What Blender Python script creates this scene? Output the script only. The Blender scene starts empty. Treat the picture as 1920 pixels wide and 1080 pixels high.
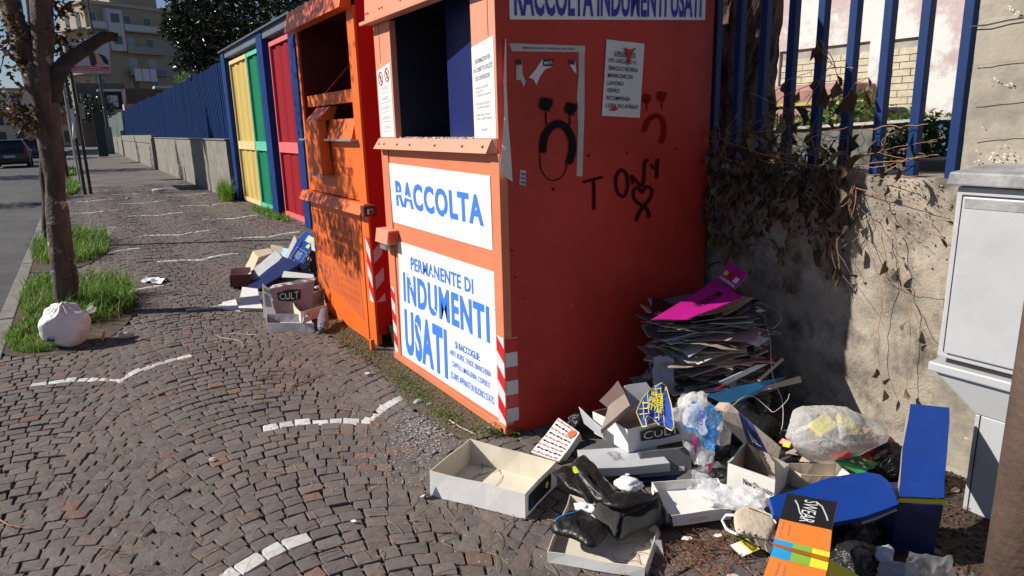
import bpy, bmesh, math, random
from mathutils import Vector, Matrix, noise
R = math.radians
V = Vector
rnd = random.Random(7)
scene = bpy.context.scene
COL = scene.collection

# ------------------------------------------------------------------ camera, sky, sun, exposure
CAM_H = 1.5
WM = Matrix(((0.85047559, -0.14238866, 0.50637609),
             (-0.5254037, -0.18357181, 0.83081427),
             (-0.02534216, -0.97263912, -0.23093487)))
FPX = 1294.0
cam_d = bpy.data.cameras.new('camera')
cam_d.sensor_width = 36.0
cam_d.lens = FPX / 1920 * 36.0
cam_d.clip_start = 0.05
cam_d.clip_end = 2000
cam = bpy.data.objects.new('camera', cam_d)
COL.objects.link(cam)
m = Matrix.Identity(4)
for r in range(3):
    m[r][0] = WM[r][0]; m[r][1] = -WM[r][1]; m[r][2] = -WM[r][2]
m[2][3] = CAM_H
cam.matrix_world = m
scene.camera = cam

SUN_EL = R(35.0)
SUN_DIR = V((-0.857 * math.cos(SUN_EL), 0.515 * math.cos(SUN_EL), math.sin(SUN_EL))).normalized()
world = bpy.data.worlds.new('World')
scene.world = world
world.use_nodes = True
wn = world.node_tree
bg = wn.nodes['Background']
sky = wn.nodes.new('ShaderNodeTexSky')
sky.sky_type = 'NISHITA'
sky.sun_disc = False
sky.sun_elevation = SUN_EL
sky.sun_rotation = math.atan2(SUN_DIR.x, SUN_DIR.y)
sky.air_density = 1.0
sky.dust_density = 0.3
sky.ozone_density = 3.0
tintn = wn.nodes.new('ShaderNodeMix'); tintn.data_type = 'RGBA'; tintn.blend_type = 'MULTIPLY'; tintn.inputs['Factor'].default_value = 1
tintn.inputs['B'].default_value = (.98, 1.0, 1.12, 1)
wn.links.new(sky.outputs[0], tintn.inputs['A']); wn.links.new(tintn.outputs['Result'], bg.inputs[0])
bg.inputs[1].default_value = 0.052
sun_d = bpy.data.lights.new('sun', 'SUN')
sun_d.energy = 5.0
sun_d.angle = R(0.5)
sun_d.color = (1.0, 0.94, 0.84)
sun = bpy.data.objects.new('sun', sun_d)
COL.objects.link(sun)
sun.rotation_euler = SUN_DIR.to_track_quat('Z', 'Y').to_euler()
vs = scene.view_settings
vs.view_transform = 'Standard'
vs.look = 'None'
vs.exposure = 0.33
vs.gamma = 1.0
vs.use_curve_mapping = False
scene.cycles.max_bounces = 6
scene.cycles.transparent_max_bounces = 12

# ------------------------------------------------------------------ where things stand (photo pixel + known height/plane -> place)
def ray(px, py):
    return WM @ V((px - 960, py - 540, FPX))
CO = V((0, 0, CAM_H))
def U(px, py, z=0.0):
    d = ray(px, py); return CO + d * ((z - CAM_H) / d.z)
def UX(px, py, X):
    d = ray(px, py); return CO + d * (X / d.x)
def UY(px, py, Y):
    d = ray(px, py); return CO + d * (Y / d.y)
def proj(p):
    c = WM.transposed() @ (V(p) - CO)
    return (c.x / c.z * FPX + 960, c.y / c.z * FPX + 540, c.z)

# ------------------------------------------------------------------ object helpers
def tag(o, label=None, cat=None, group=None, kind=None):
    if label: o['label'] = label
    if cat: o['category'] = cat
    if group: o['group'] = group
    if kind: o['kind'] = kind
    return o
def thing(name, label, cat, loc=(0, 0, 0), group=None):
    o = bpy.data.objects.new(name, None)
    o.empty_display_size = 0.1
    o.location = V(loc)
    COL.objects.link(o)
    return tag(o, label, cat, group)
def wpos(o):
    p = V(o.location)
    while o.parent:
        o = o.parent; p = p + o.location
    return p

def flat(q):
    # make the four corners lie in one plane (third corner slides along its line of sight)
    n = (q[1] - q[0]).cross(q[3] - q[0])
    d = q[2] - CO; k = d.dot(n)
    if abs(k) > 1e-9:
        t = (q[0] - CO).dot(n) / k
        if .7 < t < 1.4: q = [q[0], q[1], CO + d * t, q[3]]
    return q
class MB:
    def __init__(s):
        s.v = []; s.f = []; s.m = []; s.c = {}
    def vert(s, p):
        s.v.append(tuple(p)); return len(s.v) - 1
    def face(s, ids, mi=0):
        s.f.append(tuple(ids)); s.m.append(mi)
    def poly(s, pts, mi=0):
        n = len(s.v); s.v += [tuple(p) for p in pts]
        s.f.append(tuple(range(n, n + len(pts)))); s.m.append(mi)
    def hexa(s, b, t, mi=0):
        n = len(s.v)
        s.v += [tuple(p) for p in b] + [tuple(p) for p in t]
        for q in ((3, 2, 1, 0), (4, 5, 6, 7), (0, 1, 5, 4), (1, 2, 6, 5), (2, 3, 7, 6), (3, 0, 4, 7)):
            s.f.append(tuple(n + i for i in q)); s.m.append(mi)
    def box(s, x0, x1, y0, y1, z0, z1, mi=0):
        s.hexa([(x0, y0, z0), (x1, y0, z0), (x1, y1, z0), (x0, y1, z0)],
               [(x0, y0, z1), (x1, y0, z1), (x1, y1, z1), (x0, y1, z1)], mi)
    def slab(s, q, th, mi=0):
        """plate whose visible face is the quad q (turned to the camera), th thick behind it"""
        q = flat([V(p) for p in q])
        n = (q[1] - q[0]).cross(q[3] - q[0]).normalized()
        if n.dot(CO - q[0]) < 0:
            n = -n; q = [q[0], q[3], q[2], q[1]]
        s.hexa([p - n * th for p in q], q, mi)
    def tube(s, pts, rad, seg=8, mi=0, cap=True, wob=0.0, seed=0):
        rr = random.Random(seed)
        pts = [V(p) for p in pts]
        if not hasattr(rad, '__len__'): rad = [rad] * len(pts)
        rings = []
        t0 = (pts[1] - pts[0]).normalized()
        a = t0.orthogonal().normalized()
        for i, p in enumerate(pts):
            t = (pts[min(i + 1, len(pts) - 1)] - pts[max(i - 1, 0)]).normalized()
            a = (a - t * a.dot(t)).normalized()
            b = t.cross(a)
            ring = []
            for k in range(seg):
                th = 2 * math.pi * k / seg
                r_ = rad[i] * (1 + (wob * (rr.random() - .5) if wob else 0))
                ring.append(s.vert(p + (a * math.cos(th) + b * math.sin(th)) * r_))
            rings.append(ring)
        for i in range(len(rings) - 1):
            for k in range(seg):
                s.face((rings[i][k], rings[i][(k + 1) % seg], rings[i + 1][(k + 1) % seg], rings[i + 1][k]), mi)
        if cap:
            s.face(rings[0][::-1], mi); s.face(rings[-1], mi)
    def strip(s, pts, w, up=(0, 0, 1), mi=0):
        """thin flat ribbon along pts"""
        pts = [V(p) for p in pts]; up = V(up); prev = None
        for i, p in enumerate(pts):
            t = (pts[min(i + 1, len(pts) - 1)] - pts[max(i - 1, 0)]).normalized()
            sd = t.cross(up).normalized() * (w / 2)
            a = s.vert(p - sd); b = s.vert(p + sd)
            if prev: s.face((prev[0], prev[1], b, a), mi)
            prev = (a, b)
    def build(s, name, mats, parent=None, smooth=False, origin=None, bevel=0.0, label=None):
        if not isinstance(mats, (list, tuple)): mats = [mats]
        if parent is not None:
            o0 = wpos(parent)
        elif origin is not None:
            o0 = V(origin)
        else:
            n = len(s.v)
            o0 = V((sum(p[0] for p in s.v) / n, sum(p[1] for p in s.v) / n, min(p[2] for p in s.v)))
        me = bpy.data.meshes.new(name)
        me.from_pydata([(p[0] - o0.x, p[1] - o0.y, p[2] - o0.z) for p in s.v], [], s.f)
        for mt in mats: me.materials.append(mt)
        if len(mats) > 1: me.polygons.foreach_set('material_index', s.m)
        if smooth: me.polygons.foreach_set('use_smooth', [True] * len(s.f))
        me.update()
        o = bpy.data.objects.new(name, me)
        COL.objects.link(o)
        if parent is not None: o.parent = parent
        else: o.location = o0
        if bevel:
            b = o.modifiers.new('bevel', 'BEVEL'); b.width = bevel; b.segments = 2; b.limit_method = 'ANGLE'
        if label: o['label'] = label
        return o

# ------------------------------------------------------------------ materials
def newmat(name):
    mt = bpy.data.materials.new(name); mt.use_nodes = True
    nt = mt.node_tree
    return mt, nt, nt.nodes['Principled BSDF']
def nd(nt, typ, **kw):
    n = nt.nodes.new(typ)
    for k, v_ in kw.items(): setattr(n, k, v_)
    return n
def PM(name, col, rough=.6, var=.12, scale=6, bump=0.0, bscale=60, dirt=None, dscale=3, dlo=.5, dhi=.7, metal=0, spec=.5, wear=None, wlo=.62, wscale=18, stretch=None):
    """paint / card / stone: base colour with two noises, optional dirt and worn patches, bump"""
    mt, nt, bs = newmat(name)
    tc = nd(nt, 'ShaderNodeTexCoord'); out = tc.outputs['Object']
    if stretch:
        mp = nd(nt, 'ShaderNodeMapping'); mp.inputs['Scale'].default_value = stretch
        nt.links.new(out, mp.inputs[0]); out2 = mp.outputs[0]
    else: out2 = out
    n1 = nd(nt, 'ShaderNodeTexNoise'); n1.inputs['Scale'].default_value = scale; n1.inputs['Detail'].default_value = 6
    n1.inputs['Roughness'].default_value = .65
    nt.links.new(out2, n1.inputs['Vector'])
    rp = nd(nt, 'ShaderNodeValToRGB')
    rp.color_ramp.elements[0].position = .3; rp.color_ramp.elements[1].position = .7
    rp.color_ramp.elements[0].color = tuple(c * (1 - var) for c in col) + (1,)
    rp.color_ramp.elements[1].color = tuple(min(1, c * (1 + var)) for c in col) + (1,)
    nt.links.new(n1.outputs['Fac'], rp.inputs[0])
    cur = rp.outputs[0]
    def over(cur, colr, sc, lo, hi, vec):
        n = nd(nt, 'ShaderNodeTexNoise'); n.inputs['Scale'].default_value = sc; n.inputs['Detail'].default_value = 8
        n.inputs['Roughness'].default_value = .7
        nt.links.new(vec, n.inputs['Vector'])
        mr = nd(nt, 'ShaderNodeMapRange'); mr.inputs['From Min'].default_value = lo; mr.inputs['From Max'].default_value = hi
        nt.links.new(n.outputs['Fac'], mr.inputs['Value'])
        mx = nd(nt, 'ShaderNodeMix', data_type='RGBA')
        nt.links.new(mr.outputs[0], mx.inputs['Factor']); nt.links.new(cur, mx.inputs['A'])
        mx.inputs['B'].default_value = tuple(colr) + (1,)
        return mx.outputs['Result']
    if dirt: cur = over(cur, dirt, dscale, dlo, dhi, out2)
    if wear: cur = over(cur, wear, wscale, wlo, wlo + .03, out)
    nt.links.new(cur, bs.inputs['Base Color'])
    bs.inputs['Roughness'].default_value = rough
    bs.inputs['Metallic'].default_value = metal
    bs.inputs['Specular IOR Level'].default_value = spec
    if bump:
        nb = nd(nt, 'ShaderNodeTexNoise'); nb.inputs['Scale'].default_value = bscale; nb.inputs['Detail'].default_value = 5
        nt.links.new(out, nb.inputs['Vector'])
        b = nd(nt, 'ShaderNodeBump'); b.inputs['Strength'].default_value = min(1, bump); b.inputs['Distance'].default_value = .01
        nt.links.new(nb.outputs['Fac'], b.inputs['Height']); nt.links.new(b.outputs[0], bs.inputs['Normal'])
    return mt

def cobble_mat():
    mt, nt, bs = newmat('porphyry')
    at = nd(nt, 'ShaderNodeAttribute', attribute_name='tint')
    tc = nd(nt, 'ShaderNodeTexCoord')
    n = nd(nt, 'ShaderNodeTexNoise'); n.inputs['Scale'].default_value = 45; n.inputs['Detail'].default_value = 8; n.inputs['Roughness'].default_value = .75
    geo = nd(nt, 'ShaderNodeNewGeometry')
    nt.links.new(geo.outputs['Position'], n.inputs['Vector'])
    mr = nd(nt, 'ShaderNodeMapRange'); mr.inputs['From Min'].default_value = .3; mr.inputs['From Max'].default_value = .75
    mr.inputs['To Min'].default_value = .68; mr.inputs['To Max'].default_value = 1.3
    nt.links.new(n.outputs['Fac'], mr.inputs['Value'])
    mx = nd(nt, 'ShaderNodeMix', data_type='RGBA', blend_type='MULTIPLY'); mx.inputs['Factor'].default_value = 1
    nt.links.new(at.outputs['Color'], mx.inputs['A']); nt.links.new(mr.outputs[0], mx.inputs['B'])
    # sandy dust patches
    n2 = nd(nt, 'ShaderNodeTexNoise'); n2.inputs['Scale'].default_value = 1.7; n2.inputs['Detail'].default_value = 9; n2.inputs['Roughness'].default_value = .7
    nt.links.new(geo.outputs['Position'], n2.inputs['Vector'])
    m2 = nd(nt, 'ShaderNodeMapRange'); m2.inputs['From Min'].default_value = .45; m2.inputs['From Max'].default_value = .8
    m2.inputs['To Max'].default_value = .55
    nt.links.new(n2.outputs['Fac'], m2.inputs['Value'])
    mx2 = nd(nt, 'ShaderNodeMix', data_type='RGBA')
    nt.links.new(m2.outputs[0], mx2.inputs['Factor']); nt.links.new(mx.outputs['Result'], mx2.inputs['A'])
    mx2.inputs['B'].default_value = (.17, .14, .115, 1)
    nt.links.new(mx2.outputs['Result'], bs.inputs['Base Color'])
    bs.inputs['Roughness'].default_value = .75
    nb = nd(nt, 'ShaderNodeTexNoise'); nb.inputs['Scale'].default_value = 70; nb.inputs['Detail'].default_value = 6; nb.inputs['Roughness'].default_value = .7
    nt.links.new(geo.outputs['Position'], nb.inputs['Vector'])
    b = nd(nt, 'ShaderNodeBump'); b.inputs['Strength'].default_value = .55; b.inputs['Distance'].default_value = .006
    nt.links.new(nb.outputs['Fac'], b.inputs['Height']); nt.links.new(b.outputs[0], bs.inputs['Normal'])
    return mt

def plastic_mat(name, col, alpha=.8, rough=.28, bump=.5, bscale=22, fold=True):
    """thin film: partly see-through, lets light through, creased"""
    mt, nt, bs = newmat(name)
    geo = nd(nt, 'ShaderNodeNewGeometry')
    bs.inputs['Base Color'].default_value = tuple(col) + (1,)
    bs.inputs['Roughness'].default_value = rough
    tr = nd(nt, 'ShaderNodeBsdfTranslucent'); tr.inputs['Color'].default_value = tuple(col) + (1,)
    ms = nd(nt, 'ShaderNodeMixShader'); ms.inputs[0].default_value = .3
    nt.links.new(bs.outputs[0], ms.inputs[1]); nt.links.new(tr.outputs[0], ms.inputs[2])
    tp = nd(nt, 'ShaderNodeBsdfTransparent')
    m2 = nd(nt, 'ShaderNodeMixShader')
    lw = nd(nt, 'ShaderNodeLayerWeight'); lw.inputs[0].default_value = .35
    mr = nd(nt, 'ShaderNodeMapRange'); mr.inputs['To Min'].default_value = alpha; mr.inputs['To Max'].default_value = min(1, alpha + .45)
    nt.links.new(lw.outputs['Facing'], mr.inputs['Value'])
    nt.links.new(mr.outputs[0], m2.inputs[0]); nt.links.new(tp.outputs[0], m2.inputs[1]); nt.links.new(ms.outputs[0], m2.inputs[2])
    nt.links.new(m2.outputs[0], nt.nodes['Material Output'].inputs['Surface'])
    nb = nd(nt, 'ShaderNodeTexNoise'); nb.inputs['Scale'].default_value = bscale; nb.inputs['Detail'].default_value = 4
    nb.inputs['Distortion'].default_value = 1.5
    nt.links.new(geo.outputs['Position'], nb.inputs['Vector'])
    b = nd(nt, 'ShaderNodeBump'); b.inputs['Strength'].default_value = bump; b.inputs['Distance'].default_value = .03
    nt.links.new(nb.outputs['Fac'], b.inputs['Height'])
    nt.links.new(b.outputs[0], bs.inputs['Normal'])
    return mt

def leaf_mat(name, c1, c2, rough=.4, spec=.5, trans=.25):
    mt, nt, bs = newmat(name)
    geo = nd(nt, 'ShaderNodeNewGeometry')
    rp = nd(nt, 'ShaderNodeValToRGB')
    rp.color_ramp.elements[0].color = tuple(c1) + (1,); rp.color_ramp.elements[1].color = tuple(c2) + (1,)
    nt.links.new(geo.outputs['Random Per Island'], rp.inputs[0])
    nt.links.new(rp.outputs[0], bs.inputs['Base Color'])
    bs.inputs['Roughness'].default_value = rough
    bs.inputs['Specular IOR Level'].default_value = spec
    if trans:
        tr = nd(nt, 'ShaderNodeBsdfTranslucent')
        nt.links.new(rp.outputs[0], tr.inputs['Color'])
        ms = nd(nt, 'ShaderNodeMixShader'); ms.inputs[0].default_value = trans
        nt.links.new(bs.outputs[0], ms.inputs[1]); nt.links.new(tr.outputs[0], ms.inputs[2])
        nt.links.new(ms.outputs[0], nt.nodes['Material Output'].inputs['Surface'])
    return mt

def spray_mat(name, col):
    mt, nt, bs = newmat(name)
    bs.inputs['Base Color'].default_value = tuple(col) + (1,); bs.inputs['Roughness'].default_value = .7; bs.inputs['Specular IOR Level'].default_value = .1
    at = nd(nt, 'ShaderNodeAttribute', attribute_name='cover')
    n = nd(nt, 'ShaderNodeTexNoise'); n.inputs['Scale'].default_value = 260
    geo = nd(nt, 'ShaderNodeNewGeometry'); nt.links.new(geo.outputs['Position'], n.inputs['Vector'])
    ad = nd(nt, 'ShaderNodeMath', operation='ADD'); nt.links.new(at.outputs['Fac'], ad.inputs[0]); nt.links.new(n.outputs['Fac'], ad.inputs[1])
    mr = nd(nt, 'ShaderNodeMapRange'); mr.inputs['From Min'].default_value = .55; mr.inputs['From Max'].default_value = 1.05
    nt.links.new(ad.outputs[0], mr.inputs['Value'])
    tp = nd(nt, 'ShaderNodeBsdfTransparent'); ms = nd(nt, 'ShaderNodeMixShader')
    nt.links.new(mr.outputs[0], ms.inputs[0]); nt.links.new(tp.outputs[0], ms.inputs[1]); nt.links.new(bs.outputs[0], ms.inputs[2])
    nt.links.new(ms.outputs[0], nt.nodes['Material Output'].inputs['Surface'])
    return mt

# ------------------------------------------------------------------ lettering: built-in font turned into flat mesh on a face
_tc = {}
def text_geo(s, bold=0.02, spacing=1.0):
    key = (s, bold, spacing)
    if key in _tc: return _tc[key]
    cu = bpy.data.curves.new('t', 'FONT'); cu.body = s; cu.offset = bold; cu.space_character = spacing
    cu.resolution_u = 3; cu.fill_mode = 'FRONT'
    o = bpy.data.objects.new('t', cu); COL.objects.link(o)
    dg = bpy.context.evaluated_depsgraph_get()
    me = bpy.data.meshes.new_from_object(o.evaluated_get(dg))
    vv = [v.co.copy() for v in me.vertices]; ff = [tuple(p.vertices) for p in me.polygons]
    bpy.data.objects.remove(o); bpy.data.curves.remove(cu); bpy.data.meshes.remove(me)
    x0 = min(v.x for v in vv); x1 = max(v.x for v in vv); y0 = min(v.y for v in vv); y1 = max(v.y for v in vv)
    vv = [((v.x - x0) / (x1 - x0), (v.y - y0) / (y1 - y0)) for v in vv]
    _tc[key] = (vv, ff); return _tc[key]
def bil(q, u, v):
    return (q[0] * (1 - u) + q[1] * u) * (1 - v) + (q[3] * (1 - u) + q[2] * u) * v
def qnorm(q):
    n = (q[1] - q[0]).cross(q[3] - q[0]).normalized()
    return n if n.dot(CO - q[0]) > 0 else -n
def put_text(mb, s, q, u0, u1, v0, v1, off=.0015, bold=.02, mi=0, rot=0, spacing=1.0):
    """write s on the quad q (BL, BR, TR, TL) inside the window u0..u1, v0..v1; rot in quarter turns"""
    q = flat([V(p) for p in q]); n = qnorm(q) * off
    vv, ff = text_geo(s, bold, spacing); b = len(mb.v)
    for (x, y) in vv:
        if rot == 1: x, y = 1 - y, x
        elif rot == 2: x, y = 1 - x, 1 - y
        elif rot == 3: x, y = y, 1 - x
        mb.v.append(tuple(bil(q, u0 + (u1 - u0) * x, v0 + (v1 - v0) * y) + n))
    for f in ff: mb.f.append(tuple(b + i for i in f)); mb.m.append(mi)
def put_rect(mb, q, u0, u1, v0, v1, off=.001, mi=0):
    q = flat([V(p) for p in q]); n = qnorm(q) * off
    mb.poly([bil(q, u, v) + n for u, v in ((u0, v0), (u1, v0), (u1, v1), (u0, v1))], mi)
# ------------------------------------------------------------------ shared materials
C = {}
C['asphalt'] = PM('asphalt', (.058, .057, .060), .9, .25, 3, .5, 180, dirt=(.12, .115, .11), dscale=.8, dlo=.45, dhi=.8)
C['joint'] = PM('joint_sand', (.085, .072, .056), .95, .5, 7, 1, 90, dirt=(.22, .19, .15), dscale=5, dlo=.5, dhi=.75)
C['cobble'] = cobble_mat()
C['kerb'] = PM('kerb_stone', (.2, .185, .165), .85, .25, 5, .5, 60, dirt=(.1, .09, .08), dscale=4)
C['concrete'] = PM('concrete', (.20, .187, .163), .9, .2, 3, .6, 40, dirt=(.14, .12, .1), dscale=2.2, dlo=.48, dhi=.72, wear=(.38, .36, .32), wlo=.70, wscale=14)
C['concrete_warm'] = PM('warm_concrete', (.34, .305, .25), .9, .2, 2.5, .25, 60, dirt=(.13, .115, .095), dscale=2.2, dlo=.48, dhi=.72, wear=(.62, .56, .46), wlo=.70, wscale=7)
C['old_concrete'] = PM('old_concrete', (.33, .285, .23), .95, .3, 5, .5, 90, dirt=(.085, .07, .057), dscale=5.5, dlo=.47, dhi=.66, wear=(.55, .5, .42), wlo=.66, wscale=34)
C['blue'] = PM('blue_paint', (.008, .032, .125), .5, .15, 8, .1, 90, spec=.2, wear=(.25, .28, .33), wlo=.74, wscale=40)
C['blue_sheet'] = PM('blue_sheet', (.009, .036, .125), .65, .25, 2.5, .15, 30, spec=.08, dirt=(.012, .03, .10), dscale=1.3, stretch=(1, 1, .2))
C['gatepost'] = PM('gate_post_blue', (.010, .034, .15), .6, .2, 5, .1, 80, spec=.1)
C['greyblue'] = PM('grey_blue_beam', (.10, .125, .17), .55, .15, 6, .1, 60)
C['yellow'] = PM('yellow_paint', (.52, .37, .09), .6, .12, 3, .1, 40, dirt=(.34, .24, .07), dscale=2, stretch=(1, 1, .15))
C['lyellow'] = PM('pale_yellow_paint', (.66, .54, .26), .5, .08, 6)
C['green'] = PM('green_paint', (.006, .18, .085), .7, .15, 3, .1, 40, spec=.08, dirt=(.01, .15, .08), dscale=2, stretch=(1, 1, .15))
C['lgreen'] = PM('pale_green_paint', (.1, .5, .34), .5, .08, 6)
C['red'] = PM('dark_red_paint', (.28, .012, .022), .7, .15, 3, .1, 40, spec=.08, dirt=(.25, .015, .02), dscale=2, stretch=(1, 1, .15))
C['lred'] = PM('pale_red_paint', (.72, .14, .14), .5, .08, 6)
C['salmon'] = PM('faded_salmon_paint', (.67, .275, .17), .5, .07, 4, .06, 30, dirt=(.58, .22, .13), dscale=2.5, dlo=.5, dhi=.8, wear=(.35, .1, .05), wlo=.745, wscale=26)
C['salmon_lo'] = PM('orange_salmon_paint', (.63, .20, .10), .5, .08, 4, .06, 30, wear=(.3, .08, .04), wlo=.74, wscale=30)
C['binred'] = PM('bin_red_paint', (.50, .038, .027), .45, .18, 1.8, .45, 4, spec=.3, dirt=(.30, .020, .014), dscale=1.2, dlo=.5, dhi=.75, wear=(.2, .02, .015), wlo=.76, wscale=22)
C['binred2'] = PM('bright_bin_red_paint', (.52, .012, .012), .42, .08, 2, .04, 20)
C['orange'] = PM('bin_orange_paint', (.76, .145, .022), .4, .1, 3, .12, 6, wear=(.45, .07, .02), wlo=.75, wscale=24)
C['orange_dk'] = PM('faded_print_on_orange', (.44, .075, .02), .5, .1, 6)
C['bininside'] = PM('bin_inside', (.12, .014, .01), .6, .2, 4)
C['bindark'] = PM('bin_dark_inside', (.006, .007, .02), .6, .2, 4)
C['binblue'] = PM('drum_blue', (.006, .013, .10), .45, .1, 4, wear=(.2, .25, .4), wlo=.77, wscale=30)
C['white'] = PM('white_board', (.80, .80, .785), .45, .03, 5, dirt=(.66, .63, .57), dscale=2.6, dlo=.52, dhi=.8, wear=(.55, .52, .5), wlo=.78, wscale=10)
C['paper'] = PM('paper', (.72, .71, .70), .7, .06, 9, .15, 30)
C['oldpaper'] = PM('old_paper', (.52, .5, .46), .8, .12, 12, .3, 40)
C['ink_blue'] = PM('ink_blue', (.045, .20, .78), .45, .03, 5)
C['ink_navy'] = PM('ink_navy', (.02, .03, .36), .5, .03, 5)
C['ink_black'] = PM('ink_black', (.012, .012, .012), .6, .05, 5)
C['ink_grey'] = PM('ink_grey', (.22, .22, .23), .6, .05, 5)
C['ink_red'] = PM('ink_red', (.55, .03, .05), .5, .05, 5)
C['stripe_red'] = PM('stripe_red', (.55, .012, .02), .3, .05, 5)
C['stripe_white'] = PM('stripe_white', (.62, .62, .63), .3, .05, 5)
C['galv'] = PM('galvanised', (.36, .37, .38), .45, .15, 12, .1, 60, metal=.6)
C['rust'] = PM('rusty_paint', (.10, .066, .05), .75, .35, 6, .5, 50, dirt=(.10, .06, .045), dscale=9, dlo=.45, dhi=.6, wear=(.45, .42, .4), wlo=.76, wscale=20)
C['dark'] = PM('black_plastic', (.01, .01, .011), .4, .1, 5)
C['bark'] = PM('bark', (.115, .083, .064), .9, .35, 6, 1, 35, dirt=(.05, .032, .025), dscale=9, dlo=.45, dhi=.65, wear=(.42, .35, .29), wlo=.575, wscale=6, stretch=(1, 1, .22))
C['bark_dark'] = PM('dark_bark', (.055, .045, .035), .95, .4, 8, 1, 40, dirt=(.02, .017, .013), dscale=12)
C['pinebark'] = PM('pine_bark', (.16, .10, .07), .95, .4, 7, 1, 25, dirt=(.03, .02, .016), dscale=14, dlo=.45, dhi=.55, stretch=(1, 1, .35))
C['grass'] = leaf_mat('grass_blades', (.05, .14, .015), (.24, .40, .06), .5, .4, .35)
C['weed'] = leaf_mat('weed_leaves', (.07, .12, .02), (.22, .24, .06), .6, .3, .3)
C['magnolia'] = leaf_mat('glossy_dark_leaves', (.012, .022, .008), (.04, .055, .015), .22, .8, .1)
C['brownleaf'] = leaf_mat('turning_leaves', (.018, .022, .008), (.10, .05, .015), .5, .4, .35)
C['deadleaf'] = leaf_mat('dead_leaves', (.025, .017, .011), (.14, .08, .04), .75, .3, .3)
C['twig'] = PM('dry_twig', (.34, .19, .11), .85, .3, 20)
C['needle'] = PM('dry_needles', (.30, .17, .09), .85, .35, 20)

# ------------------------------------------------------------------ ground: road, kerb, pavement bed
def sheet(name, x0, x1, y0, y1, z, mt, label=None):
    mb = MB(); mb.poly([(x0, y0, z), (x1, y0, z), (x1, y1, z), (x0, y1, z)])
    o = mb.build(name, mt, origin=((x0 + x1) / 2, (y0 + y1) / 2, z))
    return tag(o, kind='structure')
terrain = sheet('ground', -400, 400, -60, 900, -.14, C['asphalt'])
terrain.data.materials[0] = PM('earth', (.10, .085, .06), .95, .3, .4, .5, 8)
road = sheet('road', -12, -.77, -10, 400, -.12, C['asphalt'])
pavement = sheet('pavement', -.66, 3.05, -1.0, 140, -.012, C['joint'])
pavement.location.z = -.012
yard = sheet('yard_ground', 3.05, 30, -6, 60, .55, PM('yard_earth', (.13, .11, .07), .95, .35, 1.2, .6, 30))
# kerb stones
kr = random.Random(3)
y = -1.0; n = 0
kfar = MB()
while y < 110:
    L = .95 + kr.random() * .12
    z = kr.uniform(-.004, .004)
    mb = MB() if y < 26 else kfar
    mb.box(-.78, -.665, y, y + L - .012, -.14, z + .004)
    if y < 26:
        mb.build('kerb_stone', C['kerb'], pavement, bevel=.008)
    y += L
tag(kfar.build('kerb_stones_far', C['kerb'], pavement), kind='stuff')

# cobbles: courses of small arches, crowns on x = .55 + 1.07 k
def in_pit(x, y):
    def ell(cx, cy, rx, ry): return ((x - cx) / rx) ** 2 + ((y - cy) / ry) ** 2
    if x < .28 - .9 * max(0, (6.3 - y)) and 5.75 < y < 8.9 and ell(-.35, 7.2, .62, 1.75) < 1: return True
    if ell(-.42, 11.2, .62, 2.0) < 1: return True
    if ell(-.5, 24, .4, 3.2) < 1: return True
    return False
WHITE = {0: [2.43, 5.03, 7.72, 10.4, 13.3, 16.2, 19.1, 22.0, 25, 28, 31.], 1: [3.55, 6.42, 9.2, 11.7, 14.7, 17.65, 20.5, 23.4, 26.3, 29.3],
         2: [7.7, 10.5, 13.15, 16.0, 18.9, 21.8, 24.8, 27.8]}
RAD = .665
cr = random.Random(11)
stones = []   # (outline pts, top z, tint)
def tint(white):
    if white:
        g = cr.uniform(.5, .66); return (g, g * .97, g * .92, 1)
    t = cr.random()
    g = cr.uniform(.98, 1.42)
    if t < .03: c = (.145, .082, .063)
    elif t < .25: c = (.114, .086, .074)
    else: c = (.102, .084, .077)
    return (c[0] * g, c[1] * g, c[2] * g, 1)
PITCH = .077
GAP = .0026
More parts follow.
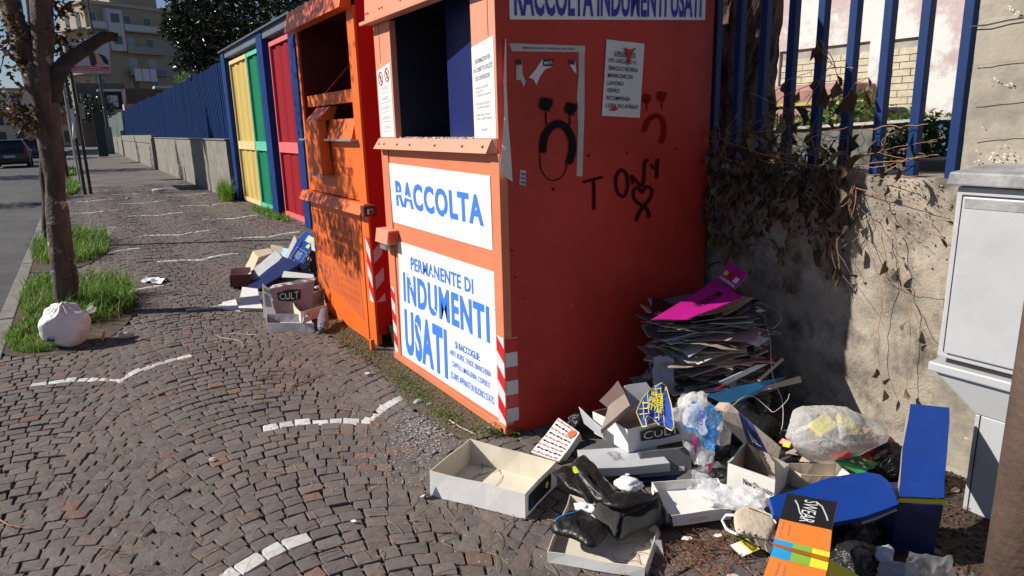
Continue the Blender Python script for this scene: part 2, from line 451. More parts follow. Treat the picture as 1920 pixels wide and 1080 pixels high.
for col in range(-1, 4):
    xc = .55 - .535 + 1.07 * (col - 0) - 0   # crown is at a column border; half arches meet in the middle
    crown = .55 + 1.07 * (col - 1) + .0
    which = None
    k = 0
    y0 = .2
    while y0 < 24:
        # the arch runs from crown-.535 to crown+.535
        amax = math.asin(.535 / RAD)
        ptc = PITCH * (1 + cr.uniform(-.04, .04))
        a = -amax
        shift = .03 * math.sin(y0 * 1.3 + crown) + .015 * math.sin(y0 * 3.1)
        while a < amax - .02:
            st = (cr.uniform(.062, .104)) / RAD
            a2 = min(a + st, amax)
            if amax - a2 < .05: a2 = amax
            def pt(aa, dy):
                aj = aa
                x = crown + RAD * math.sin(aj); yy = y0 + dy + RAD * math.cos(aj) - RAD
                return x + .012 * math.sin(yy * 4), yy + shift
            g = GAP / RAD
            am = (a + a2) / 2
            xm, ym = pt(am, ptc / 2)
            j = lambda: cr.uniform(-.0042, .0042)
            A = pt(a + g, GAP); B = pt(a2 - g, GAP); Cc = pt(a2 - g, ptc - GAP); D = pt(a + g, ptc - GAP)
            # lean the side joints towards the arch radius
            lean = math.sin(am) * ptc * .55
            Cc = (Cc[0] + lean, Cc[1] - abs(lean) * .15); D = (D[0] + lean, D[1] - abs(lean) * .15)
            # which white line does this belong to
            white = False
            colw = 0 if xm < .56 else (1 if xm < 1.63 else 2)
            for wy in WHITE[colw]:
                cen = .015 + 1.07 * colw
                if y0 <= wy < y0 + ptc and abs(xm - cen) < .495:
                    white = True
            if -.66 < xm < 3.02 and not in_pit(xm, ym):
                edge = xm < -.655
                hz = noise.noise(V((xm * 1.1, ym * 1.1, 0))) * .006
                sink = cr.random() < .05
                stones.append(([(p[0] + j(), p[1] + j()) for p in (A, B, Cc, D)], hz - (.008 if sink else 0) + cr.uniform(-.003, .003), tint(white), (xm, ym), white))
            a = a2
        y0 += ptc
print('stones', len(stones))
def stone_geo(pts, z, near):
    cx = sum(p[0] for p in pts) / 4; cy = sum(p[1] for p in pts) / 4
    v = []; f = []
    if near:
        ring = []
        for i in range(4):
            p, q = pts[i], pts[(i + 1) % 4]
            e = cr.uniform(.02, .09)
            ring.append((p[0] + (q[0] - p[0]) * e, p[1] + (q[1] - p[1]) * e))
            mjit = cr.uniform(-.003, .003)
            ring.append(((p[0] + q[0]) / 2 + mjit, (p[1] + q[1]) / 2 + mjit))
            e = 1 - cr.uniform(.02, .09)
            ring.append((p[0] + (q[0] - p[0]) * e, p[1] + (q[1] - p[1]) * e))
    else:
        ring = pts
    N = len(ring); tx = cr.uniform(-.04, .04); ty = cr.uniform(-.04, .04)
    for s_, dz in ((1.0, -.028), (1.0, -.004), (.95, -.0005 if near else 0)):
        for p in ring:
            x = cx + (p[0] - cx) * s_; yy = cy + (p[1] - cy) * s_
            v.append((x, yy, z + dz + ((x - cx) * tx + (yy - cy) * ty if dz > -.02 else 0) + (cr.uniform(-.0012, .0012) if near and dz > -.02 else 0)))
    for b in (0, N):
        for i in range(N):
            f.append((b + i, b + (i + 1) % N, b + N + (i + 1) % N, b + N + i))
    if near:
        v.append((cx + cr.uniform(-.008, .008), cy + cr.uniform(-.008, .008), z + .0015))
        c_ = len(v) - 1
        for i in range(N): f.append((2 * N + i, 2 * N + (i + 1) % N, c_))
    else:
        f.append(tuple(range(2 * N, 3 * N)))
    return v, f
def hidden(px, py):
    # photo regions where other things stand in front of the paving
    if px > 800 and py > 815: return True
    if px > 1240: return True
    if px > 740 and py < 690 + .62 * (px - 745): return True
    return not (-20 < px < 1940 and 0 < py < 1110)
cand = []
for i, s in enumerate(stones):
    px, py, d = proj((s[3][0], s[3][1], 0))
    if d > .3 and not hidden(px, py): cand.append((d, i))
cand.sort()
whites = [i for d, i in cand if stones[i][4]][:26]
single = set(whites) | set(i for d, i in cand[:268])
def tintmesh(me, cols):
    at = me.color_attributes.new('tint', 'FLOAT_COLOR', 'POINT')
    flat = []
    for c in cols: flat += list(c)
    at.data.foreach_set('color', flat)
bigv = []; bigf = []; bigc = []
wv = []; wf = []; wc = []
for i, s in enumerate(stones):
    near = s[3][1] < 6.5
    v, f = stone_geo(s[0], s[1] + .003, near)
    if i in single:
        me = bpy.data.meshes.new('white_cobble' if s[4] else 'cobble')
        c0 = s[3]
        me.from_pydata([(p[0] - c0[0], p[1] - c0[1], p[2]) for p in v], [], f)
        me.materials.append(C['cobble']); tintmesh(me, [s[2]] * len(v))
        o = bpy.data.objects.new('white_cobble' if s[4] else 'cobble', me)
        COL.objects.link(o); o.parent = pavement
        o.location = V((c0[0], c0[1], 0)) - V(pavement.location)
        continue
    tv, tf, tcx = (wv, wf, wc) if s[4] else (bigv, bigf, bigc)
    b = len(tv); tv += v; tf += [tuple(b + q for q in ff) for ff in f]; tcx += [s[2]] * len(v)
# a straight course along the kerb
yy = .2
while yy < 24:
    L = cr.uniform(.075, .1)
    if not in_pit(-.62, yy):
        for xx in (-.655,):
            pts = [(xx, yy + .004), (xx + .05 + cr.uniform(-.006, .006), yy + .004), (xx + .05, yy + L - .004), (xx, yy + L - .004)]
            v, f = stone_geo(pts, .003 + cr.uniform(-.004, .003), False)
            b = len(bigv); bigv += v; bigf += [tuple(b + q for q in ff) for ff in f]; bigc += [tint(False)] * len(v)
    yy += L
for nm, tv, tf, tcx in (('cobbles_far', bigv, bigf, bigc), ('white_cobbles_far', wv, wf, wc)):
    me = bpy.data.meshes.new(nm)
    pl = V(pavement.location)
    me.from_pydata([(p[0] - pl.x, p[1] - pl.y, p[2] - pl.z) for p in tv], [], tf)
    me.materials.append(C['cobble']); tintmesh(me, tcx)
    o = bpy.data.objects.new(nm, me); COL.objects.link(o); o.parent = pavement
    tag(o, kind='stuff')
# beyond 24 m the paving is one sheet with the white arches as thin strips
fp = MB(); fp.poly([(-.655, 23.6, -.003), (3.04, 23.6, -.003), (3.04, 140, -.003), (-.655, 140, -.003)])
tag(fp.build('far_paving', PM('far_porphyry', (.115, .095, .088), .8, .3, 12, .6, 30, dirt=(.2, .165, .13), dscale=1.5, dlo=.5, dhi=.9), pavement), kind='stuff')
fw_ = MB()
for cw in range(3):
    cen = .015 + 1.07 * cw
    for wy in [w_ for w_ in WHITE[cw] if w_ > 24] + [32 + cw + 2.9 * q for q in range(8)]:
        fw_.strip([(cen + dx, wy - (RAD - math.sqrt(max(.05, RAD ** 2 - (.535 - abs(dx)) ** 2))), .002) for dx in (-.5, -.35, -.2, 0, .2, .35, .5)], .07)
tag(fw_.build('white_arch_lines', PM('white_marble', (.55, .53, .5), .6), pavement), kind='stuff')

# ------------------------------------------------------------------ grass
def blades(name, spots, n, h0, h1, w, mt, lean=.5, seed=1, z0=0.0, label=None):
    rr = random.Random(seed); mb = MB()
    for _ in range(n):
        x, y = spots(rr)
        cl_ = noise.noise(V((x * 9, y * 6, seed)))
        if cl_ < -.05 and rr.random() < .75: continue
        h = rr.uniform(h0, h1) * (.75 + .8 * max(0, cl_)); a = rr.uniform(0, 2 * math.pi); ln = rr.uniform(.1, 1) * lean * h
        dx, dy = math.cos(a), math.sin(a)
        b = a + math.pi / 2 + rr.uniform(-.6, .6); wx, wy = math.cos(b) * w / 2, math.sin(b) * w / 2
        prev = None
        for i, t in enumerate((0, .4, .75, 1.0)):
            cx = x + dx * ln * t * t; cy = y + dy * ln * t * t; cz = z0 + h * (t - .35 * t * t * (ln / h))
            k = (1, .85, .55, .06)[i]
            p = mb.vert((cx - wx * k, cy - wy * k, cz)); q = mb.vert((cx + wx * k, cy + wy * k, cz))
            if prev: mb.face((prev[0], prev[1], q, p))
            prev = (p, q)
    o = mb.build(name, mt)
    tag(o, kind='stuff')
    if label: o['label'] = label
    return o
def ellspot(cx, cy, rx, ry, cut=None):
    def f(rr):
        while True:
            a = rr.uniform(0, 2 * math.pi); r_ = math.sqrt(rr.random())
            x = cx + rx * r_ * math.cos(a); y = cy + ry * r_ * math.sin(a)
            if x > -.7 and (cut is None or cut(x, y)): return x, y
    return f
C['straw'] = leaf_mat('straw_blades', (.22, .17, .08), (.42, .36, .18), .7, .2, .2)
blades('dry_grass', ellspot(-.15, 7.3, .42, 1.1), 500, .10, .28, .007, C['straw'], 1.2, 51)
blades('dry_grass', ellspot(-.3, 11.2, .5, 1.6), 500, .10, .3, .008, C['straw'], 1.2, 52)
blades('dry_grass', ellspot(-.5, 6.3, .2, .6), 250, .04, .12, .006, C['straw'], 1.2, 53)
soil = MB()
for i, (cx, cy, rx, ry) in enumerate(((-.33, 7.2, .58, 1.6), (-.42, 11.2, .6, 1.95), (-.5, 24, .38, 3.1))):
    ns = 40
    pts = [(max(-.66, cx + rx * math.cos(2 * math.pi * k / ns)), cy + ry * math.sin(2 * math.pi * k / ns), .004 - .0) for k in range(ns)]
    soil.poly(pts)
tag(soil.build('tree_pit_soil', PM('pit_soil', (.07, .05, .035), .95, .4, 8, .8, 60)), kind='structure')
blades('grass', ellspot(-.10, 7.3, .36, .85), 5200, .10, .28, .009, C['grass'], 1.0, 1, label='long green grass tufts around the front tree trunk')
blades('grass', ellspot(-.43, 6.35, .24, .60), 3000, .03, .10, .009, C['grass'], .7, 2, label='short green grass beside the white rubbish bag')
blades('grass', ellspot(-.52, 7.9, .14, .95), 900, .08, .2, .010, C['grass'], .7, 9)
blades('grass', ellspot(-.28, 11.2, .48, 1.5), 5200, .09, .28, .010, C['grass'], 1.0, 3, label='long green grass around the second tree')
blades('grass', ellspot(-.5, 24, .4, 3), 2500, .1, .3, .02, C['grass'], .7, 4)
blades('grass', ellspot(-.55, 34, .4, 3), 1500, .1, .3, .03, C['grass'], .7, 5)
blades('weeds', ellspot(2.68, 16.6, .14, .55), 1400, .2, .55, .012, C['grass'], .5, 6, label='green weeds at the foot of the concrete wall end')
blades('weeds', ellspot(2.82, 13.0, .16, 1.3), 1500, .05, .14, .012, C['grass'], .8, 7, label='low green weeds along the gate threshold')
# scruffy strip along the foot of the bins
blades('weeds', lambda rr: (1.49 + rr.gauss(0, .05) - .03, rr.uniform(2.85, 5.6)), 1500, .010, .045, .005, C['weed'], 1.3, 8, label='sparse weeds along the foot of the clothes bins')
def clods(name, fn, n, s0, s1, mt, seed, label=None, flat=.5, z=.0):
    rr = random.Random(seed); mb = MB()
    for _ in range(n):
        x, y = fn(rr); s = rr.uniform(s0, s1)
        b = [(x + s * math.cos(a) * rr.uniform(.7, 1.2), y + s * math.sin(a) * rr.uniform(.7, 1.2), z) for a in (0, 1.26, 2.5, 3.77, 5.0)]
        t = [(x + (p[0] - x) * .55, y + (p[1] - y) * .55, z + s * flat * rr.uniform(.6, 1.2)) for p in b]
        k = len(mb.v); mb.v += b + t
        for i in range(5): mb.face((k + i, k + (i + 1) % 5, k + 5 + (i + 1) % 5, k + 5 + i))
        mb.face(tuple(range(k + 5, k + 10)))
    o = mb.build(name, mt); tag(o, kind='stuff')
    if label: o['label'] = label
    return o
strip_ = MB(); pts = []
for i in range(40):
    t = i / 39; yy = 2.75 + t * 3.0
    pts.append((1.40 - .05 * math.sin(9 * t) + .02 * cr.random(), yy, .0085))
strip_.poly(pts + [(1.62, 5.75, .0085), (1.62, 2.75, .0085)])
tag(strip_.build('bin_strip_soil', PM('strip_soil', (.10, .075, .045), .95, .4, 25, 1, 90, dirt=(.08, .10, .03), dscale=9)), kind='structure')
clods('soil_crumbs', lambda rr: (1.50 + rr.gauss(0, .05), rr.uniform(2.75, 5.7)), 1500, .003, .012, PM('crumb', (.12, .085, .05), .95, .5, 30), 21, 'dry soil crumbs along the foot of the bins', .6, .008)
clods('mortar_debris', lambda rr: (1.28 + rr.gauss(0, .07), 2.98 + rr.gauss(0, .13)), 420, .002, .007, PM('mortar', (.38, .36, .34), .95, .2, 30), 22, 'white crumbs of broken mortar beside the bin corner', .5, .006)
clods('mortar_debris', lambda rr: (1.08 + rr.gauss(0, .10), 2.75 + rr.gauss(0, .14)), 350, .001, .004, PM('mortar', (.5, .48, .45), .95, .2, 30), 23, 'white mortar dust scattered on the cobbles', .4, .006)
clods('grit', lambda rr: (rr.uniform(-.6, 1.9), 1 + rr.random() ** 1.6 * 6), 2200, .001, .0045, PM('grit', (.45, .4, .34), .95, .3, 30), 24, 'pale grit in the cobble joints', .6, .004)

# pine needles and twigs on the paving
rr = random.Random(31); nb_ = MB()
for _ in range(800):
    x = rr.uniform(-.6, 1.5) if rr.random() < .5 else rr.gauss(1.1, .3); y = 1.0 + rr.random() ** 1.3 * 8
    if x > 1.45: continue
    a = rr.uniform(0, 6.3); L = rr.uniform(.04, .13); cv = rr.uniform(-.5, .5)
    pts = [(x + math.cos(a + cv * t) * L * t, y + math.sin(a + cv * t) * L * t, .010 + .006 * math.sin(3 * t)) for t in (0, .33, .66, 1)]
    nb_.tube(pts, .0009 + rr.random() * .0007, 3, cap=False)
tag(nb_.build('pine_needles', C['needle']), 'dry brown pine needles scattered over the cobbles', kind='stuff')
def twig(label, pts, r0, mt=None, name='twig', cat='twig', group=None, sub=True):
    mb = MB(); P = []
    for i in range(len(pts) - 1):
        a, b = V(pts[i]), V(pts[i + 1])
        for k in range(4): P.append(a.lerp(b, k / 4))
    P.append(V(pts[-1]))
    mb.tube(P, [r0 * (1 - .6 * i / len(P)) for i in range(len(P))], 6, wob=.2, seed=len(label))
    return tag(mb.build(name, mt or C['twig'], smooth=True), label, cat, group)
twig('pale orange twig lying on the cobbles in front of the orange bin', [U(545, 723, .012), U(575, 712, .016), U(606, 698, .014)], .006)
twig('thin curved dry twig at the left edge of the cobbles', [U(0, 975, .012), U(18, 985, .02), U(65, 992, .012)], .0032)
twig('small forked dry twig near the lower left corner', [U(108, 925, .012), U(118, 900, .02), U(130, 918, .012)], .0028)
twig('short pale stick lying by the mortar crumbs', [U(843, 788, .012), U(862, 800, .014), U(893, 815, .012)], .0032, PM('pale_stick', (.6, .57, .5), .8))
twig('dark forked twig on the cobbles below the beige shoe', [U(1305, 1037, .012), U(1340, 1030, .02), U(1385, 1034, .012)], .004, C['bark_dark'])
# ------------------------------------------------------------------ clothes bin, salmon and red
def FX(X, y0, y1, z0, z1):
    """quad on a plane x = X that faces the street: left edge is far (y1), right edge near (y0)"""
    return [V((X, y1, z0)), V((X, y0, z0)), V((X, y0, z1)), V((X, y1, z1))]
def SY(Y, x0, x1, z0, z1):
    return [V((x0, Y, z0)), V((x1, Y, z0)), V((x1, Y, z1)), V((x0, Y, z1))]
b1 = thing('clothes_bin', 'large faded red clothes bin with white RACCOLTA boards, nearest to the camera', 'clothes bin', (2.26, 3.42, 0), 'clothes collection bins')
NY, FY, BX, TZ = 2.705, 4.135, 2.93, 2.65
g = MB()
g.box(1.602, BX, NY, NY + .02, .035, TZ)            # near side
g.build('side_panel', C['binred'], b1)
g = MB(); g.box(1.602, BX, FY - .02, FY, .035, TZ); g.build('side_panel', C['binred'], b1)
g = MB(); g.box(BX - .02, BX - .001, NY + .021, FY - .021, .035, TZ); g.build('back_panel', C['binred'], b1)
g = MB(); g.box(1.55, BX + .01, NY - .01, FY + .01, TZ + .001, TZ + .03); g.build('roof', C['salmon'], b1)
g = MB(); g.box(1.63, BX - .03, NY + .022, FY - .022, .04, .06); g.build('floor_panel', C['binred'], b1)
# base rail, posts
g = MB(); g.box(1.590, 1.625, NY + .001, FY, .012, .055); g.build('base_rail', C['salmon_lo'], b1, bevel=.003)
g = MB(); g.box(1.602, BX, NY + .002, NY + .03, .004, .034); g.build('base_rail', C['binred'], b1)
g = MB(); g.box(1.596, 1.64, NY - .002, 2.782, .056, 1.372); g.build('corner_post', C['salmon_lo'], b1, bevel=.003)
g = MB(); g.box(1.596, 1.64, 4.028, FY - .001, .056, 1.372); g.build('corner_post', C['salmon_lo'], b1, bevel=.003)
# door with two white boards
g = MB(); g.box(1.603, 1.63, 2.786, 4.024, .057, 1.372); door = g.build('door', C['salmon_lo'], b1, bevel=.002)
q1 = [V((1.6, 4.016, .929)), V((1.6, 2.791, .921)), V((1.6, 2.794, 1.270)), V((1.6, 4.026, 1.289))]
g = MB(); g.slab([p - V((.0015, 0, 0)) for p in q1], .004); brd = g.build('sign_board', C['white'], door)
q1 = [p - V((.0015, 0, 0)) for p in q1]
t = MB(); put_text(t, 'RACCOLTA', q1, .065, .94, .30, .73, .002, .034, 0, 0, 1.12)
t.build('lettering', C['ink_blue'], door)
# bolts and stencil bridges
for (ua, va, ub, vb) in ((.065, .50, .14, .525), (.155, .50, .25, .47), (.60, .335, .66, .30), (.85, .70, .852, .56)):
    a = bil(q1, ua, va); b = bil(q1, ub, vb); w_ = V((0, 0, .007))
    s_ = MB(); s_.poly([a - w_ + V((-.003, 0, 0)), b - w_ + V((-.003, 0, 0)), b + w_ + V((-.003, 0, 0)), a + w_ + V((-.003, 0, 0))]); s_.build('stencil_gap', C['white'], door)
q2 = [V((1.5985, 4.014, .064)), V((1.5985, 2.783, .073)), V((1.5985, 2.785, .818)), V((1.5985, 3.96, .816))]
g = MB(); g.slab(q2, .004); g.build('sign_board', C['white'], door)
t = MB()
put_text(t, 'PERMANENTE DI', q2, .16, .82, .80, .905, .002, .024, 0, 0, 1.1)
put_text(t, 'INDUMENTI', q2, .055, .95, .50, .755, .002, .036, 0, 0, 1.14)
put_text(t, 'USATI', q2, .055, .545, .04, .445, .002, .042, 0, 0, 1.15)
put_text(t, 'SI RACCOGLIE:', q2, .63, .86, .335, .39, .002, .02)
put_text(t, 'ABITI, BORSE, TENDE, BIANCHERIA', q2, .575, .95, .255, .305, .002, .01)
put_text(t, 'CAPPELLI, MAGLIERIA, COPERTE', q2, .59, .94, .17, .22, .002, .01)
put_text(t, 'SCARPE APPAIATE IN BUONO STATO', q2, .575, .97, .075, .13, .002, .01)
t.build('lettering', C['ink_blue'], door)
for (u, v, l) in ((.40, .84, .05), (.43, .80, .03), (.11, .735, .04), (.145, .66, .02), (.42, .55, .03), (.2, .36, .03)):
    a = bil(q2, u, v) + V((-.003, 0, 0)); s_ = MB(); s_.poly([a, a + V((0, -l, -.01)), a + V((0, -l, .002)), a + V((0, 0, .012))]); s_.build('stencil_gap', C['white'], door)
# ledge under the opening
g = MB()
g.hexa([(1.60, 2.715, 1.374), (1.545, 2.735, 1.374), (1.545, 4.135, 1.374), (1.60, 4.135, 1.374)][::1],
       [(1.60, 2.715, 1.437), (1.578, 2.735, 1.437), (1.578, 4.11, 1.437), (1.60, 4.11, 1.437)])
led = g.build('ledge', C['salmon'], b1, bevel=.002)
g = MB()
for yy in (2.78, 2.98, 3.28, 3.6, 3.78, 3.98, 4.06):
    g.tube([(1.563, yy, 1.405), (1.553, yy, 1.402)], .005, 8)
g.build('rivet', C['binred'], led)
# frame strips, header
g = MB(); g.box(1.598, 1.635, NY + .001, 2.925, 1.438, 2.088); sr = g.build('front_strip', C['salmon'], b1, bevel=.002)
g = MB(); g.box(1.598, 1.635, 3.885, FY - .001, 1.438, 2.088); sl = g.build('front_strip', C['salmon'], b1, bevel=.002)
g = MB()
g.hexa([(1.55, 2.70, 2.09), (1.60, 2.70, 2.09), (1.60, 4.14, 2.09), (1.55, 4.14, 2.09)],
       [(1.575, 2.70, TZ - .01), (1.60, 2.70, TZ - .01), (1.60, 4.14, TZ - .01), (1.575, 4.14, TZ - .01)])
g.build('header', C['salmon'], b1, bevel=.002)
g = MB(); g.box(1.525, 1.549, 2.70, 4.17, 2.088, 2.108); g.build('header_lip', C['salmon'], b1, bevel=.002)
g = MB()
for yy in (2.8, 3.0, 3.6, 3.86, 3.9, 4.08, 4.11):
    g.tube([(1.56, yy, 2.15), (1.548, yy, 2.15)], .006, 8)
g.build('rivet', C['binred'], b1)
# seams on the strips
g = MB(); g.box(1.5965, 1.5978, 2.765, 2.768, 1.88, 2.085); g.build('seam', C['bininside'], sr)
g = MB(); g.box(1.5965, 1.5978, 4.045, 4.048, 1.87, 2.085); g.build('seam', C['bininside'], sl)
# opening: dark box, blue drum door
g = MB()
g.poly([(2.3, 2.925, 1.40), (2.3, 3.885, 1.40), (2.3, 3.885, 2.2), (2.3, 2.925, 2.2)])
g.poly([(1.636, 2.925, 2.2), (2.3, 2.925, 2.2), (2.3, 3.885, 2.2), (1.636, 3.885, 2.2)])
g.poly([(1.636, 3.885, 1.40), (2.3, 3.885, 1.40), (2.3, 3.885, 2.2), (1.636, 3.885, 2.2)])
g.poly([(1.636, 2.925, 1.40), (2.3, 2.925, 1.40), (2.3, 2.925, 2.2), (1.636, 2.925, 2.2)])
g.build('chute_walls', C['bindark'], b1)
g = MB(); g.box(1.60, 2.3, 2.926, 3.884, 1.425, 1.436); g.build('chute_sill', C['galv'], b1)
g = MB(); g.hexa([(1.70, 2.93, 1.437), (1.72, 2.93, 1.437), (1.84, 3.62, 1.437), (1.82, 3.62, 1.437)],
                 [(1.70, 2.93, 2.19), (1.72, 2.93, 2.19), (1.84, 3.62, 2.19), (1.82, 3.62, 2.19)])
g.build('drum_door', C['binblue'], b1, bevel=.002)
clods('sill_gravel', lambda r_: (r_.uniform(1.61, 1.68), r_.uniform(2.93, 3.88) if r_.random() < .7 else r_.uniform(2.93, 3.3)), 260, .003, .010, C['oldpaper'], 5, 'grey grit on the sill of the bin opening', .8, 1.436)
# instructions
qa = FX(1.5965, 2.722, 2.922, 1.44, 1.845); qa[0] += V((0, 0, 0)); qa[2].z = 1.875
g = MB(); g.slab(qa, .001); ins = g.build('instruction_sheet', C['white'], sr)
t = MB()
for s, v, h, a, b in (('INFORMAZIONI PER', .80, .05, .15, .85), ('UN CORRETTO UTILIZZO', .71, .05, .06, .94), ('DEI CONTENITORI', .62, .05, .15, .80)):
    put_text(t, s, qa, a, b, v, v + h, .0012, .012)
for s, v, a, b in (('1. PONETE GLI INDUMENTI', .53, .08, .72), ('IN SACCHETTI', .49, .16, .50), ('CHIUDETELI CON CURA PRIMA', .45, .16, .85), ('2. POSIZIONARE IL SACCHETTO', .36, .08, .80), ('NEL CASSETTO BASCULANTE', .32, .16, .75),
                   ('3. GIRARE VERSO SINISTRA E', .24, .08, .78), ('VERSO IL CASSETTO MANIGLIE', .20, .16, .86), ('GRAZIE!', .08, .35, .62)):
    put_text(t, s, qa, a, b, v, v + .026, .0012, .0)
t.build('print', C['ink_grey'], sr)
qb = FX(1.5965, 3.905, 4.115, 1.445, 1.83); qb[2].z = 1.865
g = MB(); g.slab(qb, .001); g.build('instruction_sheet', C['white'], sl)
t = MB(); r_ = MB()
for cu in (.26, .74):
    c = bil(qb, cu, .86) + V((-.0025, 0, 0)); Rr = .035; N = 20
    for k in range(N):
        a0, a1 = 2 * math.pi * k / N, 2 * math.pi * (k + 1) / N
        r_.poly([c + V((0, math.cos(a) * rr_, math.sin(a) * rr_ * 1.15)) for a, rr_ in ((a0, Rr * .82), (a1, Rr * .82), (a1, Rr), (a0, Rr))])
    r_.poly([c + V((0, .026, .026)), c + V((0, .020, .030)), c + V((0, -.026, -.026)), c + V((0, -.020, -.030))])
    t.poly([c + V((0, .005, -.022)), c + V((0, -.010, -.018)), c + V((0, -.004, .016)), c + V((0, .004, .022))])
    t.poly([c + V((0, .012, .0)), c + V((0, .012, .005)), c + V((0, -.012, .012)), c + V((0, -.012, .006))])
lr = random.Random(4)
for i in range(15):
    v = .72 - i * .046 - (.02 if i % 3 == 0 else 0); L = lr.uniform(.35, .85)
    s = ''.join(lr.choice('aeionrstlc ') for _ in range(26))
    put_text(t, s, qb, .5 - L / 2, .5 + L / 2, v, v + .02, .0012, 0)
t.build('print', C['ink_grey'], sl); r_.build('prohibition_ring', C['ink_red'], sl)
# lock housing
g = MB(); g.hexa([(1.52, 3.95, .80), (1.60, 3.95, .80), (1.60, 4.15, .80), (1.52, 4.15, .80)],
                 [(1.535, 3.95, .885), (1.60, 3.95, .885), (1.60, 4.15, .885), (1.535, 4.15, .885)])
lk = g.build('lock_housing', C['salmon'], b1, bevel=.003)
g = MB(); g.box(1.54, 1.59, 3.9475, 3.949, .805, .875); g.build('lock_hollow', C['binred'], lk)
g = MB(); g.box(1.54, 1.58, 4.03, 4.12, .755, .799); g.build('padlock', C['galv'], lk, bevel=.004)
# striped reflective strips
def stripes(parent, corner_fn, u0, u1, v0, v1, n, slope, first=0, nm='warning_stripe'):
    g = MB(); H = (v1 - v0) / n
    for i in range(-2, n + 2):
        lo0, hi0 = v0 + i * H, v0 + (i + 1) * H
        pts = []
        for (u, v) in ((u0, lo0), (u1, lo0 + slope), (u1, hi0 + slope), (u0, hi0)):
            pts.append((u, min(v1, max(v0, v))))
        if abs(pts[0][1] - pts[3][1]) < 1e-6 and abs(pts[1][1] - pts[2][1]) < 1e-6: continue
        g.poly([corner_fn(u, v) for u, v in pts], (i + first) % 2)
    return g.build(nm, [C['stripe_red'], C['stripe_white']], parent)
stripes(b1, lambda u, v: V((1.5945, u, v)), 2.775, 2.706, .06, .51, 6, -.055, 1)
stripes(b1, lambda u, v: V((u, NY - .0025, v)), 1.600, 1.668, .075, .505, 6, -.004, 1)
stripes(b1, lambda u, v: V((1.5945, u, v)), 4.125, 4.068, .06, .50, 6, -.04, 1)
# near side: label, torn posters, notice, spray paint
q3 = [V((1.672, NY - .0015, 1.942)), V((2.862, NY - .0015, 2.0)), V((2.862, NY - .0015, 2.19)), V((1.672, NY - .0015, 2.16))]
g = MB(); g.poly(q3); g.build('side_sign', C['white'], b1)
t = MB(); put_text(t, 'RACCOLTA INDUMENTI USATI', q3, .02, .975, .06, .86, .002, .03); t.build('lettering', C['ink_navy'], b1)
def onside(px, py, off=.002):
    p = UY(px, py, NY - off); return p
def sidepoly(name, pts, mt, off=.002):
    g = MB(); g.poly([onside(x, y, off) for x, y in pts]); return g.build(name, mt, b1)
sidepoly('poster_scrap', [(954, 81), (1097, 86), (1097, 98), (960, 96)], C['oldpaper'])
sidepoly('poster_scrap', [(1085, 98), (1096, 98), (1096, 200), (1092, 331), (1081, 330), (1084, 240), (1082, 180), (1085, 140)], C['oldpaper'])
sidepoly('poster_scrap', [(968, 111), (978, 111), (980, 140), (986, 152), (982, 163), (976, 150), (968, 150)], C['oldpaper'], .003)
sidepoly('poster_scrap', [(1017, 111), (1038, 110), (1037, 124), (1022, 130), (1012, 144), (1006, 160), (1000, 148), (991, 146), (1003, 132)], C['paper'], .003)
sidepoly('poster_print', [(1018, 111), (1039, 110), (1037, 124), (1018, 124)], C['ink_black'], .004)
sidepoly('poster_print', [(968, 111), (978, 111), (978, 121), (968, 122)], C['ink_black'], .004)
sidepoly('poster_scrap', [(1066, 112), (1078, 113), (1081, 138), (1076, 134), (1070, 124)], C['paper'], .003)
sidepoly('poster_print', [(1066, 112), (1078, 113), (1077, 122), (1068, 120)], C['ink_black'], .004)
sidepoly('poster_scrap', [(975, 318), (986, 320), (986, 348), (974, 346)], C['oldpaper'], .003)
t = MB()
q = [onside(1018, 122, .004), onside(1037, 121, .004), onside(1037, 113, .004), onside(1018, 114, .004)]
put_text(t, 'MITI', q, .12, .9, .1, .8, .001, .02); t.build('lettering', C['paper'], b1)
t = MB()
q = [onside(975, 346, .003), onside(986, 347, .003), onside(986, 321, .003), onside(975, 319, .003)]
for v in (.1, .4, .7): put_rect(t, q, .15, .9, v, v + .12)
q = [onside(956, 95, .002), onside(1096, 97, .002), onside(1096, 87, .002), onside(956, 82, .002)]
put_text(t, 'AMMINISTRAZIONE COMUNALE E AREE VERDI', q, .15, .85, .3, .62, .001, .01)
t.build('poster_print', C['ink_navy'], b1)
# curling left edge of the torn poster
g = MB(); L_ = [(947, 72), (944, 150), (945, 220), (941, 270), (938, 325)]; R_ = [(949, 73), (950, 160), (953, 230), (958, 290), (961, 341)]
for i in range(4):
    a, b, c, d = onside(*L_[i], .022), onside(*R_[i], .004), onside(*R_[i + 1], .004), onside(*L_[i + 1], .03)
    g.poly([a, b, c, d])
g.build('poster_flap', C['paper'], b1, smooth=True)
# notice
NQ = [onside(1128, 217, .0025), onside(1199, 221, .0025), onside(1208, 82, .0025), onside(1137, 74, .0025)]
g = MB(); n_ = 6
for i in range(n_):
    for j in range(n_):
        def wp(u, v): return bil(NQ, u, v) + V((0, -.004 * (.5 + noise.noise(V((u * 4, v * 6, 2)))) , 0))
        g.poly([wp(i / n_, j / n_), wp((i + 1) / n_, j / n_), wp((i + 1) / n_, (j + 1) / n_), wp(i / n_, (j + 1) / n_)])
g.build('paper_notice', C['paper'], b1, smooth=True)
t = MB(); v = .865
for i, (s, w) in enumerate((('URGENTE', .55), ('HO LASCIATO X', .72), ('SBAGLIO BORSA', .78), ('MARRONE DA', .66), ('LAVORO', .42), ('OFFRO', .32), ('RICOMPENSA', .62), ('LUISA 333 6590667', .85))):
    a = .22 if i == 0 else .08
    put_text(t, s, NQ, a, a + w, v - i * .099 - .055, v - i * .099, .006, .012)
put_rect(t, NQ, .2, .78, .795, .803, .006)
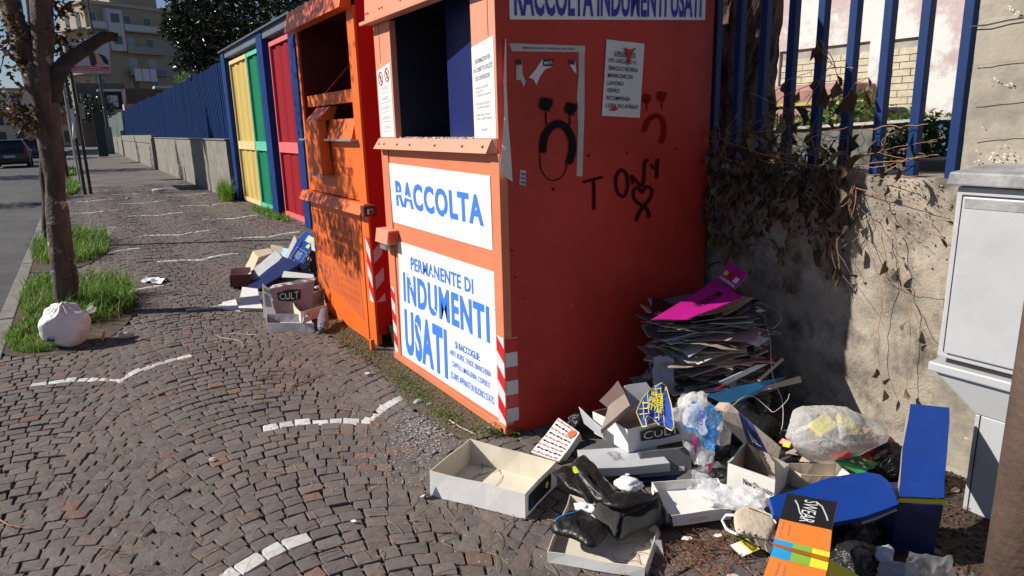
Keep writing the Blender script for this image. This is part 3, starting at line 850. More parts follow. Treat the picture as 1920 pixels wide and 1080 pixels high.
t.build('lettering', C['ink_black'], b1)
g = MB(); g.poly([bil(NQ, u, v) + V((0, -.0072, 0)) for u, v in ((.42, .92), (.6, .9), (.78, .93), (.66, .86), (.62, .72), (.56, .68), (.55, .8), (.48, .87))]); g.poly([bil(NQ, u, v) + V((0, -.0072, 0)) for u, v in ((.15, .08), (.3, .07), (.4, .1), (.3, .13))])
g.build('torn_patch', C['binred'], b1)
# red spray face, black spray face, spray letters
def spray(name, strokes, mt, off):
    v = []; f = []; cov = []
    for pts, w in strokes:
        P = []
        n = len(pts)
        for i in range(n - 1):
            p0 = V((*pts[max(i - 1, 0)], 0)); p1 = V((*pts[i], 0)); p2 = V((*pts[i + 1], 0)); p3 = V((*pts[min(i + 2, n - 1)], 0))
            for k in range(5):
                t_ = k / 5
                P.append(.5 * ((2 * p1) + (p2 - p0) * t_ + (2 * p0 - 5 * p1 + 4 * p2 - p3) * t_ ** 2 + (3 * p1 - p0 - 3 * p2 + p3) * t_ ** 3))
        P.append(V((*pts[-1], 0)))
        prev = None; off += .0001
        for i, p in enumerate(P):
            t_ = (P[min(i + 1, len(P) - 1)] - P[max(i - 1, 0)]); t_ = t_.normalized() if t_.length > 0 else V((1, 0, 0))
            sd = V((-t_.y, t_.x, 0))
            end = 0.0 if i in (0, len(P) - 1) else 1.0
            ext = -t_ * w * .5 if i == 0 else (t_ * w * .5 if i == len(P) - 1 else V((0, 0, 0)))
            row = []
            for s, c_ in ((-1, 0), (-.5, .9), (0, 1), (.5, .9), (1, 0)):
                q_ = p + ext + sd * s * w
                pp = onside(q_.x, q_.y, off); row.append(len(v)); v.append(tuple(pp)); cov.append(c_ * end)
            if prev:
                for k in range(4): f.append((prev[k], prev[k + 1], row[k + 1], row[k]))
            prev = row
    me = bpy.data.meshes.new(name); o0 = wpos(b1)
    me.from_pydata([(p[0] - o0.x, p[1] - o0.y, p[2] - o0.z) for p in v], [], f)
    me.materials.append(mt)
    at = me.attributes.new('cover', 'FLOAT', 'POINT'); at.data.foreach_set('value', cov)
    o = bpy.data.objects.new(name, me); COL.objects.link(o); o.parent = b1; return o
SB = spray_mat('black_spray', (.012, .01, .01)); SR = spray_mat('red_spray', (.22, .004, .006)); SD = spray_mat('dark_spray', (.045, .006, .008))
def dot(x, y, r): return [([(x - r * .35, y), (x + r * .1, y)], r), ([(x, y - r * .35), (x, y + r * .1)], r)]
spray('sad_face', dot(1024, 196, 15) + dot(1071, 204, 14) + [([(1018, 285), (1020, 262), (1030, 242), (1046, 232), (1062, 240), (1073, 262), (1073, 285), (1067, 306)], 8.5),
      ([(1023, 210), (1025, 235)], 1.6), ([(1068, 216), (1069, 235)], 1.6), ([(1013, 290), (1014, 315), (1026, 334), (1042, 338), (1057, 328), (1064, 308)], 1.2)], SB, .0045)
spray('sad_face', dot(1213, 185, 10) + dot(1241, 181, 11) + [([(1208, 246), (1216, 226), (1232, 217), (1243, 226), (1245, 248), (1240, 268)], 5.5), ([(1213, 190), (1213, 208)], 1.5), ([(1241, 190), (1241, 205)], 1.5)], SR, .0045)
spray('spray_letters', [([(1093, 342), (1110, 337), (1130, 332)], 3), ([(1113, 338), (1114, 365), (1114, 394)], 3.6),
      ([(1163, 318), (1155, 335), (1158, 360), (1170, 368), (1177, 350), (1174, 325), (1163, 318)], 3.6),
      ([(1187, 345), (1184, 330), (1192, 338), (1204, 348), (1208, 330), (1209, 305), (1216, 300)], 3.6),
      ([(1220, 308), (1228, 316), (1233, 300)], 3), ([(1234, 298), (1232, 320), (1231, 335)], 3.6)], SD, .0045)
spray('spray_heart', [([(1204, 362), (1196, 352), (1188, 358), (1190, 374), (1206, 385), (1219, 372), (1222, 356), (1212, 350), (1204, 362)], 3.8),
      ([(1208, 385), (1216, 398), (1217, 408)], 4), ([(1207, 386), (1198, 400), (1193, 414)], 4)], SD, .0045)
spray('spray_spots', [q for x, y, r in ((966, 520, 2), (983, 560, 1.6), (1104, 292, 2.6), (1176, 287, 2), (1038, 355, 3.5), (1268, 279, 2), (960, 470, 2)) for q in dot(x, y, r)], SD, .0045)

rz_ = random.Random(19)
def run_mark(name, mt, pts, off=.0022):
    g = MB(); g.poly(pts); return g.build(name, mt, b1)
RU = PM('rust_run', (.22, .045, .025), .8, .3, 30); SC = PM('scratch', (.62, .30, .22), .6)
for _ in range(16):
    x = rz_.uniform(1.68, 2.88); z = rz_.uniform(.2, 1.9); L = rz_.uniform(.02, .10); a = rz_.gauss(0, .5)
    run_mark('scratch', SC if _ % 3 else RU, [V((x, NY - .0022, z)), V((x + .0012, NY - .0022, z)), V((x + .0018 + L * math.sin(a), NY - .0022, z - L * math.cos(a))), V((x + L * math.sin(a), NY - .0022, z - L * math.cos(a)))])
for yy in (2.78, 2.98, 3.28, 3.6, 3.78, 3.98):
    L = rz_.uniform(.012, .03); run_mark('rust_run', RU, [V((1.5405, yy - .002, 1.398)), V((1.5405, yy + .002, 1.398)), V((1.5425, yy + .001, 1.398 - L)), V((1.5425, yy - .001, 1.398 - L))]) if False else None
# ------------------------------------------------------------------ second clothes bin, orange
b2 = thing('clothes_bin', 'orange clothes bin with brown print and red sides, half hidden behind the nearest bin', 'clothes bin', (2.2, 5.08, 0), 'clothes collection bins')
N2, F2, T2 = 4.42, 5.78, 2.35
g = MB(); g.box(1.60, 2.9, N2, N2 + .02, .09, T2); g.build('side_panel', C['binred2'], b2)
g = MB(); g.box(1.60, 2.9, F2 - .02, F2, .03, T2); g.build('side_panel', C['binred2'], b2)
g = MB(); g.box(2.88, 2.899, N2 + .021, F2 - .021, .03, T2); g.build('back_panel', C['binred2'], b2)
g = MB(); g.box(1.53, 2.92, N2 - .01, F2 + .01, T2, T2 + .03); g.build('roof', C['orange'], b2)
g = MB(); g.box(1.585, 1.615, 4.585, 5.735, .012, .945); d2 = g.build('lower_door', C['orange'], b2, bevel=.002)
g = MB(); g.box(1.583, 1.62, N2 + .001, 4.555, .022, T2 - .1); g.build('corner_post', C['orange'], b2, bevel=.002)
g = MB(); g.box(1.583, 1.62, 5.737, F2 - .001, .012, T2 - .1); g.build('corner_post', C['orange'], b2, bevel=.002)
g = MB(); g.box(1.60, 1.605, 4.556, 4.584, .03, .945); g.build('seam', C['bininside'], b2)
g = MB(); g.box(1.52, 1.545, N2 - .05, 4.40, .0, .085); g.build('foot', C['orange'], b2)
g = MB(); g.hexa([(1.50, 4.44, 2.235), (1.583, 4.44, 2.235), (1.583, 5.80, 2.235), (1.50, 5.80, 2.235)],
                 [(1.53, 4.44, 2.349), (1.583, 4.44, 2.349), (1.583, 5.80, 2.349), (1.53, 5.80, 2.349)]); g.build('header', C['orange'], b2, bevel=.002)
# upper chamber
g = MB()
g.poly([(2.1, 4.556, 1.0), (2.1, 5.736, 1.0), (2.1, 5.736, 2.30), (2.1, 4.556, 2.30)])
g.poly([(1.6, 4.556, 2.30), (2.1, 4.556, 2.30), (2.1, 5.736, 2.30), (1.6, 5.736, 2.30)])
g.poly([(1.6, 5.736, 1.0), (2.1, 5.736, 1.0), (2.1, 5.736, 2.30), (1.6, 5.736, 2.30)])
g.poly([(1.6, 4.556, 1.0), (2.1, 4.556, 1.0), (2.1, 4.556, 2.30), (1.6, 4.556, 2.30)])
g.build('chamber_walls', C['bininside'], b2)
g = MB(); g.tube([(1.72, 5.62, 1.76), (1.98, 5.1, 2.16)], .006, 6); g.build('stay_rod', C['binred2'], b2)
g = MB(); g.box(2.0985, 2.0995, 5.28, 5.5, 1.93, 2.03); g.build('inner_label', PM('dim_label', (.30, .17, .14), .7), b2)
g = MB(); g.box(1.60, 1.64, 4.556, 5.66, 1.67, 1.755); g.build('cross_bar', C['orange'], b2, bevel=.003)
g = MB(); g.hexa([(1.555, 4.556, 1.43), (1.6, 4.556, 1.43), (1.6, 5.70, 1.43), (1.555, 5.70, 1.43)],
                 [(1.595, 4.556, 1.565), (1.615, 4.556, 1.565), (1.615, 5.68, 1.565), (1.595, 5.68, 1.565)]); g.build('tray_front', C['orange'], b2, bevel=.002)
g = MB(); g.box(1.53, 1.6, 4.50, 5.76, 1.415, 1.429); g.build('tray_lip', C['galv'], b2, bevel=.002)
g = MB(); g.box(1.586, 1.61, 4.556, 5.736, 1.02, 1.414); up = g.build('upper_panel', C['orange'], b2)
g = MB(); g.hexa([(1.50, 5.10, 1.17), (1.586, 5.10, 1.17), (1.586, 5.42, 1.17), (1.50, 5.42, 1.17)],
                 [(1.50, 5.10, 1.56), (1.56, 5.10, 1.56), (1.56, 5.42, 1.56), (1.50, 5.42, 1.56)])
g.hexa([(1.50, 5.10, 1.561), (1.62, 5.10, 1.561), (1.62, 5.42, 1.561), (1.50, 5.42, 1.561)],
       [(1.60, 5.10, 1.66), (1.66, 5.10, 1.66), (1.66, 5.42, 1.66), (1.60, 5.42, 1.66)])
g.build('chute_hood', C['orange'], b2, bevel=.003)
g = MB(); g.box(1.495, 1.60, 5.08, 5.44, 1.155, 1.169); g.build('hood_edge', C['galv'], b2)
t = MB(); qq = FX(1.585, 4.60, 5.68, 1.02, 1.41)
put_text(t, 'AIUTA I BISOGNOSI', qq, .12, .93, .40, .56, .001, .02); put_text(t, 'CON I TUOI ABITI', qq, .3, .8, .64, .74, .001, .02); t.build('lettering', C['orange_dk'], up)
g = MB(); g.hexa([(1.50, 4.36, .945), (1.586, 4.36, .945), (1.586, 5.83, .945), (1.50, 5.83, .945)],
                 [(1.54, 4.36, 1.015), (1.586, 4.36, 1.015), (1.586, 5.83, 1.015), (1.54, 5.83, 1.015)]); g.build('hinge_rail', C['orange'], b2, bevel=.002)
g = MB(); g.box(1.51, 1.60, 4.29, 4.355, .94, 1.01); lk2 = g.build('lock_housing', C['bininside'], b2, bevel=.004)
g = MB(); g.box(1.53, 1.57, 4.25, 4.289, .955, .99); g.build('padlock', C['rust'], lk2, bevel=.004)
t = MB(); qq = FX(1.584, 4.60, 5.72, .03, .93)
put_text(t, 'RACCOLTA', qq, .10, .84, .78, .93, .001, .02); put_text(t, 'PERMANENTE DI', qq, .38, .84, .71, .76, .001, .01)
put_text(t, 'INDUMENTI', qq, .08, .92, .53, .69, .001, .02); put_text(t, 'USATI', qq, .08, .46, .30, .46, .001, .02)
for i, s in enumerate(('SI RACCOGLIE:', 'ABITI, BORSE, TENDE', 'CAPPELLI, MAGLIERIA', 'SCARPE APPAIATE')): put_text(t, s, qq, .52, .9, .44 - i * .065, .475 - i * .065, .001, .005)
t.build('lettering', C['orange_dk'], d2)
g = MB(); n = V((-.0008, 0, 0)); g.poly([bil(qq, u, v) + n for u, v in ((.02, .52), (.93, .50), (.95, .13), (.60, .21), (.02, .27))]); g.build('shade_patch', PM('shaded_orange', (.60, .13, .03), .4), d2)  # shaded area of the lower door, put into the colour as darker orange
stripes(b2, lambda u, v: V((1.5815, u, v)), 4.50, 4.425, .33, .78, 5, -.08, 1)
stripes(b2, lambda u, v: V((u, N2 - .002, v)), 1.602, 1.665, .33, .78, 5, .06, 0)
g = MB(); g.tube([(1.64, 4.60, 1.83), (1.70, 4.72, 1.84)], .036, 12); g.tube([(1.70, 4.72, 1.84), (1.72, 4.76, 1.845)], [.03, .014], 12)
o = g.build('bottle', PM('lime_label', (.45, .5, .05), .3, .4, 30, wear=(.7, .7, .6), wlo=.55, wscale=25), smooth=True); tag(o, 'crumpled yellow green bottle lying in the opening of the orange bin', 'bottle')
o.location.z = 1.757
# green box wedged between the bins
g = MB(); g.hexa([(1.68, 4.16, .0), (1.95, 4.16, .0), (1.95, 4.38, .0), (1.68, 4.38, .0)], [(1.66, 4.16, .16), (1.95, 4.16, .13), (1.95, 4.39, .13), (1.66, 4.39, .17)])
tag(g.build('crate', PM('dark_green_plastic', (.01, .035, .02), .35, .3, 9, wear=(.3, .4, .3), wlo=.7, wscale=20)), 'dark green box wedged in the gap between the two bins', 'box')
# ------------------------------------------------------------------ rough concrete panels
def rough_wall(name, x, y0, y1, z0, z1, th, mt, amp=.006, res=.05, planks=0, parent=None, topamp=.0, seed=0):
    """wall running along the street, its face on plane x, body towards +x"""
    nx = max(2, int((y1 - y0) / res)); nz = max(2, int((z1 - z0) / res)); v = []; f = []
    for i in range(nx + 1):
        for j in range(nz + 1):
            yy = y0 + (y1 - y0) * i / nx; zz = z0 + (z1 - z0) * j / nz
            d = noise.fractal(V((yy * 3 + seed, zz * 3, seed)), .8, 2, 4) * amp
            if planks:
                k = (zz / planks) % 1.0
                if k < res / planks * .9: d += .004
                d += (math.sin(math.floor(zz / planks) * 37.7) * .5) * .005
            if j == nz: zz += noise.fractal(V((yy * 5, seed, 0)), .8, 2, 3) * topamp
            v.append((x + d, yy, zz))
    for i in range(nx):
        for j in range(nz):
            a = i * (nz + 1) + j; f.append((a, a + 1, a + nz + 2, a + nz + 1))
    mb = MB(); mb.v = v; mb.f = f; mb.m = [0] * len(f)
    # top, ends, back
    top = [i * (nz + 1) + nz for i in range(nx + 1)]
    prev = None
    for i in top:
        p = mb.v[i]; q = mb.vert((x + th, p[1], p[2]))
        if prev is not None: mb.face((prev[0], prev[1], q, i))
        prev = (i, q)
    mb.poly([(x + .002, y0, z0), (x + th, y0, z0), (x + th, y0, z1), (x + .002, y0, z1)])
    mb.poly([(x + .002, y1, z0), (x + th, y1, z0), (x + th, y1, z1), (x + .002, y1, z1)])
    mb.poly([(x + th, y0, z0), (x + th, y1, z0), (x + th, y1, z1), (x + th, y0, z1)])
    return mb.build(name, mt, parent)

# right wall behind the bins
vr0 = random.Random(44)
low = rough_wall('low_wall', 3.0, 1.44, 10.4, -.02, 1.235, .34, C['old_concrete'], .012, .045, topamp=.012, seed=3)
tag(low, 'low weathered concrete wall carrying the blue bars, behind the clothes bins', 'wall')
# pebbles showing in the broken render
pr = random.Random(8); mb = MB()
for _ in range(260):
    yy = pr.uniform(1.46, 2.05); zz = 1.235 - abs(pr.gauss(0, .16))
    if yy < 1.46: continue
    s = pr.uniform(.002, .006); c = V((2.999, yy, zz))
    pts = [c + V((pr.uniform(-.006, -.001), math.cos(a) * s * pr.uniform(.6, 1.2), math.sin(a) * s * pr.uniform(.6, 1.2))) for a in (0, 1.2, 2.4, 3.6, 4.9)]
    k = len(mb.v); mb.v += [tuple(c + V((-.012, 0, 0)))] + [tuple(p) for p in pts]
    for i in range(5): mb.face((k, k + 1 + i, k + 1 + (i + 1) % 5))
tag(mb.build('exposed_pebbles', PM('pebble', (.42, .38, .32), .6, .4, 40), low), kind='stuff')
# cracks / board line
pil = rough_wall('pillar', 2.97, .2, 1.43, -.02, 3.4, .5, C['concrete_warm'], .006, .05, planks=.36, seed=9)
tag(pil, 'board marked concrete pillar behind the grey cabinet', 'pillar')
mb = MB()
for pts in ([(1812, 50), (1850, 47), (1890, 38), (1925, 33)],):
    mb.strip([UX(x, y, 2.955) for x, y in pts], .006, up=(1, 0, 0))
mb.build('crack', C['ink_black'], pil)
dkc = PM('board_line', (.28, .25, .205), .9, .2, 8)
for (ya, yb_, mt_) in ((122, 112, dkc), (196, 186, dkc), (262, 253, dkc)):
    mb = MB(); mb.strip([UX(1824 + k * 14, ya + (yb_ - ya) * k / 8 + vr0.uniform(-1, 1), 2.957) for k in range(9)], .004, up=(1, 0, 0)); mb.build('board_line', mt_, pil)
mb = MB()
for _ in range(70):
    if _ < 45: x, y = vr0.gauss(1880, 26), 305 - abs(vr0.gauss(0, 13))
    else: x, y = vr0.choice(((1895, 15), (1905, 22), (1865, 150), (1850, 235), (1893, 160))); x += vr0.gauss(0, 6); y += vr0.gauss(0, 4)
    r_ = vr0.uniform(.8, 3.2); a0 = vr0.uniform(0, 3)
    mb.poly([UX(x + math.cos(a0 + k) * r_ * vr0.uniform(.6, 1.3), y + math.sin(a0 + k) * r_ * .7, 2.956) for k in (0, 1.1, 2.3, 3.5, 4.8)])
o_ = mb.build('plaster_specks', PM('plaster_speck', (.58, .54, .46), .9), pil); o_['kind'] = 'stuff'
# bars
fen = thing('bar_fence', 'blue square bar fence standing on the low concrete wall', 'fence', (3.12, 5, 1.235))
yb = 1.497; k = 0
barm = None
while yb < 10.3:
    if barm is None:
        mb = MB(); mb.box(-.022, .022, -.020, .020, 0, 1.85)
        me = bpy.data.meshes.new('bar'); me.from_pydata(mb.v, [], mb.f); me.materials.append(C['blue']); barm = me
    o = bpy.data.objects.new('bar', barm); COL.objects.link(o); o.parent = fen
    o.location = V((3.05, yb, 1.225)) - V(fen.location); o.rotation_euler.z = cr.uniform(-.05, .05)
    bv = o.modifiers.new('b', 'BEVEL'); bv.width = .003; bv.segments = 1
    yb += .160 if k % 5 else .166; k += 1
mb = MB(); mb.box(3.03, 3.07, 1.45, 10.35, 3.06, 3.10); mb.build('top_rail', C['blue'], fen)

# ------------------------------------------------------------------ gates
def corrugated(mb, x, y0, y1, z0, z1, pitch, depth, mi=0):
    n = max(1, round(abs(y1 - y0) / pitch)); p = (y1 - y0) / n; pts = []
    for i in range(n):
        a = y0 + i * p
        pts += [(a, 0), (a + p * .38, 0), (a + p * .5, depth), (a + p * .88, depth)]
    pts.append((y1, 0)); prev = None
    for (yy, dx) in pts:
        a = mb.vert((x + dx, yy, z0)); b = mb.vert((x + dx, yy, z1))
        if prev: mb.face((prev[0], prev[1], b, a), mi)
        prev = (a, b)
gt = thing('sheet_gate', 'blue framed metal gate with yellow, green and red corrugated leaves', 'gate', (3.0, 13.5, 0))
XG = 3.0
for (y0, y1) in ((16.15, 16.55), (12.62, 13.05), (10.62, 10.95)):
    mb = MB(); mb.box(XG - .12, XG + .1, y0, y1, 0, 3.13); mb.build('post', C['gatepost'], gt, bevel=.006)
mb = MB(); mb.box(XG - .10, XG + .08, 10.95, 12.62, 3.0, 3.13); mb.box(XG - .10, XG + .08, 13.05, 16.15, 3.0, 3.13); mb.build('top_beam', C['greyblue'], gt, bevel=.006)
mb = MB(); mb.box(XG - .16, XG + .08, 10.62, 16.55, 3.131, 3.16); mb.build('cap_sheet', PM('cap_sheet', (.06, .07, .1), .6), gt)
def leaf(y0, y1, m1, m2, nm):
    mb = MB(); corrugated(mb, XG, y0 + .04, y1 - .04, .10, 2.90, .56, .022); lf = mb.build(nm, m1, gt)
    for bx_ in ((XG - .035, XG - .006, y0, y1, 2.86, 2.93), (XG - .035, XG - .006, y0, y1, .03, .115), (XG - .035, XG - .006, y0 + .04, y1 - .04, 1.13, 1.30)):
        mb = MB(); mb.box(*bx_); mb.build('rail', m2, lf)
    for bx_ in ((XG - .033, XG - .004, y0, y0 + .04, .116, 2.859), (XG - .033, XG - .004, y1 - .04, y1, .116, 2.859)):
        mb = MB(); mb.box(*bx_); mb.build('stile', m2, lf)
leaf(14.42, 16.10, C['yellow'], C['lyellow'], 'yellow_leaf')
leaf(13.09, 14.37, C['green'], C['lgreen'], 'green_leaf')
leaf(10.98, 12.50, C['red'], C['lred'], 'red_leaf')
mb = MB(); mb.box(XG - .03, XG + .3, 10.5, 16.5, -.02, .006); tag(mb.build('gate_threshold', C['concrete']), kind='structure')
# stub of concrete beside the orange bin
mb = MB()
mb.hexa([(2.72, 9.35, 0), (3.0, 9.35, 0), (3.0, 9.75, 0), (2.72, 9.75, 0)], [(2.72, 9.35, 1.12), (3.0, 9.35, 1.18), (3.0, 9.75, 1.22), (2.72, 9.7, 1.05)])
tag(mb.build('gate_stub', C['concrete'], bevel=.03), 'short broken concrete stub between the red gate leaf and the orange bin', 'concrete post')

# ------------------------------------------------------------------ blue sheet fence on its concrete wall
w1 = rough_wall('fence_wall', 2.80, 16.56, 33.2, -.02, 1.31, .35, C['concrete'], .012, .14, planks=.62, seed=5)
tag(w1, 'long grey concrete wall under the blue sheet fence, nearest stretch', 'wall')
mb = MB(); mb.box(2.77, 3.16, 16.56, 33.2, 1.315, 1.34); mb.build('coping', C['concrete'], w1)
w2 = rough_wall('fence_wall', 2.74, 33.5, 56, -.02, 1.42, .35, C['concrete'], .012, .2, planks=.62, seed=6)
tag(w2, 'farther stretch of the grey concrete wall with a raised cap', 'wall')
mb = MB(); mb.box(2.70, 3.12, 33.3, 56, 1.1, 1.43); mb.build('coping', C['concrete'], w2)
mb = MB(); mb.box(2.66, 3.2, 33.21, 33.5, 0, 1.3); mb.box(2.66, 3.2, 56, 56.5, 0, 1.75); mb.build('pier', C['concrete'], w2)
f1 = thing('sheet_fence', 'tall dark blue corrugated sheet fence above the concrete wall', 'fence', (2.98, 36, 1.3))
yy = 16.6; k = 0; topn = 3.0
fr = random.Random(12)
while yy < 56:
    L = 1.05 if yy < 34 else 1.4
    y1 = min(yy + L, 56)
    mb = MB(); zt = 3.02 + fr.uniform(-.03, .03) + (.0 if yy < 34 else .05)
    corrugated(mb, 2.98 + fr.uniform(-.008, .008), yy, y1 - .01, 1.3, zt, .21, .035)
    mb.build('panel', C['blue_sheet'], f1); yy = y1; k += 1
mb = MB(); mb.box(3.03, 3.07, 16.6, 56, 2.7, 2.76); mb.box(3.03, 3.07, 16.6, 56, 1.6, 1.66); mb.build('rail', C['blue_sheet'], f1)
gs = PM('grey_green_sheet', (.14, .19, .18), .5, .15, 3)
f2 = thing('sheet_fence', 'far grey green sheet fence at the end of the blue one', 'fence', (2.95, 68, 1.3))
yy = 57
while yy < 82:
    mb = MB(); corrugated(mb, 2.95, yy, yy + 2.4, 1.3, 3.05 + fr.uniform(-.05, .1), .6, .05); mb.build('panel', gs, f2); yy += 2.5
w3 = rough_wall('fence_wall', 2.80, 56.6, 82, -.02, 1.3, .35, C['concrete'], .012, .4, seed=6)
tag(w3, 'farthest stretch of grey wall under the grey green fence', 'wall')
# ------------------------------------------------------------------ advert panel by the kerb, added edge-on and out of sight to cast the shadow on the wall
ap = thing('added_advert_panel', 'two legged advert panel added behind the front tree for its shadow on the wall', 'advert panel', (-.45, 23.1, 0))
mb = MB(); mb.box(-.47, -.41, 21.95, 24.25, 2.15, 4.05); mb.build('board', C['galv'], ap)
for yy in (22.1, 24.1):
    mb = MB(); mb.tube([(-.44, yy, 0), (-.44, yy, 2.2)], .035, 8); mb.build('leg', C['galv'], ap)

# ------------------------------------------------------------------ grey street cabinet and rusty pole
cb = thing('street_cabinet', 'light grey electrical cabinet on a narrow pedestal against the concrete pillar', 'cabinet', (2.83, .9, 0))
cg = PM('cabinet_grey', (.44, .45, .47), .42, .04, 3, .06, 25, dirt=(.36, .36, .38), dscale=4, dlo=.5, dhi=.85, wear=(.25, .25, .26), wlo=.75, wscale=30)
cgd = PM('cabinet_dirty_lid', (.30, .30, .31), .6, .3, 9, .3, 40, dirt=(.12, .12, .12), dscale=8)
XC = 2.70
mb = MB(); mb.box(XC, 2.965, .30, 1.30, .59, 1.24); mb.build('body', cg, cb, bevel=.006)
mb = MB(); mb.box(XC - .014, XC - .002, .33, 1.272, .615, 1.205); mb.build('door', cg, cb, bevel=.004)
mb = MB(); mb.box(XC - .0035, XC - .001, 1.272, 1.280, .615, 1.205); mb.box(XC - .0035, XC - .001, .33, 1.28, 1.2055, 1.211); mb.build('door_gap', C['ink_black'], cb)
mb = MB(); mb.hexa([(XC - .035, .26, 1.245), (2.968, .26, 1.245), (2.968, 1.325, 1.245), (XC - .035, 1.325, 1.245)],
                   [(XC - .03, .265, 1.292), (2.968, .265, 1.308), (2.968, 1.32, 1.308), (XC - .03, 1.32, 1.292)]); mb.build('lid', cgd, cb, bevel=.006)
mb = MB(); mb.box(XC - .0165, XC - .0145, .34, 1.262, 1.165, 1.198); mb.build('dirty_band', cgd, cb)
mb = MB(); mb.hexa([(XC - .03, .28, .535), (2.965, .28, .535), (2.965, 1.315, .535), (XC - .03, 1.315, .535)], [(XC - .03, .28, .572), (2.965, .28, .572), (2.965, 1.315, .572), (XC - .03, 1.315, .572)])
mb.build('bottom_ledge', cg, cb, bevel=.006)
mb = MB(); mb.box(XC + .01, 2.96, .31, 1.27, .572, .59); mb.build('louvre_gap', C['ink_black'], cb)
mb = MB(); mb.hexa([(XC + .02, .45, .40), (2.96, .45, .40), (2.96, 1.15, .40), (XC + .02, 1.15, .40)], [(XC - .01, .30, .534), (2.965, .30, .534), (2.965, 1.30, .534), (XC - .01, 1.30, .534)]); mb.build('taper', cg, cb, bevel=.004)
mb = MB(); mb.box(XC + .02, 2.96, .45, 1.15, .0, .399); mb.build('pedestal', cg, cb, bevel=.004)
mb = MB(); mb.box(XC + .0185, XC + .0195, 1.13, 1.134, 0, .40); mb.build('pedestal_seam', C['ink_black'], cb)
pc = U(1845, 1000)
dirn = V((pc.x, pc.y, 0)).normalized(); perp = V((dirn.y, -dirn.x, 0))
pcen = pc + perp * .085 - dirn * .55
# keep the left edge on the same line of sight
pcen = V((pc.x * .66, pc.y * .66, 0)) + perp * .082
mb = MB(); mb.tube([(pcen.x, pcen.y, 0), (pcen.x, pcen.y, 1.0), (pcen.x, pcen.y, 2), (pcen.x, pcen.y, 4.5)], [.075, .073, .071, .06], 28)
tag(mb.build('lamp_post', C['rust'], smooth=True), 'rust stained brown steel post at the right edge in front of the cabinet', 'post')

# ------------------------------------------------------------------ yard behind the wall
bw = thing('pink_building', 'peeling pink and white building wall with two bricked up windows', 'building', (12.2, 9, .5))
pk = PM('peeling_pink', (.50, .39, .385), .85, .12, 1.6, .4, 12, dirt=(.64, .63, .61), dscale=.8, dlo=.46, dhi=.54, wear=(.30, .27, .25), wlo=.64, wscale=2.2)
XW = 12.0
W_A = (7.49, 9.35, 1.2, 2.75); W_B = (6.44, 7.17, 1.2, 2.73)
mb = MB()
mb.box(XW, XW + .3, -4, 6.44, .4, 6); mb.box(XW, XW + .3, 7.17, 7.49, .4, 6); mb.box(XW, XW + .3, 9.35, 24, .4, 6)
mb.box(XW, XW + .3, 6.44, 7.17, 2.73, 6); mb.box(XW, XW + .3, 7.49, 9.35, 2.75, 6); mb.box(XW, XW + .3, 6.44, 9.35, .4, 1.2)
mb.build('wall', pk, bw)
mort = PM('lintel_mortar', (.34, .31, .28), .9, .2, 6, .5, 30)
tuff = PM('tuff_block', (.52, .46, .34), .85, .2, 6, .4, 30)
for (a, b, z0, z1) in (W_A, W_B):
    mb = MB(); mb.box(XW + .06, XW + .25, a, b, z0, z1); fl = mb.build('blocked_window', mort, bw)
    z = z0 + .01; row = 0
    while z < z1 - .24:
        h = .115; yy = a + .03 - (.16 if row % 2 else 0)
        while yy < b - .03:
            L = fr.uniform(.28, .38); s0 = max(yy, a + .02); s1 = min(yy + L, b - .02)
            if s1 - s0 > .05:
                mb = MB(); d = fr.uniform(.0, .015); mb.box(XW + .035 + d, XW + .075, s0, s1 - .014, z, z + h - .014)
                mb.build('brick', tuff, fl)
            yy += L
        z += h; row += 1
tk = thing('rusty_tank', 'faded red brown container with a yellow rail standing in the yard', 'container', (10.9, 8.5, .55))
mb = MB(); mb.box(10.6, 11.6, 7.0, 10.6, .55, 2.03); mb.build('body', PM('faded_brown', (.36, .19, .15), .7, .15, 2, dirt=(.2, .1, .08)), tk, bevel=.1)
mb = MB(); mb.box(10.54, 10.59, 6.6, 10.6, 1.68, 1.73); mb.build('rail', PM('yellow_rail', (.45, .38, .08), .5), tk)
rib = None
for i in range(10):
    mb = MB(); mb.box(10.575, 10.598, 7.2 + i * .34, 7.24 + i * .34, .9, 1.55); mb.build('rib', C['rust'], tk)
iw = thing('inner_wall', 'low inner yard wall with faded blue graffiti', 'wall', (6, 3.6, .5))
gr_m = PM('graffiti_wall', (.17, .17, .15), .9, .2, 2, .4, 20, dirt=(.03, .15, .32), dscale=2.3, dlo=.56, dhi=.62, wear=(.04, .04, .05), wlo=.6, wscale=2.2)
mb = MB(); mb.hexa([(6.0, 2.3, .4), (6.25, 2.3, .4), (6.25, 8.5, .4), (6.0, 8.5, .4)], [(6.0, 2.3, 1.47), (6.25, 2.3, 1.47), (6.25, 8.5, 1.2), (6.0, 8.5, 1.2)]); mb.build('wall', gr_m, iw)
mb = MB(); mb.hexa([(5.96, 2.3, 1.475), (6.3, 2.3, 1.475), (6.3, 8.5, 1.205), (5.96, 8.5, 1.205)], [(5.96, 2.3, 1.50), (6.3, 2.3, 1.50), (6.3, 8.5, 1.23), (5.96, 8.5, 1.23)]); mb.build('coping', C['oldpaper'], iw)
mb = MB(); mb.box(4.3, 4.75, 1.7, 2.38, .5, 1.23); tag(mb.build('concrete_block', C['concrete'], bevel=.02), 'pale concrete block just behind the two rightmost blue bars', 'concrete block')
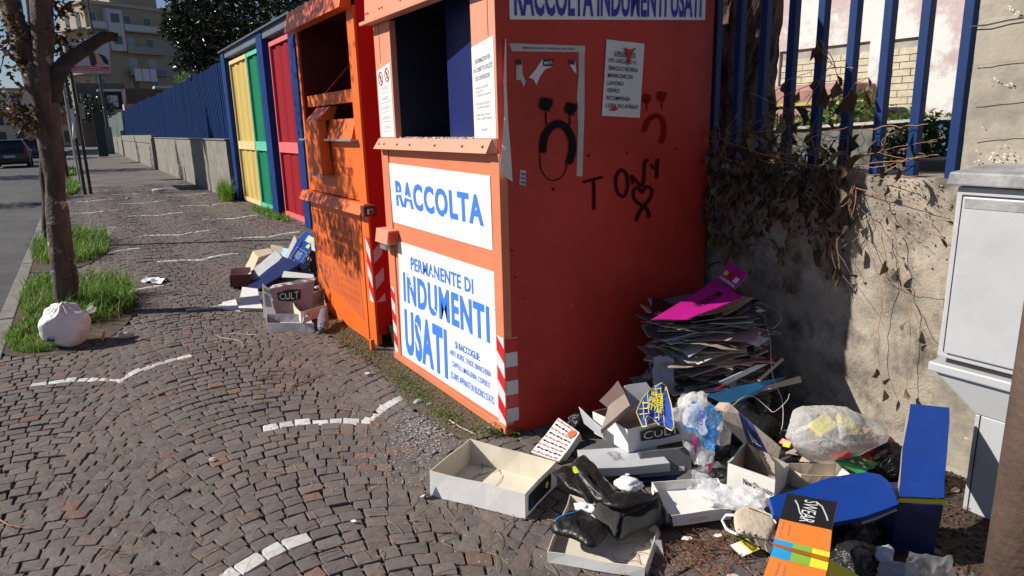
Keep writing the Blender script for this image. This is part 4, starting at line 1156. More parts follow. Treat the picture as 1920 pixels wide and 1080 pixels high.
def leafcloud(name, centers, n, size, mt, label=None, cat=None, kind=None, seed=1, parent=None, droop=.3, aspect=.45, group=None, shell=0.0, hollow=None):
    rr = random.Random(seed); mb = MB(); tot = sum(c[4] for c in centers)
    for c in centers:
        m_ = int(n * c[4] / tot)
        for _ in range(m_):
            d = V((rr.gauss(0, 1), rr.gauss(0, 1), rr.gauss(0, 1))).normalized() * ((rr.random() ** (1 / 3)) if shell == 0 else rr.uniform(shell, 1))
            p = V((c[0] + d.x * c[3][0], c[1] + d.y * c[3][1], c[2] + d.z * c[3][2]))
            if noise.noise(p * 1.1 / max(c[3]) * 2.2 + V((seed, 0, 0))) < -.12 and rr.random() < .8: continue
            L = size * rr.uniform(.6, 1.25); a = V((rr.gauss(0, 1), rr.gauss(0, 1), rr.gauss(0, .7) - droop)).normalized()
            b = a.cross(V((rr.gauss(0, 1), rr.gauss(0, 1), rr.gauss(0, 1)))).normalized() * (L * aspect / 2)
            nrm = a.cross(b).normalized() * L * .12
            k = len(mb.v)
            mb.v += [tuple(p), tuple(p + a * L * .45 + b + nrm), tuple(p + a * L * 1.0 - nrm), tuple(p + a * L * .45 - b + nrm)]
            mb.f += [(k, k + 1, k + 2), (k, k + 2, k + 3)]; mb.m += [0, 0]
    o = mb.build(name, mt, parent)
    if label: tag(o, label, cat, group, kind)
    elif kind: o['kind'] = kind
    return o
leafcloud('weeds', [(9.9, 8.0, 1.1, (1.0, 1.6, .5), 1), (8.6, 5.6, 1.3, (.7, .55, .55), .7), (7.4, 4.0, 1.05, (.7, 1.1, .42), .8), (8, 9, 1, (1.5, 2, .45), 1), (11.2, 6.2, 1.3, (.4, 1.2, .25), .5)], 9000, .10,
          leaf_mat('yard_weeds', (.03, .10, .015), (.16, .24, .03), .5, .4, .35), 'bright green weeds and bushes growing in the yard', None, 'stuff', 5)
# pine trunk behind the bars
tr = thing('pine_tree', 'large pine with plated brown bark behind the blue bars', 'tree', (3.85, 3.35, .5))
mb = MB(); P = []; rads = []
for i in range(60):
    z = .5 + i * .1; P.append((3.86 + .03 * math.sin(z), 3.36 + .02 * math.sin(z * 2), z)); rads.append(.235 * (1 - .035 * (z - 1)))
mb.tube(P, rads, 40)
for i, v_ in enumerate(mb.v):
    p = V(v_); c = V((3.86, 3.36, p.z)); d = (p - c); n_ = noise.voronoi(V((math.atan2(d.y, d.x) * 2.6, p.z * 3.2, 0)))[0]
    mb.v[i] = tuple(p + d.normalized() * min(.03, (n_[1] - n_[0]) * .10))
mb.build('trunk', C['pinebark'], tr, smooth=False)
leafcloud('weeds', [(5.2, 2.75, 1.25, (.25, .32, .22), 1), (4.6, 3.9, 1.05, (.3, .9, .3), .8)], 2600, .06, leaf_mat('shade_bush', (.012, .035, .008), (.06, .12, .02), .5, .4, .3), 'dark green bush in front of the inner yard wall', None, 'stuff', 6)
leafcloud('crown', [(3.9, 4.2, 7.2, (2.6, 2.6, 1.2), 1)], 3500, .22, C['magnolia'], parent=tr, seed=4, aspect=.2)

# dead vine over the low wall
vn = thing('dead_vine', 'dry brown creeper hanging over the low wall and blue bars', 'vine', (2.95, 2.3, 1.24))
vr = random.Random(17)
leafshapes = []
for i in range(8):
    mb = MB(); n = 5; L = 1.0; cu = vr.uniform(.5, 2.0); tw = vr.uniform(-1.6, 1.6); prev = None
    for k in range(n + 1):
        t = k / n; w_ = math.sin(math.pi * min(1, t * .95 + .03)) ** .8 * .36 * (1 + .25 * math.sin(9 * t + i)); ang = tw * t
        c = V((math.sin(cu * t * 1.5) * .3, 0, -t)); sd = V((math.cos(ang) * .55, math.sin(ang), 0)) * w_
        a = mb.vert(c - sd + V((w_ * .5, 0, 0))); m_ = mb.vert(c); b = mb.vert(c + sd + V((w_ * .5, 0, 0)))
        if prev: mb.face((prev[0], prev[1], m_, a)); mb.face((prev[1], prev[2], b, m_))
        prev = (a, m_, b)
    me = bpy.data.meshes.new('leaf'); me.from_pydata(mb.v, [], mb.f)
    dm = [C['deadleaf'], PM('dead_leaf_a', (.085, .045, .025), .8, .4, 8), PM('dead_leaf_b', (.03, .021, .015), .85, .4, 8), PM('dead_leaf_c', (.14, .10, .05), .8, .35, 8)][i % 4] if i < 4 else leafshapes[i - 4].materials[0]
    me.materials.append(dm); leafshapes.append(me)
def vleaf(p, s, n=[0]):
    o = bpy.data.objects.new('leaf', vr.choice(leafshapes)); COL.objects.link(o); o.parent = vn
    o.location = p - V(vn.location); o.scale = (s, s, s)
    o.rotation_euler = (vr.gauss(0, .35), vr.gauss(0, .35), vr.uniform(0, 6.28))
stems = MB()
def stem(pts, r=.003, leaves=0, ls=.05, mi=0):
    P = []
    for i in range(len(pts) - 1):
        for k in range(5): P.append(V(pts[i]).lerp(V(pts[i + 1]), k / 5) + V((vr.gauss(0, .004), vr.gauss(0, .004), vr.gauss(0, .004))))
    P.append(V(pts[-1]))
    stems.tube(P, [r * (1 - .5 * i / len(P)) for i in range(len(P))], 5, mi, cap=False)
    for _ in range(leaves):
        vleaf(vr.choice(P) + V((-.01, 0, 0)), ls * vr.uniform(.6, 1.3))
# hanging strands in front of the wall
def WX(px, py, X=2.955): return UX(px, py, X)
for pts, lv in ((((1560, 330), (1600, 370), (1640, 420), (1670, 475), (1705, 520)), 4), (((1640, 350), (1660, 400), (1690, 430), (1730, 460)), 3), (((1560, 340), (1690, 375), (1750, 390), (1785, 425)), 1),
                (((1650, 430), (1665, 500), (1652, 580), (1645, 680), (1660, 730)), 5), (((1675, 440), (1690, 520), (1705, 580), (1702, 680), (1700, 740), (1712, 770)), 4),
                (((1700, 560), (1735, 630), (1752, 665)), 1), (((1640, 330), (1700, 350), (1740, 380)), 2), (((1720, 400), (1745, 430), (1765, 450)), 2), (((1600, 360), (1630, 480), (1650, 520), (1690, 540), (1750, 545)), 3)):
    stem([WX(*p) for p in pts], .0020, max(1, lv - 2), .055)
for i in range(64):
    y0 = vr.uniform(1.85, 2.9); z0 = 1.24; L = vr.uniform(.12, .75); x0 = 2.96
    pts = [(x0 + .05, y0, z0 + .03), (x0 - .02 - vr.random() * .05, y0 + vr.gauss(0, .04), z0 - L * .35), (x0 - vr.random() * .05, y0 + vr.gauss(0, .06), z0 - L * .7), (x0 - .01, y0 + vr.gauss(0, .08), z0 - L)]
    stem(pts, .0018, 1 if i % 2 else 2, .075)
# tangle on top and up the bars
for i in range(64):
    y0 = vr.uniform(1.9, 2.95); p = V((2.98 + vr.uniform(-.05, .08), y0, 1.26)); pts = [p]
    for k in range(4):
        p = p + V((vr.gauss(0, .03), vr.gauss(.0, .11), vr.uniform(.0, .10) * (1 if y0 > 2.0 else .6))); pts.append(p)
    stem(pts, .0022, 1, .085)
for pts, lv in ((((1530, 300), (1510, 200), (1560, 120), (1530, 78), (1545, 100), (1570, 130)), 0), (((1540, 78), (1560, 110), (1575, 160), (1572, 230)), 4), (((1575, 200), (1600, 160), (1630, 145)), 2), (((1560, 125), (1600, 128)), 0),
                (((1440, 180), (1480, 150), (1520, 135)), 3), (((1430, 220), (1470, 180), (1560, 140)), 5), (((1630, 240), (1690, 235), (1740, 232)), 1), (((1640, 330), (1700, 300), (1760, 290)), 0), (((1500, 320), (1560, 310), (1640, 330), (1720, 330)), 3)):
    stem([UX(x, y, 3.0) for x, y in pts], .0024, lv, .07)
for (x, y) in ((1522, 92), (1568, 150), (1560, 175), (1600, 170), (1500, 165), (1545, 160), (1620, 165), (1648, 255), (1645, 262), (1470, 190), (1490, 200), (1535, 215), (1590, 250)):
    vleaf(UX(x, y, 2.99), vr.uniform(.07, .11))
for _ in range(150):
    y0 = vr.uniform(1.88, 2.92); vleaf(V((2.93 + vr.gauss(0, .03), y0, 1.22 + vr.gauss(-.05, .14))), vr.uniform(.05, .09))
stems.build('stems', C['twig'], vn)
dl = MB()
for _ in range(1300):
    yy = vr.uniform(1.9, 3.1); p = V((2.96 + vr.gauss(0, .04), yy, 1.24 - abs(vr.gauss(0, .16)) + (.12 if vr.random() < .5 else 0) * vr.random() * 2)); L = vr.uniform(.02, .05)
    a = V((vr.gauss(0, .5), vr.gauss(0, .6), -1)).normalized(); b = a.cross(V((vr.gauss(0, 1), vr.gauss(0, 1), 0))).normalized() * L * .3
    dl.poly([p, p + a * L * .5 + b, p + a * L, p + a * L * .5 - b])
tag(dl.build('leaf_litter', C['deadleaf'], vn), kind='stuff')

# ------------------------------------------------------------------ street trees
t1 = thing('street_tree', 'nearest street tree with smooth trunk and a sawn side branch', 'tree', (-.28, 6.92, 0), 'trees along the kerb')
YT = 6.92
def T(px, py, dy=0.0): return UY(px, py, YT + dy)
def limb(parent, pts, rads, mt, name='trunk', seg=18, seed=1):
    P = []; RR = []; pts = [V(p) for p in pts]; n = len(pts)
    for i in range(n - 1):
        p0, p1, p2, p3 = pts[max(i - 1, 0)], pts[i], pts[i + 1], pts[min(i + 2, n - 1)]
        for k in range(6):
            t = k / 6; P.append(.5 * ((2 * p1) + (p2 - p0) * t + (2 * p0 - 5 * p1 + 4 * p2 - p3) * t ** 2 + (3 * p1 - p0 - 3 * p2 + p3) * t ** 3)); RR.append(rads[i] * (1 - t) + rads[i + 1] * t)
    P.append(pts[-1]); RR.append(rads[-1])
    mb = MB(); mb.tube(P, RR, seg)
    for i, v_ in enumerate(mb.v):
        p = V(v_); q = P[min(i // seg, len(P) - 1)]; d = p - q
        if d.length > 1e-6: mb.v[i] = tuple(p + d.normalized() * (noise.fractal(V((p.x * 9 + seed, p.y * 9, p.z * 3)), .8, 2, 3) * d.length * .28))
    return mb.build(name, mt, parent, smooth=True)
limb(t1, [T(126, 598), T(124, 560), T(116, 470), T(106, 380), T(98, 290), T(90, 215), T(84, 170), T(78, 110), T(72, 50)], [.108, .090, .083, .083, .088, .092, .088, .07, .045], C['bark'])
limb(t1, [T(92, 240), T(78, 180), T(56, 125, .05), T(40, 70, .1), T(20, 10, .15), T(0, -60, .2), T(-20, -160, .3)], [.075, .092, .085, .082, .08, .075, .05], C['bark'], 'branch', 14, 2)
limb(t1, [T(92, 230), T(86, 170), T(82, 110), T(80, 50), T(78, -10), T(74, -90), T(70, -200)], [.075, .085, .082, .08, .078, .074, .05], C['bark'], 'branch', 14, 3)
limb(t1, [T(92, 190, -.0), T(110, 135, -.05), T(135, 108, -.08), T(160, 93, -.10), T(185, 74, -.10), T(205, 68, -.10), T(221, 71, -.10)], [.07, .066, .056, .05, .044, .038, .032], C['bark_dark'], 'sawn_branch', 12, 4)
tw = MB(); tr_ = random.Random(41); leafpts = []
for (a, b, n) in (((30, 60), (-10, 150), 1), ((60, 130), (5, 90), 1), ((5, 160), (50, 235), 2), ((20, 200), (62, 250), 1), ((-10, 180), (45, 215), 1), ((85, 50), (140, 8), 1), ((90, 90), (125, 60), 1), ((95, 100), (135, 70), 1), ((85, 20), (155, -5), 1), ((60, 60), (10, 60), 1), ((30, 30), (-10, 20), 1)):
    A = T(*a, .1); B = T(*b, tr_.uniform(-.3, .3)); P = [A.lerp(B, k / 6) + V((0, tr_.gauss(0, .03), tr_.gauss(0, .015))) for k in range(7)]
    tw.tube(P, [.008 * (1 - k / 8) for k in range(7)], 5, cap=False); leafpts += P[1:] * n
tw.build('twigs', C['bark_dark'], t1)
leafcloud('leaves', [(p.x, p.y, p.z, (.12, .16, .10), 1) for p in leafpts], 760, .062, C['brownleaf'], parent=t1, seed=6, aspect=.6)
# crown above the picture: it shades the orange bin
leafcloud('crown', [(-.35, 6.6, 3.75, (.8, .6, .75), 1), (-.75, 6.6, 4.3, (.8, .6, .6), .9), (-.2, 6.25, 3.35, (.5, .4, .32), .5), (-.6, 7.6, 4.4, (.9, .7, .6), .7), (-.9, 6.9, 5.0, (.9, .8, .6), .5), (-.3, 7.2, 6.0, (1.5, 1.5, .7), 1.6), (-1.3, 6.9, 3.4, (.45, .5, .5), .9), (-1.15, 6.6, 3.0, (.25, .35, .25), .3)], 11000, .07, C['brownleaf'], parent=t1, seed=8, aspect=.6)

def far_tree(x, y, h, r, mt, label, seed, n=2500, size=.16, trunk=.11, lean=0, cz=.72):
    o = thing('street_tree', label, 'tree', (x, y, 0), 'trees along the kerb')
    limb(o, [(x, y, -.02), (x + lean * .3, y, h * .3), (x + lean * .7, y, h * .55), (x + lean, y, h * .85)], [trunk, trunk * .85, trunk * .7, trunk * .3], C['bark_dark'], seg=10, seed=seed)
    leafcloud('crown', [(x + lean, y, h * cz, (r, r, r * .75), 1), (x + lean + r * .5, y + r * .3, h * (cz + .1), (r * .6, r * .6, r * .5), .5), (x + lean - r * .5, y, h * (cz - .06), (r * .6, r * .6, r * .5), .5)], n, size, mt, parent=o, seed=seed)
    return o
t2 = thing('street_tree', 'thin dark second street tree just behind the nearest trunk', 'tree', (-.5, 11.4, 0), 'trees along the kerb')
def T2(px, py): return UY(px, py, 11.4)
limb(t2, [T2(93, 452), T2(90, 420), T2(86, 340), T2(82, 250), T2(76, 180), T2(60, 60), T2(50, -60)], [.085, .072, .065, .06, .055, .05, .04], C['bark_dark'], seg=12)
limb(t2, [T2(80, 210), T2(60, 235), T2(44, 215)], [.03, .015, .006], C['bark_dark'], 'branch', 8)
leafcloud('crown', [(-.9, 12.0, 4.9, (1.5, 1.3, .7), 1)], 900, .09, C['brownleaf'], parent=t2, seed=18, aspect=.6)
far_tree(-.42, 27.5, 4.0, .55, C['brownleaf'], 'small round headed street tree beyond the sign poles', 21, 1400, .12, .05)
far_tree(-1.0, 45, 4.2, .8, C['magnolia'], 'dark leaning street tree far along the kerb', 22, 1200, .16, .06, .3)
far_tree(2.2, 92, 6, 2.0, C['magnolia'], 'dark tree at the far end of the pavement', 23, 1600, .35, .12)
far_tree(-7.0, 60, 6.5, 1.8, leaf_mat('orange_leaves', (.10, .05, .012), (.42, .19, .03), .5, .4, .3), 'far tree with orange leaves on the other side of the road', 24, 1500, .3, .1)
far_tree(-9.5, 40, 10, 2.6, C['magnolia'], 'tall dark tree on the far left side of the road', 25, 2600, .3, .16)
far_tree(-12.0, 60, 10, 3.0, C['magnolia'], 'broad dark tree farther left on the road side', 26, 2200, .35, .16)

far_tree(-6.6, 23.6, 4.6, 1.0, C['magnolia'], 'small street tree across the road, its shadow lying on the asphalt', 27, 2200, .14, .07, 0, .86)
# magnolia behind the fence
mg = thing('magnolia_tree', 'big glossy dark evergreen tree rising over the blue fence', 'tree', (8.5, 21, 0))
cl = []
for (px, py, Y, rx, rz, w) in ((440, 60, 22, 1.7, 1.2, 1.3), (520, 10, 21, 1.8, 1.4, 1.3), (395, 30, 22, 1.1, .9, .8), (380, 95, 22, .75, .5, .55), (350, 60, 22, .6, .45, .35), (330, 30, 22, .42, .35, .2), (420, 120, 22, .9, .5, .5), (345, 118, 22, .3, .25, .12),
                               (600, 20, 20, 1.4, 1.3, 1.0), (400, -40, 22, 1.6, 1.0, 1), (500, -70, 21, 2, 1.2, 1.3), (600, -60, 20, 1.8, 1.2, 1.2), (320, 55, 22, .25, .2, .1), (360, 0, 22, .6, .5, .3)):
    p = UY(px, py, Y); cl.append((p.x, p.y, p.z, (rx, rx, rz), w))
leafcloud('crown', cl, 15000, .19, C['magnolia'], parent=mg, seed=33, aspect=.42)
c0 = UY(520, 60, 21.5)
limb(mg, [(c0.x, c0.y, 0), (c0.x, c0.y, 2.5), (c0.x - .3, c0.y, 4.5), (c0.x - .4, c0.y, 7)], [.28, .22, .16, .06], C['bark_dark'], seg=12)
for k in range(5):
    q = cl[k]; limb(mg, [(c0.x - .2, c0.y, 3.4 + k * .3), ((c0.x + q[0]) / 2, q[1], (4 + q[2]) / 2), (q[0], q[1], q[2])], [.10, .07, .03], C['bark_dark'], 'branch', 8, k)
leafcloud('shrub', [(3.6, 27.5, 3.2, (.5, .8, .35), 1), (3.5, 24, 2.95, (.3, .5, .2), .4)], 700, .09, C['grass'], 'green bush tips showing over the blue fence', 'shrub', seed=34)
# ------------------------------------------------------------------ far apartment block
ub = V((13.9, 6.4, 0)).normalized(); wb = V((-ub.y, ub.x, 0)); A0 = V((3.5, 120, 0)); NB = -wb   # NB points to the camera side
def FP(px, py):
    d = ray(px, py); t = (A0 - CO).dot(wb) / d.dot(wb); p = CO + d * t
    return (p - A0).dot(ub), p.z
bl = thing('apartment_block', 'tall ochre apartment block with balconies and laundry beyond the fence', 'building', A0)
och = PM('ochre_render', (.35, .285, .215), .9, .12, .25, dirt=(.36, .28, .19), dscale=.3)
bal = PM('balcony_front', (.30, .28, .25), .8, .15, 1); pane = PM('window_glass', (.05, .065, .08), .15, .2, 1)
shut = PM('blue_shutter', (.28, .36, .42), .5, .1, 2); shut2 = PM('brown_shutter', (.20, .12, .09), .6, .1, 2); offw = PM('veranda_white', (.5, .5, .5), .6, .1, 1)
H0 = 19.7
def bb(mb, s0, s1, d0, d1, z0, z1, mi=0):
    f = lambda s, d: A0 + ub * s + wb * d
    a, b, c, e = f(s0, d0), f(s1, d0), f(s1, d1), f(s0, d1)
    mb.hexa([(q.x, q.y, z0) for q in (a, b, c, e)], [(q.x, q.y, z1) for q in (a, b, c, e)], mi)
mb = MB(); bb(mb, 0, 30, 0, 7.5, 0, H0); bb(mb, 9.8, 30, 0.0, 12, 0, H0 - .05) if False else None; mb.build('wall', och, bl)
mb = MB(); bb(mb, -.3, 30.3, -.35, 7.8, H0, H0 + .45); mb.build('cornice', PM('cornice', (.40, .37, .32), .8), bl)
mb = MB(); bb(mb, 4.3, 11.5, 1, 6, H0 + .45, H0 + 3.3); mb.build('stair_tower', och, bl)
mb = MB(); bb(mb, 4.1, 11.7, .8, 6.2, H0 + 3.31, H0 + 3.6); mb.build('stair_tower_roof', PM('tower_roof', (.35, .33, .3), .8), bl)
br_ = random.Random(2)
def window(s, z, w, h, mt, d=0.0, sill=False):
    mb = MB(); bb(mb, s - w / 2 - .08, s + w / 2 + .08, d - .05, d - .005, z - .08, z + h + .08); f = mb.build('window', offw, bl)
    mb = MB(); bb(mb, s - w / 2, s + w / 2, d - .07, d - .055, z, z + h); mb.build('pane', mt, f)
FH = 3.05
for k in range(6):
    zf = H0 - .45 - FH * (k + 1) + .2
    for s, w in ((1.0, .9), (6.0, 1.0), (9.0, 1.1), (16.2, 1.0), (18.8, 1.2), (23.5, 1.1), (26.5, 1.1)):
        window(s, zf + .05, w, 2.1, [pane, shut, shut2, shut, pane][br_.randrange(5)])
    window(12.9, zf + .9, .95, 1.1, pane)
    for s0, s1 in ((.0, 2.3), (4.8, 10.8), (15.2, 20.3), (22.3, 28)):
        mb = MB(); bb(mb, s0, s1, -1.25, -.001, zf - .2, zf - .02); q = mb.build('balcony', bal, bl)
        mb = MB(); bb(mb, s0, s1, -1.25, -1.18, zf - .019, zf + .85); mb.build('parapet', bal if br_.random() < .6 else offw, q)
mb = MB(); bb(mb, 2.5, 4.7, -1.2, -.01, H0 - 6.3, H0 - .6); v1 = mb.build('glazed_veranda', offw, bl)
mb = MB(); bb(mb, 3.0, 4.2, -1.25, -1.21, H0 - 2.4, H0 - 1.2); mb.build('pane', pane, v1)
mb = MB(); bb(mb, 3.0, 4.2, -1.25, -1.21, H0 - 5.4, H0 - 4.2); mb.build('pane', pane, v1)
mb = MB()
for s0, s1 in ((5.2, 6.3), (6.4, 7.5), (7.6, 8.6)): bb(mb, s0, s1, -1.4, -1.36, H0 - .45 - FH * 3 - .9, H0 - .45 - FH * 3 + .9)
mb.build('laundry', PM('laundry_white', (.62, .62, .66), .9), bl)
mb = MB()
for s0 in (8.7, 9.3, 9.9): bb(mb, s0, s0 + .45, -1.4, -1.36, H0 - .45 - FH * 3 + .2, H0 - .45 - FH * 3 + .85)
mb.build('laundry', PM('laundry_blue', (.2, .17, .4), .9), bl)
mb = MB()
for s in (13.8, 17.2): p = A0 + ub * s + wb * 1; mb.tube([(p.x, p.y, H0 + .4), (p.x, p.y, H0 + 1.3)], .05, 6); mb.tube([(p.x, p.y - .12, H0 + 1.3), (p.x, p.y - .2, H0 + 1.35)], [.45, .4], 12)
mb.build('satellite_dish', bal, bl)
mb = MB()
for s, h in ((16.9, 3.2), (20.6, 3.6), (24.9, 2.6), (7, 5.5)):
    p = A0 + ub * s + wb * 1; mb.tube([(p.x, p.y, H0 + .4), (p.x, p.y, H0 + h)], .03, 5); mb.tube([(p.x - .6, p.y, H0 + h - .2), (p.x + .6, p.y, H0 + h - .2)], .02, 4); mb.tube([(p.x - .4, p.y, H0 + h - .5), (p.x + .4, p.y, H0 + h - .5)], .02, 4)
mb.build('aerial', PM('aerial_metal', (.3, .3, .3), .5), bl)
# sunlit left side of the block
for k in range(6):
    zf = H0 - .45 - FH * (k + 1) + .2
    for d in (2.0, 5.2):
        p = A0 + wb * d; mb = MB()
        e = lambda dd, oo: A0 + wb * dd - ub * oo
        a, b, c, f_ = e(d - .55, .06), e(d + .55, .06), e(d + .55, .005), e(d - .55, .005)
        mb.hexa([(q.x, q.y, zf) for q in (a, b, c, f_)], [(q.x, q.y, zf + 2.1) for q in (a, b, c, f_)]); mb.build('window', shut2 if k % 2 else pane, bl)
    a, b, c, f_ = e(.2, 1.1), e(7, 1.1), e(7, .001), e(.2, .001); mb = MB()
    mb.hexa([(q.x, q.y, zf - .2) for q in (a, b, c, f_)], [(q.x, q.y, zf + .02) for q in (a, b, c, f_)]); mb.build('balcony', bal, bl)
# lower dark buildings in front of it
lo = thing('low_building', 'low dark rendered building with a white framed loggia below the apartment block', 'building', (6, 104, 0))
dk = PM('dark_render', (.13, .115, .10), .9, .2, .3); dkb = PM('dark_brick', (.12, .085, .065), .9, .25, .8)
def bx3(nm, parent, px0, px1, ptop, Y, mt, dep=8):
    a = UY(px0, ptop, Y); b = UY(px1, ptop, Y); mb = MB(); mb.box(a.x, b.x, Y, Y + dep, 0, (a.z + b.z) / 2); return mb.build(nm, mt, parent)
bx3('wall', lo, 140, 233, 156, 106, dk); bx3('brick_wing', lo, 233, 330, 166, 104, dkb, 9)
mb = MB(); a = UY(186, 172, 103); b = UY(232, 205, 103); mb.box(a.x, b.x, 102.8, 103.9, b.z, a.z); lg = mb.build('loggia', PM('loggia_dark', (.03, .028, .025), .8), lo)
mb = MB(); mb.box(a.x - .2, b.x + .2, 102.5, 103.9, a.z + .01, a.z + .3); mb.box(b.x, b.x + .3, 102.5, 103.9, b.z - .8, a.z); mb.build('loggia_frame', offw, lg)
mb = MB(); mb.box(a.x + .7, a.x + 1.9, 102.7, 102.79, b.z + .3, b.z + 1.7); mb.build('curtain', offw, lg)
mb = MB(); mb.box(a.x, b.x, 102.2, 102.79, b.z - .8, b.z - .01); mb.build('parapet', bal, lg)
for (x0, x1, y0, y1) in ((150, 158, 175, 190), (164, 172, 176, 192), (165, 178, 205, 222), (205, 222, 212, 228)):
    a = UY(x0, y0, 103.5); b = UY(x1, y1, 103.5); mb = MB(); mb.box(a.x, b.x, 103.4, 105.99, b.z, a.z); mb.build('window', PM('dull_window', (.16, .16, .17), .5), lo)
mb = MB(); a = UY(286, 153, 103); b = UY(322, 163, 103); mb.box(a.x, b.x, 101.5, 103.9, b.z - .25, b.z + .05); mb.build('awning', offw, lo)
s1 = thing('shop_front', 'small far building with a pale tiled roof edge at the end of the fence', 'building', (9, 96, 0))
a = UY(232, 195, 96); b = UY(250, 215, 96); mb = MB(); mb.box(a.x, b.x + 1, 96, 99, 0, a.z); mb.build('wall', PM('pinkish', (.45, .3, .25), .8), s1)
# left side of the street
def street_house(label, x0, x1, y0, y1, h, mt, seed, floors, sunny=False):
    o = thing('street_house', label, 'building', ((x0 + x1) / 2, y0, 0)); rr = random.Random(seed)
    mb = MB(); mb.box(x0, x1, y0, y1, -.1, h); mb.build('wall', mt, o)
    mb = MB(); mb.box(x0 - .3, x1 + .3, y0 - .3, y1 + .3, h, h + .3); mb.build('cornice', bal, o)
    fh = h / floors
    for k in range(floors):
        z = k * fh
        for i in range(max(1, int((x1 - x0) / 2.2))):
            s = x0 + 1.1 + i * 2.2
            if s > x1 - .4: break
            mb = MB(); mb.box(s - .5, s + .5, y0 - .04, y0 - .002, z + .5, z + 2.3); mb.build('window', [pane, shut2, shut][rr.randrange(3)], o)
        n = int((y1 - y0) / 3.2)
        for i in range(n):
            s = y0 + 1.4 + i * 3.2
            mb = MB(); mb.box(x1 + .002, x1 + .05, s - .55, s + .55, z + .4, z + 2.4); mb.build('window', [pane, shut2, shut][rr.randrange(3)], o)
            if k: mb = MB(); mb.box(x1 + .001, x1 + 1.1, s - 1.2, s + 1.2, z + .1, z + .25); mb.box(x1 + 1.05, x1 + 1.1, s - 1.2, s + 1.2, z + .26, z + 1.1); mb.build('balcony', bal, o)
    return o
street_house('dark brown shaded apartment house at the far left of the street', -30, -11, 72, 96, 10.5, PM('brown_render', (.16, .10, .075), .9, .15, .4), 1, 4)
street_house('pale cream house in sunlight far down the street', -12.5, -4.5, 128, 150, 8.2, PM('cream_render', (.60, .52, .42), .85, .08, .4), 2, 3)
street_house('far beige house with flat roof left of the billboard', -5.6, -.8, 170, 190, 9.0, PM('beige_render', (.5, .43, .35), .85, .08, .4), 3, 3)
street_house('grey pink house behind the sign poles', -2.2, 1.0, 140, 150, 8.5, PM('greypink_render', (.42, .34, .32), .85, .08, .4), 4, 3)
street_house('distant ochre house closing the street', -9.5, -6.0, 200, 215, 10.5, PM('ochre_far', (.5, .38, .26), .85, .08, .4), 5, 3)

# ------------------------------------------------------------------ cars
def car(label, x, y, paint, seed, lights=True, van=False):
    o = thing('parked_car', label, 'car', (x, y, -.12), 'cars on the road'); L = 4.0; W = .84; gl = C['carglass']
    mb = MB(); z0 = -.12
    prof = [(0.0, .35), (0.02, .75), (.08, .95), (.35, 1.02), (1.2, 1.03), (2.9, .98), (3.7, .80), (3.98, .62), (4.0, .32)]
    n = len(prof)
    lft = [mb.vert((x - W * (1 if 0 < i < n - 1 else .93), y + p[0], z0 + p[1])) for i, p in enumerate(prof)]
    rgt = [mb.vert((x + W * (1 if 0 < i < n - 1 else .93), y + p[0], z0 + p[1])) for i, p in enumerate(prof)]
    bl_ = [mb.vert((x - W * .95, y + .1, z0 + .2)), mb.vert((x - W * .95, y + 3.9, z0 + .2))]; br2 = [mb.vert((x + W * .95, y + .1, z0 + .2)), mb.vert((x + W * .95, y + 3.9, z0 + .2))]
    for i in range(n - 1): mb.face((lft[i], rgt[i], rgt[i + 1], lft[i + 1]))
    mb.face([bl_[0]] + lft + [bl_[1]]); mb.face(([br2[0]] + rgt + [br2[1]])[::-1]); mb.face((bl_[0], br2[0], rgt[0], lft[0])); mb.face((bl_[1], lft[-1], rgt[-1], br2[1])); mb.face((bl_[0], bl_[1], br2[1], br2[0]))
    mb.build('body', paint, o, bevel=.05)
    mb = MB(); mb.hexa([(x - W * .97, y + .12, z0 + .98), (x + W * .97, y + .12, z0 + .98), (x + W * .95, y + 2.9, z0 + .98), (x - W * .95, y + 2.9, z0 + .98)],
                       [(x - W * .76, y + .5, z0 + 1.43), (x + W * .76, y + .5, z0 + 1.43), (x + W * .74, y + 2.0, z0 + 1.46), (x - W * .74, y + 2.0, z0 + 1.46)]); mb.build('cabin', gl, o, bevel=.03)
    mb = MB(); mb.hexa([(x - W * .79, y + .40, z0 + 1.42), (x + W * .79, y + .40, z0 + 1.42), (x + W * .77, y + 2.1, z0 + 1.45), (x - W * .77, y + 2.1, z0 + 1.45)],
                       [(x - W * .72, y + .46, z0 + 1.47), (x + W * .72, y + .46, z0 + 1.47), (x + W * .70, y + 2.0, z0 + 1.49), (x - W * .70, y + 2.0, z0 + 1.49)]); mb.build('roof', paint, o, bevel=.02)
    for sx in (-1, 1):
        for yy in (.75, 3.2):
            mb = MB(); mb.tube([(x + sx * (W - .16), y + yy, z0 + .31), (x + sx * (W + .01), y + yy, z0 + .31)], .31, 18); w_ = mb.build('wheel', C['tyre'], o)
            mb = MB(); mb.tube([(x + sx * (W + .012), y + yy, z0 + .31), (x + sx * (W + .02), y + yy, z0 + .31)], .19, 14); mb.build('rim', C['galv'], w_)
        mb = MB(); mb.hexa([(x + sx * W * .98, y - .005, z0 + .72), (x + sx * W * .80, y - .02, z0 + .72), (x + sx * W * .80, y + .06, z0 + .72), (x + sx * W * .98, y + .08, z0 + .72)],
                           [(x + sx * W * .98, y + .10, z0 + 1.15), (x + sx * W * .86, y + .08, z0 + 1.15), (x + sx * W * .86, y + .14, z0 + 1.15), (x + sx * W * .98, y + .18, z0 + 1.15)]); mb.build('tail_light', C['taillight'], o)
    mb = MB(); mb.box(x - .26, x + .26, y - .035, y + .0, z0 + .55, z0 + .67); mb.build('number_plate', offw, o)
    mb = MB(); mb.box(x - W, x + W, y - .06, y + .06, z0 + .28, z0 + .48); mb.build('bumper', C['dark'] if seed % 2 else paint, o, bevel=.03)
    return o
